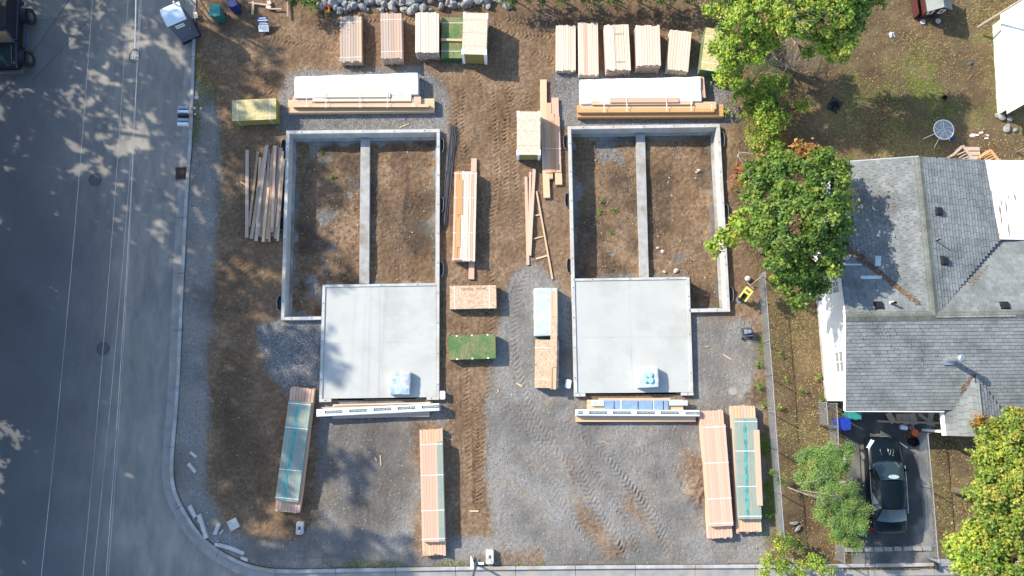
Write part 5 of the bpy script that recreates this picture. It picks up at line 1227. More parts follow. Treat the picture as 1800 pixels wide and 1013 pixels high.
# ---------------------------------------------------------------- bins
def bin_(label, c, h, mat, lid, open_=None, group='wheeled bins'):
    C, W, L, a = frame(c, h); root = empty('wheeled_bin', (C.x, C.y, 0), a, label, 'bin', group); w_, l = W/2, L/2
    mb = MB(); mb.prism([(-w_*.8,-l*.75,.06),(w_*.8,-l*.75,.06),(w_*.8,l*.8,.06),(-w_*.8,l*.8,.06)], [(-w_*.97,-l*.95,h-.06),(w_*.97,-l*.95,h-.06),(w_*.97,l*.95,h-.06),(-w_*.97,l*.95,h-.06)]); mb.build('bin_body', M[mat], root)
    mb = MB(); mb.prism([(-w_,-l,h-.055),(w_,-l,h-.055),(w_,l,h-.055),(-w_,l,h-.055)], [(-w_*.98,-l*.97,h-.02),(w_*.98,-l*.97,h-.02),(w_*.98,l*.97,h),(-w_*.98,l*.97,h)]); mb.box(-w_*.3, w_*.3, -l-.03, -l+.02, h-.05, h-.03); mb.build('lid', M[lid], root)
    mb = MB(); mb.tube([(-w_*.7, l+.04, h-.08), (w_*.7, l+.04, h-.08)], .014, 6); mb.build('handle', M[mat], root)
    for s in (-1, 1):
        mb = MB(); mb.lathe([(0,-.02),(.10,-.02),(.10,.02),(0,.02)], 12); mb.build('wheel', M['rubber'], root, (s*w_*.85, l*.8, .1), (0, math.pi/2, 0))
    return root
M['blue_bin'] = m_plain('blue_bin_plastic', (0.015, 0.04, 0.30), .45); M['teal_bin'] = m_plain('teal_bin_plastic', (0.03, 0.22, 0.20), .45); M['green_bin'] = m_plain('green_bin_plastic', (0.02, 0.12, 0.11), .45); M['navy_bin'] = m_plain('navy_bin_plastic', (0.01, 0.02, 0.12), .45)
bin_('blue wheeled bin beside the wire gate panel at the head of the driveway', [(1474,735),(1496,735),(1495.5,756),(1475,756)], 1.05, 'blue_bin', 'blue_bin')
bin_('teal wheeled bin half under the eave at the head of the driveway', [(1493,722),(1514,724),(1515,737),(1496,737)], 1.05, 'teal_bin', 'teal_bin')
bin_('teal-lidded bin on the soil right of the portable toilet', [(368,9),(386,7),(387,28),(367,27)], 1.1, 'green_bin', 'teal_bin')
bin_('dark blue bin leaning at the top edge of the lot', [(395,-6),(413,-8),(416,10),(402,12)], 1.1, 'navy_bin', 'navy_bin')
# ---------------------------------------------------------------- portable toilet
top = [P(278,14,2.2), P(306.5,1,2.2), P(327,30,2.2), P(295,43,2.2)]; C = sum(top, Vector())/4; u = (top[1]-top[0]+top[2]-top[3])/2; ang = math.atan2(u.y, u.x)
root = empty('portable_toilet', (C.x, C.y, 0), ang, 'grey portable toilet with a pale domed roof standing on the street gutter', 'portable toilet')
M['toilet_wall'] = m_plain('grey_toilet_wall', (0.10, 0.11, 0.15), .5); M['toilet_roof'] = m_plain('pale_roof', (0.62, 0.72, 0.80), .35, var=.08, scale=3)
w_ = .50
mb = MB(); mb.box(-w_-.05, w_+.05, -w_-.05, w_+.08, -.11, .04); mb.build('skid_base', M['black'], root)
mb = MB(); mb.box(-w_, w_, -w_, w_, .04, 2.0); mb.build('cabin', M['toilet_wall'], root)
mb = MB()
for k in range(7): x = -w_ + .08 + k*.14; mb.box(w_, w_+.015, x, x+.05, .2, 1.9); mb.box(x, x+.05, w_, w_+.015, .2, 1.9)
mb.build('wall_rib', M['toilet_wall'], root)
mb = MB(); mb.box(-w_*.85, w_*.85, -w_-.02, -w_, .1, 1.95); d_ = mb.build('door', M['toilet_wall'], root)
mb = MB(); mb.box(-.22, .24, -w_-.026, -w_-.021, 1.48, 1.76); lb_ = mb.build('sign_plate', M['printwhite'], d_); mb = MB(); mb.box(-.19, .21, -w_-.029, -w_-.027, 1.60, 1.66); mb.build('printed_line', M['navy'], d_); mb = MB(); mb.box(.3, .36, -w_-.06, -w_-.02, 1.0, 1.16); mb.build('handle', M['steel'], d_)
mb = MB(); prof = []; n = 8
for i in range(n):
    t0, t1 = i/n, (i+1)/n; y0, y1 = -w_-.04 + (2*w_+.08)*t0, -w_-.04 + (2*w_+.08)*t1; z0, z1 = 2.0 + .22*math.sin(math.pi*t0)**.7, 2.0 + .22*math.sin(math.pi*t1)**.7
    mb.prism([(-w_-.04,y0,1.99),(w_+.04,y0,1.99),(w_+.04,y1,1.99),(-w_-.04,y1,1.99)], [(-w_-.04,y0,z0),(w_+.04,y0,z0),(w_+.04,y1,z1),(-w_-.04,y1,z1)])
mb.build('domed_roof', M['toilet_roof'], root); mb = MB(); mb.tube([(.35,.35,1.9),(.35,.35,2.45)], .05, 10); mb.build('vent_pipe', M['steel'], root)
# ---------------------------------------------------------------- mailboxes on a rail
root = empty('mailbox_stand', P(331, 204, 0), 0, 'timber rail and posts carrying the five mailboxes on the kerb', 'mailbox stand'); o_ = Vector(root.location)
a, b = P(324, 187, .98) - o_, P(323, 221, .98) - o_
mb = MB(); mb.tube([a, b], .045, 4); mb.build('rail', M['weath'], root)
for t in (.12, .88): p = a.lerp(b, t); mb = MB(); mb.box(p.x-.045, p.x+.045, p.y-.045, p.y+.045, -.2, .95); mb.build('post', M['weath'], root)
M['grey_blue'] = m_plain('grey_blue_metal', (0.27, 0.33, 0.42), .4, .3); M['pale_metal'] = m_plain('pale_metal', (0.62, 0.68, 0.74), .4, .1)
for i, (y, mat, lab) in enumerate([(189.5,'grey_blue','pale grey-blue mailbox, topmost of the five on the kerb'),(196.5,'pale_metal','white mailbox just above the black one on the kerb'),(203.5,'black','black mailbox in the middle of the five on the kerb'),(211,'grey_blue','grey-blue mailbox just below the black one on the kerb'),(218,'pale_metal','white mailbox with an open flag, lowest of the five on the kerb')]):
    p = P(322.5 - (1.0 if i == 4 else 0), y, 1.15); root = empty('mailbox', (p.x, p.y, 1.03), 0, lab, 'mailbox', 'mailboxes in the row on the kerb'); mb = MB(); lo = []; hi = []
    n = 8; sec = [(-.085, 0), (.085, 0)] + [(.085*math.cos(math.pi*k/n), .11 + .085*math.sin(math.pi*k/n)) for k in range(n+1)]
    for (y_, z_) in sec: lo.append((-.26, y_, z_)); hi.append((.26, y_, z_))
    mb.poly(lo[::-1]); mb.poly(hi)
    for k in range(len(sec)): j = (k+1) % len(sec); mb.quad(lo[k], lo[j], hi[j], hi[k])
    mb.build('mailbox_body', M[mat], root); mb = MB(); mb.box(-.285, -.262, -.085, .085, 0, .17); mb.build('door', M[mat], root); mb = MB(); mb.box(.0, .12, .088, .10, .1, .14); mb.build('flag', M['edge_brown'], root)
# ---------------------------------------------------------------- kerb-side ironwork
def lid(name, label, x, y, r_, z, mat, cat='manhole cover', ring=True):
    p = P(x, y, z); root = empty(name, p, 0, label, cat); mb = MB(); mb.lathe([(r_*.86,-.03),(r_*.86,.0),(r_*.84,.006),(0,.006)], 28); mb.build('cover', M[mat], root)
    if ring: mb = MB(); mb.lathe([(r_*.9,-.03),(r_*.9,.008),(r_,.008),(r_,-.03)], 28); mb.build('frame_ring', M[mat], root)
M['iron'] = m_plain('worn_iron', (0.085, 0.088, 0.095), .7, .0, var=.3, scale=18); M['rust'] = m_plain('rusty_iron', (0.13, 0.075, 0.055), .8, var=.3, scale=20)
lid('manhole_cover', 'round manhole cover in the upper road left of the storm grate', 167, 316, .34, -.108, 'iron'); lid('manhole_cover', 'round manhole cover lower on the road under the thin cable', 181, 613, .34, -.108, 'iron')
lid('concrete_lid', 'round concrete lid on the gravel right of the right slab', 1288.5, 688, .23, .04, 'gutter', 'lid')
root = empty('storm_grate', P(319, 305, -.09), R(3), 'rust-brown storm drain grate with brick-pattern slots beside the kerb', 'drain grate')
mb = MB(); mb.box(-.30, .30, -.33, .33, -.06, .0); mb.build('sump', M['black'], root)
mb = MB(); mb.box(-.31,-.27,-.34,.34,0,.03); mb.box(.27,.31,-.34,.34,0,.03); mb.box(-.27,.27,.30,.34,0,.03); mb.box(-.27,.27,-.34,-.30,0,.03); mb.build('frame', M['rust'], root)
for r_ in range(8):
    y = -.30 + .075*r_; mb = MB(); mb.box(-.27,.27,y-.012 + .0375,y+.0375,.002,.026); mb.build('bar', M['rust'], root)
    for k in range(4): x = -.24 + .15*k + (.07 if r_ % 2 else 0); mb = MB(); (mb.box(x-.012,x+.012,y-.035,y+.025,.004,.024), mb.build('cross_bar', M['rust'], root)) if x < .26 else None
# valve boxes
for (c, lab) in [([(521,917),(533,918),(531.5,940.5),(519,940)], 'concrete utility box below the bottom left treated bundle'), ([(854,967),(868,966.5),(868,992),(854,992.5)], 'concrete utility box beside the dark pole at the bottom kerb')]:
    C, W, L, a = frame(c, .30); root = empty('utility_box', (C.x, C.y, 0), a, lab, 'utility box', 'concrete utility boxes'); mb = MB()
    b = .05; o = lambda s, z: [(-W/2*s+b,-L/2*s,z),(W/2*s-b,-L/2*s,z),(W/2*s,-L/2*s+b,z),(W/2*s,L/2*s-b,z),(W/2*s-b,L/2*s,z),(-W/2*s+b,L/2*s,z),(-W/2*s,L/2*s-b,z),(-W/2*s,-L/2*s+b,z)]
    mb.prism(o(1,-.1), o(1,.27)); mb.prism(o(.93,.27), o(.91,.295)); mb.build('box_body', M['debris'], root); mb = MB(); mb.box(-.06,.06,-.08,.08,.296,.305); mb.build('reader_lid', M['rust'], root)
    mb = MB(); mb.lathe([(0,.296),(.03,.296),(.03,.304),(0,.304)], 8, (.08,-.22,0)); mb.build('lifting_hole', M['iron'], root)
# ---------------------------------------------------------------- broken kerb pieces
GD = 'broken kerb pieces lying near the corner'
for (p0, p1, w_, lab) in [((333,795),(345,804),4.5,'small kerb fragment, uppermost of the broken pieces by the corner'),((330,815),(343,831),5.5,'straight kerb fragment second from the top by the corner'),((331.5,889),(343,910),6.5,'thick kerb fragment lying against the corner kerb'),((384.5,921),(376.5,941),6.5,'leaning kerb fragment left of the square paver'),((391.5,932),(384.5,940),3,'thin sliver next to the square paver'),((422,980),(435,986),5,'short kerb fragment lowest near the bottom kerb')]:
    a, b = P(*p0, .12), P(*p1, .12); d = b - a; C = (a+b)/2; mb = MB(); L = d.length; w2 = w_/33.5/2
    mb.prism([(-w2,-L/2,0),(w2,-L/2+.03,0),(w2,L/2,0),(-w2,L/2-.04,0)], [(-w2+.01,-L/2+.01,.13),(w2-.01,-L/2+.05,.13),(w2-.02,L/2-.01,.13),(-w2+.01,L/2-.05,.13)]); tag(mb.build('kerb_fragment', M['debris'], None, (C.x, C.y, gz(C.x, C.y) - .01), (0,0,math.atan2(-d.x, d.y))), lab, 'concrete piece', GD)
def curved(pts, w_, lab):
    ps = smooth_line([P(x, y, .14).to_2d() for x, y in pts], 2); ns = line_normals(ps); mb = MB(); o_ = ps[0]; k = 4; h = w_/33.5/2
    for p, n in zip(ps, ns): q = p - o_; mb.v += [(q.x-n.x*h, q.y-n.y*h, 0), (q.x+n.x*h, q.y+n.y*h, 0), (q.x+n.x*h*.9, q.y+n.y*h*.9, .15), (q.x-n.x*h*.9, q.y-n.y*h*.9, .15)]
    for i in range(len(ps)-1):
        for j in range(4): j2 = (j+1)%4; mb.f.append((i*4+j, (i+1)*4+j, (i+1)*4+j2, i*4+j2)); mb.mi.append(0)
    mb.f.append((0,1,2,3)); mb.mi.append(0); q = (len(ps)-1)*4; mb.f.append((q+3,q+2,q+1,q)); mb.mi.append(0)
    tag(mb.build('kerb_fragment', M['debris'], None, (o_.x, o_.y, -.02)), lab, 'concrete piece', GD)
curved([(348,905),(353,918),(358,935),(362,947)], 6.5, 'long bowed kerb fragment leaning beside the corner kerb'); curved([(377,957.5),(395,961),(412,967),(428,974)], 6, 'long bowed kerb fragment lying parallel to the bottom curve')
px_cube('square_paver', [(398,918),(413,909.5),(421.5,926),(405,934.5)], .12, .10, 'debris_u', 'square concrete paver on the gravel near the corner', 'paver') if False else None
mb = MB(); px_prism(mb, [(398,918),(413.5,910),(421.5,926),(405.5,934.5)], 0, .10); o_ = P(410, 922, 0); tag(mb.build('square_paver', M['debris'], None, (0,0,0)), 'square concrete paver on the gravel near the corner', 'paver')
# rubble crumbs near the corner
GC = 'small pale stones scattered on the lot'
def rock_mesh(seed, sub=2):
    rs = np.random.default_rng(seed); import bmesh
    bm = bmesh.new(); bmesh.ops.create_icosphere(bm, subdivisions=sub, radius=.5)
    pl = [(Vector(rs.normal(size=3)).normalized(), rs.uniform(.30, .42)) for _ in range(9)]
    for v in bm.verts:
        for n, d in pl:
            t = v.co.dot(n)
            if t > d: v.co -= n * (t - d)
        v.co += Vector(rs.normal(size=3)) * .012
    me = bpy.data.meshes.new('rock'); bm.to_mesh(me); bm.free(); me.materials.append(M['rock']); return me
RM = [rock_mesh(i) for i in range(6)]; RM2 = []
for i in range(4): r2 = rock_mesh(20+i, 1); r2.materials.clear(); r2.materials.append(M['debris']); RM2.append(r2)
for i in range(46):
    if i < 14: x, y = random.gauss(350, 9), random.gauss(915, 6); 
    elif i < 22: x, y = random.gauss(381, 5), random.gauss(951, 4)
    else: x, y = random.choice([(1010,300),(1230,300),(540,330),(700,430),(560,470),(830,760),(930,700),(420,600),(1160,455),(600,520)]); x += random.gauss(0,22); y += random.gauss(0,30)
    incrawl = any(sdist(np.array([P(x,y,0).x]), np.array([P(x,y,0).y]), o)[0] > .3 for o in (OUT0, OUT1)); z = FLOORZ + .05 if incrawl else 0; p = P(x, y, z)
    if not incrawl: p.z = gz(p.x, p.y)
    s = random.uniform(.05, .13); tag(link('stone', RM2[i % 4], None, tuple(p), (random.random()*3, random.random()*3, random.random()*6), (s*1.3, s, s*.7)), 'small pale stone lying loose on the ground', 'stone', GC)
for (x, y, s) in [(346,172,.28),(342,190,.20),(353,191,.18),(343,201,.16),(1228,300,.22),(1224,303,.14),(1165,443,.26),(1156,436,.18),(1188,476,.3),(1168,478,.2)]:
    z = FLOORZ if x > 1000 else .05; p = P(x, y, z + .05); tag(link('stone', RM2[(x) % 4], None, tuple(p), (0, 0, x), (s*1.2, s, s*.7)), 'fist-sized pale stone near the mailboxes' if x < 400 else 'pale stone on the crawl space soil of the right foundation', 'stone', GC)
# boulder bank at the top
GR = 'angular boulders in the bank at the top edge'
n = 0
while n < 165:
    x = random.uniform(548, 900); y = random.uniform(-12, 19) if x < 800 else random.uniform(-12, 11)
    if x < 600 and y > 10 + (x-548)*.2: continue
    s = random.choice([.22,.3,.38,.5,.6]) * random.uniform(.8, 1.15); p = P(x, y, .15); p.z = gz(p.x, p.y) + s*.22 + .02*random.random()
    tag(link('boulder', RM[n % 6], None, tuple(p), (random.random()*3, random.random()*3, random.random()*6), (s*1.2, s, s*.8)), 'grey angular boulder in the rubble bank along the top edge', 'boulder', GR); n += 1
for i in range(19):
    x, y = random.choice([(700,210),(850,300),(880,420),(920,200),(1250,620),(660,800),(420,340),(600,100),(900,700),(1080,820),(830,880),(1300,560),(760,760)]); x += random.gauss(0,18); y += random.gauss(0,22); p = P(x, y, 0)
    if sdist(np.array([p.x]), np.array([p.y]), OUT0)[0] > -.2 or sdist(np.array([p.x]), np.array([p.y]), OUT1)[0] > -.2: continue
    tag(link('wood_offcut', unit_cube(['tan','weath','scrap'][i % 3]), None, (p.x, p.y, gz(p.x, p.y) + .02), (0, 0, random.random()*3), (random.uniform(.02,.09), random.uniform(.15,.6), .02)), 'small wood offcut lying on the ground between the stacks', 'offcut', 'small wood offcuts on the ground')
# ---------------------------------------------------------------- cables
def cable(label, a, b, z, r_, mat='steel', sag=.5):
    A, B = P(*a, z), P(*b, z); d = (B - A); A = A - d*.35; B = B + d*.35; d = B - A; pts = [A + d*(k/16) - Vector((0,0,sag*math.sin(math.pi*k/16))) for k in range(17)]
    o_ = pts[0].copy(); mb = MB(); mb.tube([p - o_ for p in pts], r_, 5); return tag(mb.build('overhead_cable', M[mat], None, tuple(o_)), label, 'cable', 'overhead cables along the road')
M['cable'] = m_plain('pale_cable', (0.36, 0.38, 0.41), .5)
cable('leftmost pale overhead cable running down the road', (156,0), (65,1013), 8.6, .0045, 'cable'); cable('second pale overhead cable from the left along the road', (219,0), (139,1013), 8.6, .0042, 'cable')
cable('thin third overhead cable between the pale ones', (234,140), (157,1013), 8.2, .004, 'cable'); cable('thickest overhead cable at the right with a loop', (241,0), (180,1013), 7.8, .0065, 'cable'); cable('thin overhead cable hugging the thick one', (233,160), (184,1013), 7.6, .004, 'cable')
cable('dark overhead cable crossing diagonally over the parked off-roader', (117,3), (2,167), 6.8, .012, 'black', .1); cable('dark thin overhead cable crossing the top of the road', (236,2), (100,30), 6.8, .008, 'black', .1)
cable('long dark diagonal overhead cable from the top centre of the road', (183,0), (90,105), 6.9, .009, 'black', .1)
root = empty('cable_loop', P(237, 98, 7.6), 0, 'black teardrop cable storage loop hanging on the thick overhead line', 'cable loop'); pts = []; o_ = Vector(root.location)
for k in range(25):
    t = 2*math.pi*k/24; pts.append((.22*math.sin(t)*(1 - .28*math.cos(t)), .31*math.cos(t) - .0, .02))
mb = MB(); mb.tube(pts, .024, 6); mb.build('loop', M['black'], root)
for k in range(5): mb = MB(); mb.tube([(-.15 + .05*k, -.2, .02), (-.10 + .05*k, .16, .02)] if k % 2 else [(-.18, -.15 + .08*k, .03), (.18, -.18 + .08*k, .03)], .009, 5); mb.build('spoke', M['cable'], root)
mb = MB(); mb.tube([(0,.31,.02), tuple(P(240, -40, 7.8) - o_)], .03, 6); mb.build('slack_cable', M['cable'], root)
for (x, y, s) in ((-31.2, 44, 'north'), (-33, -34, 'south')): mb = MB(); mb.tube([(0,0,-.5),(0,0,10)], [.17,.11], 10); mb.box(-1.2,7.5,-.06,.06,8.4,8.55); tag(mb.build('utility_pole', M['bark'], None, (x, y, 0)), 'wooden utility pole beyond the %s edge of the view' % s, 'utility pole')
# ---------------------------------------------------------------- dark pole at the bottom, with shadow
root = empty('sign_pole', P(836.5, 990, 0), 0, 'dark steel pole with leaves and a white bracket at its base by the bottom kerb', 'pole')
mb = MB(); mb.tube([(0,0,-.2),(0,0,.3),(.02,0,7.2)], [.09,.06,.045], 10); mb.build('shaft', M['iron'], root); mb = MB(); mb.box(-.17,.17,-.17,.17,-.05,.05); mb.build('base_plate', M['iron'], root)
mb = MB(); mb.box(.12,.40,-.05,.06,.1,.16); mb.build('bracket', M['white'], root)
mb = MB(); mb.prism([(-.30,-.2,.1),(-.14,-.28,.1),(-.16,.1,.15),(-.30,.42,.15)], [(-.30,-.2,.14),(-.14,-.28,.14),(-.16,.1,.19),(-.30,.42,.19)]); tag(mb.build('torn_bag', M['white'], None, tuple(P(838,990,0))), 'white torn bag caught at the foot of the dark pole', 'bag')
# ---------------------------------------------------------------- top left clutter
M['pole_steel'] = m_plain('weathered_steel', (0.20, 0.18, 0.19), .5, .3)
for i, (a, b, r_, lab) in enumerate([((371,40),(336,0),.035,'left of the two leaning steel posts right of the portable toilet'),((368,26),(352,0),.03,'right of the two leaning steel posts right of the portable toilet')]):
    A, B = P(*a, .05), P(*b, 1.9); d = B - A; mb = MB(); mb.tube([(0,0,0), tuple(d), tuple(d*1.5)], r_, 8); tag(mb.build('leaning_post', M['pole_steel'], None, tuple(A)), lab, 'post', 'leaning posts')
root = empty('yard_sign', P(462, 44, .35), R(2), 'small blue and white lettered yard sign standing in the shade', 'sign'); M['signblue'] = m_plain('sign_blue', (0.012, 0.04, 0.13), .5)
mb = MB(); mb.prism([(-.29,-.33,-.22),(.30,-.33,-.22),(.30,.42,.10),(-.29,.42,.10)], [(-.29,-.33,-.20),(.30,-.33,-.20),(.30,.42,.12),(-.29,.42,.12)]); pn = mb.build('panel', M['signblue'], root)
def onsign(x0, x1, y0, y1, m_, nm='printed_line', dz=0):
    zf = lambda y: -.20 + (y + .33)*.32/.75 + .004 + dz; mb = MB(); mb.quad((x0,y0,zf(y0)), (x1,y0,zf(y0)), (x1,y1,zf(y1)), (x0,y1,zf(y1))); mb.quad((x0,y1,zf(y1)-.002), (x1,y1,zf(y1)-.002), (x1,y0,zf(y0)-.002), (x0,y0,zf(y0)-.002)); mb.build(nm, M[m_], pn)
onsign(-.18,.20,.33,.37,'printwhite'); onsign(-.26,.26,.22,.27,'printwhite'); onsign(-.16,.18,.13,.16,'wrapblue'); onsign(-.22,.26,.05,.09,'printwhite'); onsign(-.27,.28,-.30,.01,'printwhite','white_field'); onsign(-.04,.25,-.27,-.03,'wrapblue','pale_field',.003)
for k, (x, y) in enumerate([(-.22,-.06),(-.19,-.10),(-.22,-.14),(-.18,-.18),(-.12,-.08),(-.09,-.14),(-.11,-.19)]): onsign(x, x+.05, y, y+.025, 'signblue', 'glyph_stroke', .003)
for s in (-.2, .2): mb = MB(); mb.tube([(s,0,-.35),(s,0,-.06)], .008, 6); mb.build('stake', M['steel'], root)
C0 = P(1582 - 1000 + .5, 19, 0) if False else P(576.5, 18.5, 0)
root = empty('toy_tractor', (C0.x, C0.y, .12), R(8), 'red and yellow plastic tool case by the boulders', 'tool case'); M['redplastic'] = m_plain('red_plastic', (.55,.03,.02), .4); M['yellowplastic'] = m_plain('yellow_plastic', (.6,.45,.04), .4)
mb = MB(); mb.box(-.14,.14,-.22,.05,0,.2); mb.build('yellow_base', M['yellowplastic'], root); mb = MB(); mb.prism([(-.14,.06,0),(.14,.06,0),(.09,.28,0),(-.09,.28,0)], [(-.13,.06,.24),(.13,.06,.24),(.07,.26,.2),(-.07,.26,.2)]); mb.box(-.15,-.10,-.20,.05,.2,.23); mb.box(.10,.15,-.20,.05,.2,.23); mb.build('red_top', M['redplastic'], root); mb = MB(); mb.box(-.08,.08,-.14,.02,.2,.206); mb.build('opening', M['black'], root); root.name = 'tool_case'
for i, (a, b, w_, lab) in enumerate([((437,5),(470,9),.09,'grey board lying across the top left rubbish'),((445,3),(444,26),.12,'short pale board pointing down at the top left rubbish'),((470,6),(476,4),.22,'small white block on the top left rubbish'),((468,12),(476,14),.18,'pale brick on the top left rubbish'),((505,0),(506,30),.09,'brown upright post piece at the top left'),((476,16),(495,16),.07,'thin pale batten at the top left rubbish'),((343,22),(345,32),.2,'white block right of the portable toilet')]):
    A, B = P(*a, .15), P(*b, .15); d = B - A; tag(link('loose_board', unit_cube(['weath','tan','pale','pale','scrap','weath','pale'][i]), None, tuple((A+B)/2), (0,0,math.atan2(-d.x,d.y)), (w_, max(d.length,.15), .06)), lab, 'board', 'loose boards in the top left clutter')
# ---------------------------------------------------------------- compactors and tools by the fence
root = empty('plate_compactor', P(1303.5, 521, 0), R(-38), 'yellow vibrating compactor right of the right foundation', 'compactor'); M['machineyellow'] = m_plain('machine_yellow', (.62,.55,.14), .5)
mb = MB(); mb.prism([(-.16,-.38,.0),(.16,-.38,.0),(.18,-.12,.0),(-.18,-.12,.0)], [(-.16,-.42,.06),(.16,-.42,.06),(.18,-.12,.06),(-.18,-.12,.06)]); mb.build('foot', M['steel'], root)
mb = MB(); mb.lathe([(.09,.06),(.12,.15),(.09,.25),(.11,.35),(.09,.5)], 10, (0,-.2,0)); mb.build('bellows', M['rubber'], root)
mb = MB(); mb.box(-.17,.17,-.18,.06,.5,.72); mb.build('engine', M['black'], root)
mb = MB(); mb.box(-.22,-.14,-.34,.36,.74,.82); mb.box(.14,.22,-.34,.36,.74,.82); mb.box(-.14,.14,.24,.36,.74,.84); mb.box(-.14,.14,.02,.12,.74,.82); mb.build('guard_frame', M['machineyellow'], root)
root = empty('forward_plate_compactor', P(1311, 585, 0), R(4), 'dark engine-driven plate machine with a looped handle on the gravel by the fence', 'compactor')
mb = MB(); mb.prism([(-.24,-.28,.02),(.24,-.28,.02),(.24,.22,.02),(-.24,.22,.02)], [(-.26,-.34,.09),(.26,-.34,.09),(.26,.26,.09),(-.26,.26,.09)]); mb.build('base_plate', M['iron'], root)
mb = MB(); mb.box(-.17,.17,-.16,.16,.12,.42); mb.build('engine_block', M['black'], root); mb = MB(); mb.lathe([(.1,.42),(.11,.5),(.0,.52)], 12, (.06,.02,0)); mb.build('air_filter', M['steel'], root); mb = MB(); mb.box(-.2,-.06,-.1,.14,.42,.52); mb.build('fuel_tank', M['grey_blue'], root)
mb = MB(); mb.tube([(-.2,.1,.3),(-.2,.7,.85),(-.17,.78,.88),(.17,.78,.88),(.2,.7,.85),(.2,.1,.3)], .014, 6); mb.build('handle', M['iron'], root); mb = MB(); mb.tube([(-.2,-.2,.1),(-.2,-.2,.45),(.2,-.2,.45),(.2,-.2,.1)], .014, 6); mb.build('roll_cage', M['steel'], root)
for s in (-1, 1): mb = MB(); mb.lathe([(0,-.02),(.08,-.02),(.08,.02),(0,.02)], 12); mb.build('wheel', M['rubber'], root, (s*.24, -.3, .08), (0, math.pi/2, 0))
root = empty('landscape_rake', P(1325, 500, 0), 0, 'wide wooden rake leaning on the end of the wire fence', 'rake'); o_ = Vector(root.location)
mb = MB(); mb.tube([P(1319,502,.1)-o_, P(1345,480,1.1)-o_], .018, 6); mb.build('shaft', M['deadwood'], root); mb = MB(); mb.tube([P(1313,496,.06)-o_, P(1325,508,.06)-o_], .028, 6); mb.build('head', M['deadwood'], root)
mb = MB(); mb.lathe([(.12,0),(.15,.06),(.14,.16),(.1,.22),(0,.23)], 14); tag(mb.build('small_drum', M['debris'], None, tuple(P(1313.5, 490.5, 0)), (0,0,0), True), 'small round pale bucket next to the rake', 'bucket')
# ---------------------------------------------------------------- driveway clutter
def bucket(x, y, r_, h, mat, lab):
    mb = MB(); mb.lathe([(r_*.8,0),(r_,h),(r_*.93,h),(r_*.75,.03),(0,.03)] if mat != 'orange_p' else [(r_*.85,0),(r_,h*.9),(r_*1.05,h*.9),(r_*1.05,h),(0,h+.01)], 16); tag(mb.build('bucket', M[mat], None, tuple(P(x, y, .0)), (0,0,0), False), lab, 'bucket', 'buckets at the head of the driveway')
M['orange_p'] = m_plain('orange_plastic', (.62,.12,.02), .45)
bucket(1603, 760.5, .17, .36, 'orange_p', 'bright orange bucket with a lid at the head of the driveway'); bucket(1599.5, 752, .11, .25, 'debris', 'small grey can beside the orange bucket'); bucket(1591.5, 767, .11, .22, 'scrap' if False else 'edge_brown', 'small brown pot below the white bucket'); bucket(1602, 777, .26, .34, 'black', 'wide black tub below the orange bucket')
mb = MB(); mb.tube([(-.16,0,.13),(.16,.03,.13)], .125, 14); tag(mb.build('white_bucket', M['whiteplastic'], None, tuple(P(1586, 752, 0)), (0,0,R(-15))), 'white bucket lying on its side left of the orange bucket', 'bucket', 'buckets at the head of the driveway')
GP = 'old planks and steps at the house wall'
for i, (a, b, w_) in enumerate([((1580,728),(1580,744),.30),((1592,728),(1592,746),.34),((1604,728),(1606,746),.34),((1618,728),(1640,748),.15),((1640,726),(1630,746),.25),((1545,741),(1655,744),.10),((1565,728),(1567,741),.3)]):
    A, B = P(*a, .25 + .04*i), P(*b, .12); d = B - A; tag(link('wall_plank', unit_cube('scrap'), None, tuple((A+B)/2), (0,0,math.atan2(-d.x,d.y)), (w_, d.length, .05)), 'dark old plank lying below the eave at the head of the driveway', 'plank', GP)
for i in range(9):
    x = 1492 + i*17; mb = MB(); l = random.uniform(.40,.5); mb.prism([(-l/2,-.13,0),(l/2,-.12,0),(l/2,.12,0),(-l/2,.13,0)], [(-l/2+.03,-.1,.12),(l/2-.02,-.1,.12),(l/2-.03,.1,.12),(-l/2+.02,.1,.12)]); tag(mb.build('edging_stone', M['gutter'], None, tuple(P(x, 966 - i*.3, .0)), (0,0,R(random.uniform(-4,4)))), 'rough edging stone in the row across the foot of the driveway', 'edging stone', 'edging stones across the driveway')
mb = MB(); mb.tube([(0,-.28,.1),(0,.28,.1)], .11, 14); tag(mb.build('black_drum', M['black'], None, tuple(P(1644, 990, .0))), 'short black drum at the bottom end of the right driveway fence', 'drum')
for (x, y) in ((1395,920),(1402,930)): tag(link('log', RM[0], None, tuple(P(x, y, .1)), (0,0,x), (.5,.2,.2)), 'cut log lying in the dry strip left of the feathery tree', 'log', 'cut logs in the dry strip')
# ---------------------------------------------------------------- yard things
C0 = P(1659, 228, .7); root = empty('glass_table', (C0.x, C0.y, 0), 0, 'round glass patio table with a white rim in the yard', 'table')
mb = MB(); rr = .53; mb.tube([(rr*math.cos(t*math.pi/18), rr*math.sin(t*math.pi/18), .70) for t in range(37)], .022, 6, cap=False); mb.build('rim', M['white'], root)
M['clearglass'] = (lambda n: (n.b.inputs['Alpha'].__setattr__('default_value', .28), n.col((.55,.58,.6)))[1])(NT('table_glass', .05, .6))
mb = MB(); mb.lathe([(rr-.02,.690),(rr-.02,.696),(0,.696)], 36); mb.build('glass_top', M['clearglass'], root)
for a in (15, 100, 160, 245, 335):
    t = R(a); pts = [(.04*math.cos(t), .04*math.sin(t), .62), (.28*math.cos(t+.35), .28*math.sin(t+.35), .66), (rr*math.cos(t), rr*math.sin(t), .69)]; mb = MB(); mb.tube(pts, .014, 6); mb.build('spoke', M['white'], root)
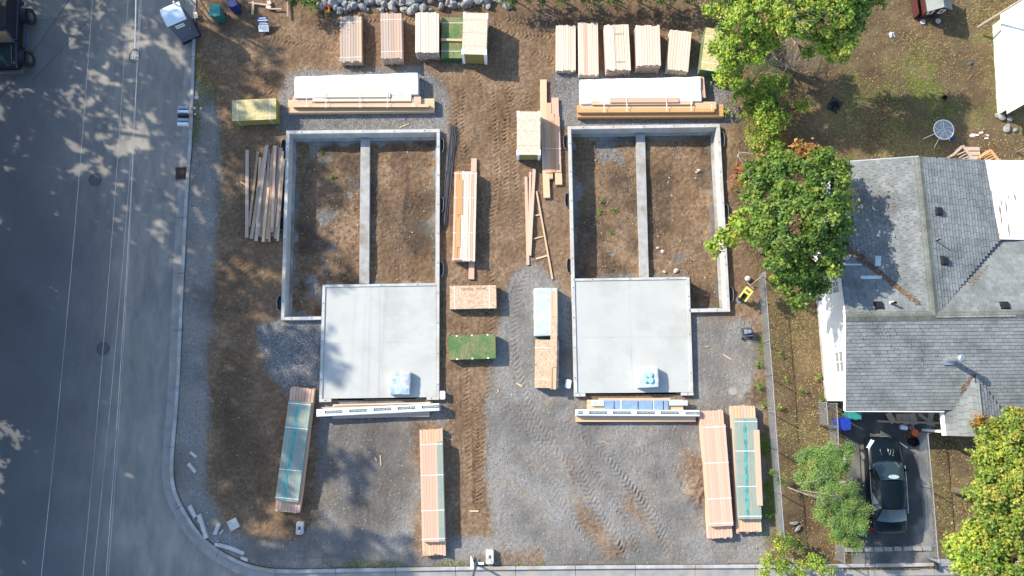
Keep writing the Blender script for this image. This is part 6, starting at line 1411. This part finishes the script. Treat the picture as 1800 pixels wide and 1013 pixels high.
for a in (200, 255, 60, 330): t = R(a); mb = MB(); mb.tube([(.1*math.cos(t), .1*math.sin(t), .62), (.45*math.cos(t), .45*math.sin(t), .3), (.8*math.cos(t), .8*math.sin(t), .0)], .016, 6); mb.build('leg', M['white'], root)
tag(link('blue_pot', RM2[1], None, tuple(P(1675,244,.1)), (0,0,1), (.34,.3,.3)), 'small dark blue bag beside the round glass table', 'bag').data = (lambda m_: (m_.materials.clear(), m_.materials.append(M['navy_bin']), m_)[2])(RM2[1].copy())
def crumple(name, label, c, wx, wy, h, mat, cat):
    n = 22; X, Y = np.meshgrid(np.linspace(-.5,.5,n), np.linspace(-.5,.5,n)); s0 = random.random()*30; rr_ = np.hypot(X, Y)*2; edge = 1 - .35*fbm(X*4, Y*4, 1, 3, s0)
    Z = h*np.abs(fbm(X*wx*3, Y*wy*3, .35, 4, s0) - .35)*2.2*sstep(1.1,.5,rr_); V = np.stack([X*wx*edge, Y*wy*edge, Z + .01], -1).reshape(-1,3); id_ = np.arange(n*n).reshape(n,n); q = np.stack([id_[:-1,:-1], id_[:-1,1:], id_[1:,1:], id_[1:,:-1]], -1).reshape(-1,4)
    p = P(*c, .02); p.z = gz(p.x, p.y) + .02; tag(link(name, np_mesh(name, V, q, M[mat]), None, tuple(p), (0,0,random.random()*3)), label, cat)
crumple('black_tarp', 'crumpled black plastic sheet on the yard grass', (1467,185), .8, .95, .22, 'black', 'plastic sheet'); crumple('plastic_bag', 'crumpled grey plastic bag in the upper yard', (1567,62), .35, .35, .2, 'wrapblue', 'plastic bag'); crumple('dark_bag', 'small dark bag left of the pale shed', (1706,112), .3, .35, .15, 'iron', 'bag'); crumple('driveway_bag', 'pale crumpled bag on the driveway below the feathery tree top', (1484,812), .55, .35, .2, 'wrapblue', 'plastic bag'); crumple('paper_bag', 'pale crumpled bag left of the black car door', (1482,850), .4, .3, .2, 'debris', 'bag')
mb = MB(); mb.lathe([(.10,0),(.13,.2),(.11,.2),(.09,.05),(0,.05)], 16); tag(mb.build('black_pot', M['black'], None, tuple(P(1657.5,171,0)), (.5,.2,0)), 'black plant pot lying on the yard grass', 'pot')
for i in range(13):
    x, y = random.choice([(1711,240),(1722,233),(1730,229),(1716,247),(1735,243),(1745,246),(1708,240),(1731,240),(1718,238)]); x += random.gauss(0,2); y += random.gauss(0,1.2); p = P(x, y, 0); tag(link('garden_brick', RMB if False else unit_cube('edge_brown' if i % 4 == 0 else 'papertan'), None, (p.x, p.y, gz(p.x,p.y)+.02), (0,0,R(random.gauss(0,5))), (.2,.1,.05)), 'pale brick half sunk in the yard soil above the deck', 'brick', 'bricks sunk in the yard')
GK = 'wooden things behind the house'
for (frame_, slats, lab, mat) in [([((1676,272),(1692,257)),((1692,256),(1712,282))], [((1683,272),(1697,266)),((1687,277),(1699,270)),((1692,279),(1703,275))], 'weathered wooden railing lying behind the roof edge', 'weath'), ([((1722,276),(1741,264)),((1741,264),(1756,283))], [((1727,277),(1743,269)),((1731,280),(1746,272)),((1735,282),(1749,276))], 'orange wooden bench back behind the roof edge', 'orange')]:
    o_ = P(*frame_[0][0], .5); root = empty('wooden_railing', (o_.x, o_.y, 0), 0, lab, 'railing', GK)
    for nm, segs, w_ in (('rail', frame_, .12), ('slat', slats, .05)):
        for a, b in segs: A, B = P(*a, .75) - o_, P(*b, .75) - o_; d = B - A; put(nm, unit_cube(mat), root, (A.x+B.x)/2, (A.y+B.y)/2, .75 if nm == 'rail' else .70, w_, d.length, .05, math.atan2(-d.x, d.y))
    for a in (frame_[0][0], frame_[0][1]): A = P(*a, .75) - o_; put('leg', unit_cube(mat), root, A.x, A.y, .37, .08, .08, .7)
for i, (x, y) in enumerate([(1710,262),(1711,270),(1712,278)]): tag(link('deck_step', unit_cube('weath'), None, tuple(P(x, y, .2 + .15*i)), (0,0,R(90)), (.2,.7,.05)), 'grey wooden step between the two railings behind the house', 'step', GK)
root = empty('antenna_mast', P(1786, 268, 0), 0, 'pale mast with a cross arm behind the white roof', 'mast'); mb = MB(); mb.tube([(0,0,0),(0,0,2.9)], .04, 8); mb.build('mast', M['steel'], root); mb = MB(); mb.tube([(-.15,-.25,2.9),(1.0,-.15,2.9)], .03, 6); mb.tube([(0,.35,2.9),(0,-.3,2.9)], .035, 6); mb.build('cross_arm', M['pale_metal'], root); mb = MB(); mb.lathe([(0,2.9),(.12,2.93),(.10,3.0),(0,3.02)], 12, (0,.35,0)); mb.build('cap', M['white'], root)
# shed
SH1 = [P(1759,22,1.15), P(1771,200,1.15), P(1860,150,1.6), P(1860,-40,1.6)]; o_ = Vector((SH1[1].x, SH1[1].y, 0)); root = empty('pale_shed', o_, 0, 'pale green-white shed with a ribbed metal roof at the top right corner', 'shed')
M['shedroof'] = m_plain('pale_green_roof', (.64,.68,.56), .5, var=.1, scale=1.5); M['shedwall'] = m_plain('green_shed_wall', (.50,.54,.44), .7)
a, b, c, d = [v - o_ for v in (SH1[0], SH1[1], SH1[2], SH1[3])]
mb = MB(); mb.prism([tuple(v - Vector((0,0,.06))) for v in (a,b,c,d)], [tuple(v) for v in (a,b,c,d)]); mb.build('roof', M['shedroof'], root)
for k in range(12): t = (k+.5)/12; p, q = a.lerp(d, t), b.lerp(c, t); mb = MB(); mb.tube([p + Vector((0,0,.012)), q + Vector((0,0,.012))], .022, 4); mb.build('roof_rib', M['shedroof'], root)
mb = MB(); ins = Vector((.25,.05,0)); l = [a+Vector((.2,-.2,0)), b+Vector((.2,.35,0)), c+Vector((0,.35,0)), d]; mb.prism([(v.x,v.y,-.1) for v in l], [(v.x,v.y,v.z-.075) for v in l]); mb.build('shed_wall', M['shedwall'], root)
mb = MB(); A, B = P(1719,48,.4), P(1802,-4,3.3); mb.tube([(0,0,0), tuple(B-A)], .06, 6); tag(mb.build('long_timber', M['deadwood'], None, tuple(A)), 'long grey timber leaning on the shed roof at the top right', 'timber')
for (x, y, s) in [(1762,206,.5),(1758,196,.35),(1775,210,.4),(1770,225,.55),(1752,203,.3),(1785,228,.3)]: tag(link('garden_stone', RM[int(x) % 6], None, tuple(P(x, y, .08)), (0,0,x), (s,s*.85,s*.5)), 'flat grey stone at the lower corner of the pale shed', 'stone', 'stones by the shed')
# playhouse
M['playred'] = m_plain('dark_red_paint', (.075,.022,.02), .7)
root = empty('playhouse', P(1630, 14, 0), R(4), 'small dark red playhouse with white windows at the top of the yard', 'playhouse')
mb = MB(); mb.box(-.55,.55,-.6,.7,0,1.15); mb.poly([(-.55,-.601,1.15),(.55,-.601,1.15),(0,-.601,1.5)]); mb.build('cabin', M['playred'], root)
for s in (-1, 1):
    mb = MB(); a = [(0,-.75,1.55),(0,.8,1.55),(s*.68,.8,1.12),(s*.68,-.75,1.12)]; a = a if s < 0 else a[::-1]; mb.prism([(x,y,z-.03) for x,y,z in a], a); mb.build('roof', M['shingle'], root)
    mb = MB(); mb.box(s*.3-.15, s*.3-.10, -.63,-.602,.55,.95); mb.box(s*.3+.10, s*.3+.15, -.63,-.602,.55,.95); mb.box(s*.3-.10, s*.3+.10, -.63,-.602,.91,.95); mb.box(s*.3-.10, s*.3+.10, -.63,-.602,.55,.59); mb.build('window_frame', M['white'], root)
    mb = MB(); mb.lathe([(0,0),(.14,.0),(.14,.05),(.08,.05),(.08,.02),(0,.02)], 14); mb.build('planter_ring', M['debris'], root, (s*.42, -.85, .08))
mb = MB(); mb.box(-.14,.14,-.62,-.602,.05,.9); mb.build('door', M['black'], root); mb = MB(); mb.box(-.85,-.56,-.6,.6,0,.06); mb.box(-.87,-.83,-.6,.6,.06,.6); mb.build('side_rail', M['playred'], root)
# ---------------------------------------------------------------- black sedan
def loft(mb, secs, mi=0, closed=False, cap=False):
    k = len(secs[0]); b = len(mb.v)
    for s in secs: mb.v += [tuple(p) for p in s]
    for i in range(len(secs)-1):
        for j in range(k - (0 if closed else 1)): j2 = (j+1) % k; mb.f.append((b+i*k+j, b+(i+1)*k+j, b+(i+1)*k+j2, b+i*k+j2)); mb.mi.append(mi)
    if cap: mb.f.append(tuple(b+j for j in range(k))); mb.mi.append(mi); mb.f.append(tuple(b+(len(secs)-1)*k+k-1-j for j in range(k))); mb.mi.append(mi)
M['carpaint'] = m_plain('dark_teal_car_paint', (.003,.008,.012), .33, var=.1, spec=.25); M['carpaint'].node_tree.nodes['Principled BSDF'].inputs['Coat Weight'].default_value = .1
M['carglass'] = m_plain('car_glass', (.02,.035,.04), .06, var=.1, spec=.8); M['redlamp'] = m_plain('red_lamp', (.25,.01,.015), .3); M['silver'] = m_plain('silver_trim', (.6,.6,.6), .3, .6); M['sunshade'] = m_plain('silver_sunshade', (.30,.40,.42), .4)
CF, CR = P(1549, 768, .5), P(1560.5, 938, .5); d = CF - CR; Lc = d.length; Cc_ = (CF + CR)/2; car = empty('parked_car', (Cc_.x, Cc_.y, 0), math.atan2(-d.x, d.y), 'black four-door sedan parked nose-up on the driveway with a broken front bumper', 'car')
def body_sec(y, w, zt, zs, crown_=.03):
    pts = []; 
    for s in (-1, 1):
        row = [(s*w*.93, y, .22), (s*w, y, .42), (s*w, y, zs-.10), (s*w*.965, y, zs), (s*w*.80, y, zt-.012), (s*w*.45, y, zt+crown_*.7)]
        pts.append(row)
    return pts[0] + [(0, y, zt + crown_)] + pts[1][::-1]
hl = Lc/2
st = [(-hl,.62,.78,.66),(-hl+.06,.78,.90,.78),(-hl+.22,.85,.98,.86),(-hl+.75,.885,1.02,.92),(-hl+1.15,.90,1.0,.94),(-.4,.905,.98,.94),(.5,.905,.97,.92),(hl-1.30,.895,.97,.90),(hl-.80,.885,.90,.85),(hl-.35,.85,.81,.76),(hl-.12,.76,.72,.66),(hl,.58,.60,.52)]
mb = MB(); loft(mb, [body_sec(*s) for s in st], cap=True); body = mb.build('body', M['carpaint'], car, smooth=True)
gl = dict(rear=-hl+.70, rt=-hl+1.35, ft=hl-2.10, wb=hl-1.30)
zr_ = 1.42
def roofsec(y, w, z): return [(-w,y,z-.06),(-w*.85,y,z-.012),(-w*.4,y,z+.012),(0,y,z+.018),(w*.4,y,z+.012),(w*.85,y,z-.012),(w,y,z-.06)]
mb = MB(); loft(mb, [roofsec(gl['rt']-.05,.57,zr_-.05), roofsec(gl['rt']+.15,.60,zr_-.01), roofsec(-.1,.62,zr_+.01), roofsec(gl['ft']-.15,.60,zr_-.01), roofsec(gl['ft'],.58,zr_-.04)]); mb.build('roof', M['carpaint'], car, smooth=True)
def cur(y, w, z, b): return [(-w,y,z),(-w*.6,y+b*.7,z+.02),(0,y+b,z+.03),(w*.6,y+b*.7,z+.02),(w,y,z)]
mb = MB(); loft(mb, [cur(gl['ft']+.01,.57,zr_-.055,.05), cur((gl['ft']+gl['wb'])/2,.66,1.24,.08), cur(gl['wb'],.76,.985,.12)]); mb.build('windscreen', M['carglass'], car, smooth=True)
mb = MB(); loft(mb, [cur(gl['rear'],.74,1.0,-.10), cur((gl['rear']+gl['rt'])/2-.02,.65,1.22,-.07), cur(gl['rt']-.06,.56,zr_-.065,-.03)]); mb.build('rear_window', M['carglass'], car, smooth=True)
for s in (-1, 1):
    A = [(s*.76,gl['wb']-.06,.965),(s*.59,gl['ft']-.03,zr_-.07),(s*.625,-.1,zr_-.055),(s*.58,gl['rt']-.03,zr_-.08),(s*.745,gl['rear']+.06,.985)]; bse = [(s*.83,gl['wb']-.05,.94),(s*.87,.45,.955),(s*.87,-.3,.965),(s*.85,gl['rt']-.2,.97),(s*.80,gl['rear']+.02,.97)]
    mb = MB(); ps = A[1:4] + [bse[3], bse[2], bse[1]]; mb.poly([A[1], A[2], bse[2], bse[1]] if s > 0 else [bse[1], bse[2], A[2], A[1]]); mb.poly([A[2], A[3], bse[3], bse[2]] if s > 0 else [bse[2], bse[3], A[3], A[2]]); mb.build('side_window', M['carglass'], car)
    mb = MB(); mb.poly([A[0], A[1], bse[1], bse[0]] if s > 0 else [bse[0], bse[1], A[1], A[0]]); mb.poly([A[3], A[4], bse[4], bse[3]] if s > 0 else [bse[3], bse[4], A[4], A[3]]); mb.tube([A[0], A[1]], .03, 5); mb.tube([A[4], A[3]], .03, 5); mb.build('pillar', M['carpaint'], car)
    mb = MB(); mb.tube([(s*.875,gl['wb']-.1,.955),(s*.895,0,.975),(s*.86,gl['rt']-.3,.985)], .013, 5); mb.build('window_trim', M['silver'], car)
    mb = MB(); mb.prism([(s*.92-.07,.70,.95),(s*.92+.09,.70,.95),(s*.92+.09,.82,.95),(s*.92-.07,.82,.95)], [(s*.92-.05,.71,1.08),(s*.92+.07,.71,1.08),(s*.92+.06,.80,1.08),(s*.92-.04,.80,1.08)]); mb.build('mirror', M['carpaint'], car)
    for y in (hl-.92, -hl+1.0):
        mb = MB(); mb.lathe([(0,-.10),(.26,-.10),(.32,-.08),(.32,.08),(.26,.10),(0,.10)], 20); wh = mb.build('wheel', M['rubber'], car, (s*.82, y, .32), (0, math.pi/2, R(14) if (s < 0 and y > 0) else 0)); mb = MB(); mb.lathe([(0,.11),(.20,.105),(.2,-.105),(0,-.11)], 14); mb.build('rim', M['steel'], wh)
    mb = MB(); mb.prism([(s*.84-.06,-hl+.10,.66),(s*.84+.04,-hl+.18,.66),(s*.84+.03,-hl+.34,.66),(s*.84-.03,-hl+.34,.66)], [(s*.84-.06,-hl+.08,.84),(s*.84+.02,-hl+.18,.84),(s*.84+.0,-hl+.34,.86),(s*.84-.03,-hl+.34,.86)]); mb.build('tail_lamp', M['redlamp'], car)
mb = MB(); mb.prism([(-.88,hl-.52,.66),(-.74,hl-.50,.66),(-.50,hl-.16,.66),(-.62,hl-.10,.66)], [(-.90,hl-.52,.80),(-.76,hl-.50,.86),(-.50,hl-.18,.82),(-.64,hl-.12,.76)]); mb.build('headlight', M['pale_metal'], car)
mb = MB(); mb.tube([(.28,hl-.02,.66),(.62,hl-.12,.62),(1.30,hl-.55,.45)], .03, 6); mb.build('hanging_bumper_trim', M['steel'], car); mb = MB(); mb.box(-.12,.26,hl-.01,hl+.05,.60,.66); mb.build('grille_bar', M['silver'], car)
mb = MB(); mb.tube([(-.72,gl['wb']+.06,.985),(0,gl['wb']+.17,1.01),(.72,gl['wb']+.06,.985)], .022, 5); mb.tube([(-.3,gl['wb']+.1,1.02),(.15,gl['wb']-.02,1.06)], .012, 4); mb.build('wiper_cowl', M['black'], car)
mb = MB(); mb.lathe([(0,0),(.16,.01),(.21,0)], 14); o = mb.build('dash_sunshade', M['sunshade'], car, (.10, gl['ft']+.20, 1.36), (R(-22), 0, 0)); o.scale = (1.3, .5, 1)
gp = MB(); gp.tube([(-.80,gl['wb']+.02,.935),(-.4,gl['wb']+.10,.985),(0,gl['wb']+.13,.998),(.4,gl['wb']+.10,.985),(.80,gl['wb']+.02,.935)], .008, 4); gp.tube([(-.78,gl['wb'],.935),(-.72,hl-.5,.845),(-.60,hl-.18,.75)], .008, 4); gp.tube([(.78,gl['wb'],.935),(.72,hl-.5,.845),(.60,hl-.18,.75)], .008, 4); gp.tube([(-.7,gl['rear']-.05,1.02),(-.66,-hl+.2,.975)], .008, 4); gp.tube([(.7,gl['rear']-.05,1.02),(.66,-hl+.2,.975)], .008, 4); tag(gp.build('panel_gap', M['black'], car), kind='stuff')
for x in (-.25, .12, .22, .35): mb = MB(); pts = [(x + random.uniform(-.05,.05), hl-1.1 + k*.13, .945 - .012*k + .01) for k in range(5)]; mb.tube(pts, .003, 4); mb.build('bonnet_scratch', M['silver'], car)
# ---------------------------------------------------------------- dark off-roader, half out of view
jp = P(26, 72, .0); jeep = empty('off_road_vehicle', (jp.x, jp.y, -.11), R(183), 'black boxy off-road vehicle with big exposed tyres at the top left edge', 'off-roader')
M['jeepblack'] = m_plain('black_blue_paint', (.010,.012,.020), .3, var=.1); M['jeepblue'] = m_plain('dark_blue_trim', (.02,.03,.11), .35)
mb = MB(); loft(mb, [[(-.72,y,.55),(-.74,y,z-.06),(-.68,y,z),(.68,y,z),(.74,y,z-.06),(.72,y,.55)] for y, z in ((-1.95,1.05),(-1.6,1.10),(.55,1.15),(.75,1.15),(1.85,1.05),(1.95,.95))], cap=True); mb.build('body', M['jeepblack'], jeep)
mb = MB(); mb.prism([(-.70,-1.75,1.14),(.70,-1.75,1.14),(.70,.62,1.14),(-.70,.62,1.14)], [(-.60,-1.62,1.78),(.60,-1.62,1.78),(.60,.22,1.80),(-.60,.22,1.80)]); mb.build('cabin', M['jeepblack'], jeep)
mb = MB(); mb.prism([(-.58,-1.5,1.79),(.58,-1.5,1.79),(.58,.1,1.81),(-.58,.1,1.81)], [(-.54,-1.4,1.83),(.54,-1.4,1.83),(.54,.05,1.85),(-.54,.05,1.85)]); mb.build('soft_top', M['rubber'], jeep)
mb = MB(); mb.quad((-.62,.60,1.20),(.62,.60,1.20),(.54,.26,1.76),(-.54,.26,1.76)); mb.quad((-.54,.25,1.75),(.54,.25,1.75),(.62,.59,1.19),(-.62,.59,1.19)); mb.build('windscreen', M['carglass'], jeep)
mb = MB(); mb.prism([(-.5,.8,1.15),(.5,.8,1.15),(.5,1.8,1.06),(-.5,1.8,1.06)], [(-.46,.84,1.18),(.46,.84,1.18),(.46,1.76,1.09),(-.46,1.76,1.09)]); mb.build('bonnet_panel', M['carglass'], jeep)
for s in (-1, 1):
    for y in (1.25, -1.2):
        mb = MB(); mb.lathe([(0,-.15),(.28,-.15),(.36,-.15),(.43,-.12),(.43,.12),(.36,.15),(.28,.15),(.24,.10),(0,.08)], 24); wh = mb.build('wheel', M['rubber'], jeep, (s*.97, y, .43), (0, s*math.pi/2, 0)); mb = MB(); mb.lathe([(0,.12),(.1,.13),(.22,.105),(.22,.09),(0,.09)], 12); mb.build('rim', M['iron'], wh)
        mb = MB(); loft(mb, [[(s*.72, y + .52*math.cos(t), .72 + .32*math.sin(t)), (s*1.06, y + .54*math.cos(t), .68 + .32*math.sin(t))] for t in [math.pi*k/8 for k in range(9)]]); mb.build('fender', M['jeepblack'], jeep)
    mb = MB(); mb.tube([(s*.80,-.6,.55),(s*.92,-.4,.52),(s*.92,.4,.52),(s*.80,.6,.55)], .05, 8); mb.build('side_step', M['jeepblue'], jeep)
    mb = MB(); mb.tube([(s*.66,.62,1.18),(s*.56,.20,1.82)], .05, 6); mb.build('screen_pillar', M['jeepblue'], jeep); mb = MB(); mb.box(s*.86-.11, s*.86+.11, .55, .62, 1.25, 1.42); mb.build('mirror', M['jeepblack'], jeep)
mb = MB(); mb.box(-.85,.85,1.98,2.12,.6,.75); mb.build('bumper', M['iron'], jeep)

# ---------------------------------------------------------------- ground cover: leaf litter, dry grass, stones
def scatter(polys, n, edge=.2, ex=None, dens=None):
    out = []
    polys = [WP(p) if p[0][0] > 60 or p[0][1] > 60 else p for p in polys]
    per = n // len(polys)
    for p in polys:
        xs = [q[0] for q in p]; ys_ = [q[1] for q in p]; x0, x1 = max(min(xs), -28), min(max(xs), 31); y0, y1 = max(min(ys_), -10), min(max(ys_), 25)
        X = RNG.uniform(x0, x1, per*3); Y = RNG.uniform(y0, y1, per*3); d = sdist(X, Y, p) + (fbm(X, Y, 1.2, 3, 60) - .5)*1.2; k = d > edge
        k &= np.maximum(sdist(X, Y, OUT0), sdist(X, Y, OUT1)) < -.08
        if dens is not None: k &= RNG.random(len(X)) < dens(X, Y)
        out.append(np.stack([X[k], Y[k]], -1)[:per])
    return np.concatenate(out)
def gz_arr(x, y):
    i = np.clip(np.searchsorted(gy, y), 1, len(gy)-1); j = np.clip(np.searchsorted(gx, x), 1, len(gx)-1)
    tx = (x - gx[j-1])/(gx[j]-gx[j-1]); ty = (y - gy[i-1])/(gy[i]-gy[i-1])
    return (GZ[i-1,j-1]*(1-tx)+GZ[i-1,j]*tx)*(1-ty) + (GZ[i,j-1]*(1-tx)+GZ[i,j]*tx)*ty
YP = [(1335,560),(1322,470),(1290,330),(1282,210),(1288,130),(1240,30),(1240,-30),(1830,-30),(1830,1030),(1362,1030),(1362,900),(1350,700)]
pts = scatter([YP], 60000, .0, dens=lambda X, Y: np.clip(.15 + 1.4*(fbm(X, Y, 1.6, 4, 70) - .35), .04, 1))
_d = sdist(pts[:,0], pts[:,1], drive_w); pd = (_d < .1) | (RNG.random(len(pts)) < np.exp(-_d/.35)*.8 + .04); pts = pts[pd]
LC = [(.27,.17,.085),(.18,.115,.06),(.34,.24,.13),(.32,.28,.13),(.11,.08,.05),(.32,.15,.07),(.15,.105,.065)]
n = len(pts); V, Fc, cc = leaf_arrays(np.stack([pts[:,0], pts[:,1], gz_arr(pts[:,0], pts[:,1]) + .02], -1), RNG.normal(size=(n,3))*.35 + np.array([0,0,1]), RNG.uniform(.04,.10,n), pal(LC, RNG.integers(0, len(LC), n)))
tag(link('leaf_litter', np_mesh('leaf_litter', V, Fc, M['litter'], cc)), kind='stuff')
def blades(name, pts, h, cols, w_=.010):
    n = len(pts); x, y = pts[:,0], pts[:,1]; z = gz_arr(x, y); a = RNG.uniform(0, 2*np.pi, n); l = h*RNG.uniform(.5, 1.3, n); lean = RNG.uniform(.4, 1.1, n)
    b = np.stack([x, y, z], -1); t = b + np.stack([np.cos(a)*l*lean, np.sin(a)*l*lean, l*.55], -1); s = np.stack([-np.sin(a)*w_, np.cos(a)*w_, a*0], -1)
    V = np.stack([b - s, b + s, t], 1).reshape(-1, 3); Fc = np.arange(3*n).reshape(n, 3); c = np.repeat(pal(cols, RNG.integers(0, len(cols), n)), 3, 0); tag(link(name, np_mesh(name, V, Fc, M['litter'], c)), kind='stuff')
GC_ = [(.30,.24,.10),(.38,.30,.13),(.22,.20,.07),(.16,.17,.05),(.42,.34,.17)]
pts = scatter([YP], 90000, .3, dens=lambda X, Y: np.clip(3.2*(fbm(X, Y, 2.1, 4, 80) - .44), .02, 1)); pts = pts[sdist(pts[:,0], pts[:,1], drive_w) < .1]
blades('dry_grass', pts, .13, GC_)
GN = [(.10,.17,.03),(.16,.22,.04),(.22,.26,.06)]
pts = scatter([[(1590,50),(1780,60),(1790,230),(1600,240)], [(1480,120),(1640,90),(1700,240),(1490,270)], [(1345,560),(1352,640),(1360,900),(1350,940),(1330,720),(1325,600)], [(1330,600),(1345,600),(1375,960),(1340,960)]], 26000, .0, dens=lambda X, Y: np.clip(3.0*(fbm(X, Y, 1.1, 3, 90) - .45), .0, 1)); blades('green_grass', pts, .11, GN)
pts = scatter([[(330,150),(352,170),(350,250),(332,240)], [(335,90),(380,150),(365,190),(340,170)], [(560,985),(960,988),(960,999),(560,999)]], 3600, .0); blades('kerb_weeds', pts, .12, GC_[1:4] + GN[:1], .012)
# crushed stone and clods
def pebbles(name, pts, s0, s1, cols, kind='stuff'):
    n = len(pts); b = np.array([(1,0,0),(0,1,0),(-1,0,0),(0,-1,0),(0,0,1.0)], float); a = RNG.uniform(0, 6.28, n); s = RNG.uniform(s0, s1, n)*RNG.uniform(.6,1.3,n); ca, sa = np.cos(a), np.sin(a)
    j = RNG.uniform(.6, 1.25, (n, 5, 1)); B = b[None]*j; X = B[...,0]*ca[:,None] - B[...,1]*sa[:,None]; Y = B[...,0]*sa[:,None] + B[...,1]*ca[:,None]; Z = B[...,2]*.75
    V = np.stack([X, Y, Z], -1)*s[:,None,None]*.5 + np.stack([pts[:,0], pts[:,1], gz_arr(pts[:,0], pts[:,1]) - .002], -1)[:,None,:]; V = V.reshape(-1,3)
    f = np.array([(0,1,4),(1,2,4),(2,3,4),(3,0,4)]); Fc = (f[None] + (np.arange(n)*5)[:,None,None]).reshape(-1,3); c = np.repeat(pal(cols, RNG.integers(0, len(cols), n), .25), 5, 0); tag(link(name, np_mesh(name, V, Fc, M['litter'], c)), kind=kind)
GRC = [(.13,.135,.14),(.20,.205,.21),(.30,.30,.295),(.42,.41,.39),(.09,.092,.095)]
pts = scatter(DP['gravel'], 64000, .05, dens=lambda X, Y: .35 + .65*fbm(X, Y, .9, 3, 95)); pts = pts[sdist(pts[:,0], pts[:,1], ROADPOLY) < -.05]; pebbles('gravel_stones', pts, .025, .06, GRC)
SITE = [(345,40),(560,25),(1235,25),(1280,130),(1285,330),(1330,560),(1335,720),(1350,985),(480,995),(350,900),(305,800),(330,400)]
pts = scatter([SITE], 14000, .1, dens=lambda X, Y: .2 + .8*fbm(X, Y, 1.3, 3, 97)); pebbles('soil_clods', pts, .025, .075, [(.16,.10,.06),(.24,.16,.10),(.11,.07,.045),(.33,.28,.22),(.30,.29,.27)])
for fl, OO in (('crawlspace_stones', OUT0), ('crawlspace_stones', OUT1)):
    xs = [q[0] for q in OO]; ys_ = [q[1] for q in OO]; X = RNG.uniform(min(xs), max(xs), 5200); Y = RNG.uniform(min(ys_), max(ys_), 5200); dO = sdist(X, Y, OO); k = (dO > .35) & (RNG.random(len(X)) < .25 + .9*(fbm(X, Y, 1.1, 3, 101) > .52)); X, Y = X[k], Y[k]
    _g = gz_arr; gz_arr = lambda x, y: FLOORZ + .03 + 0*x; pebbles(fl, np.stack([X, Y], -1), .03, .085, [(.16,.11,.07),(.28,.24,.19),(.40,.37,.33),(.12,.09,.06),(.24,.22,.2)]); gz_arr = _g
# leaves caught in the roof valleys
P0 = []
def along(x0, y0, x1, y1, pl, n, wd):
    for k in range(n):
        t = random.random(); p = onplane(x0+(x1-x0)*t + random.gauss(0, wd), y0+(y1-y0)*t + random.gauss(0, wd), pl); P0.append((p.x, p.y, p.z + .035 + random.random()*.03))
along(1487,437,1615,533,plN,1500,2.4); along(1500,450,1520,470,plW,500,9); along(1690,690,1712,660,plS,260,2.6); along(1722,675,1742,712,plS,260,2.4); along(1700,505,1735,470,plN,90,3); along(1500,575,1780,700,plS,260,30); along(1520,330,1600,400,plW,220,28)
P0 = np.array(P0); n = len(P0); V, Fc, cc = leaf_arrays(P0, RNG.normal(size=(n,3))*.4 + np.array([0,0,1]), RNG.uniform(.04,.10,n), pal([(.24,.16,.10),(.17,.10,.06),(.30,.20,.13),(.12,.09,.06)], RNG.integers(0,4,n)))
tag(link('roof_leaves', np_mesh('roof_leaves', V, Fc, M['litter'], cc)), kind='stuff')
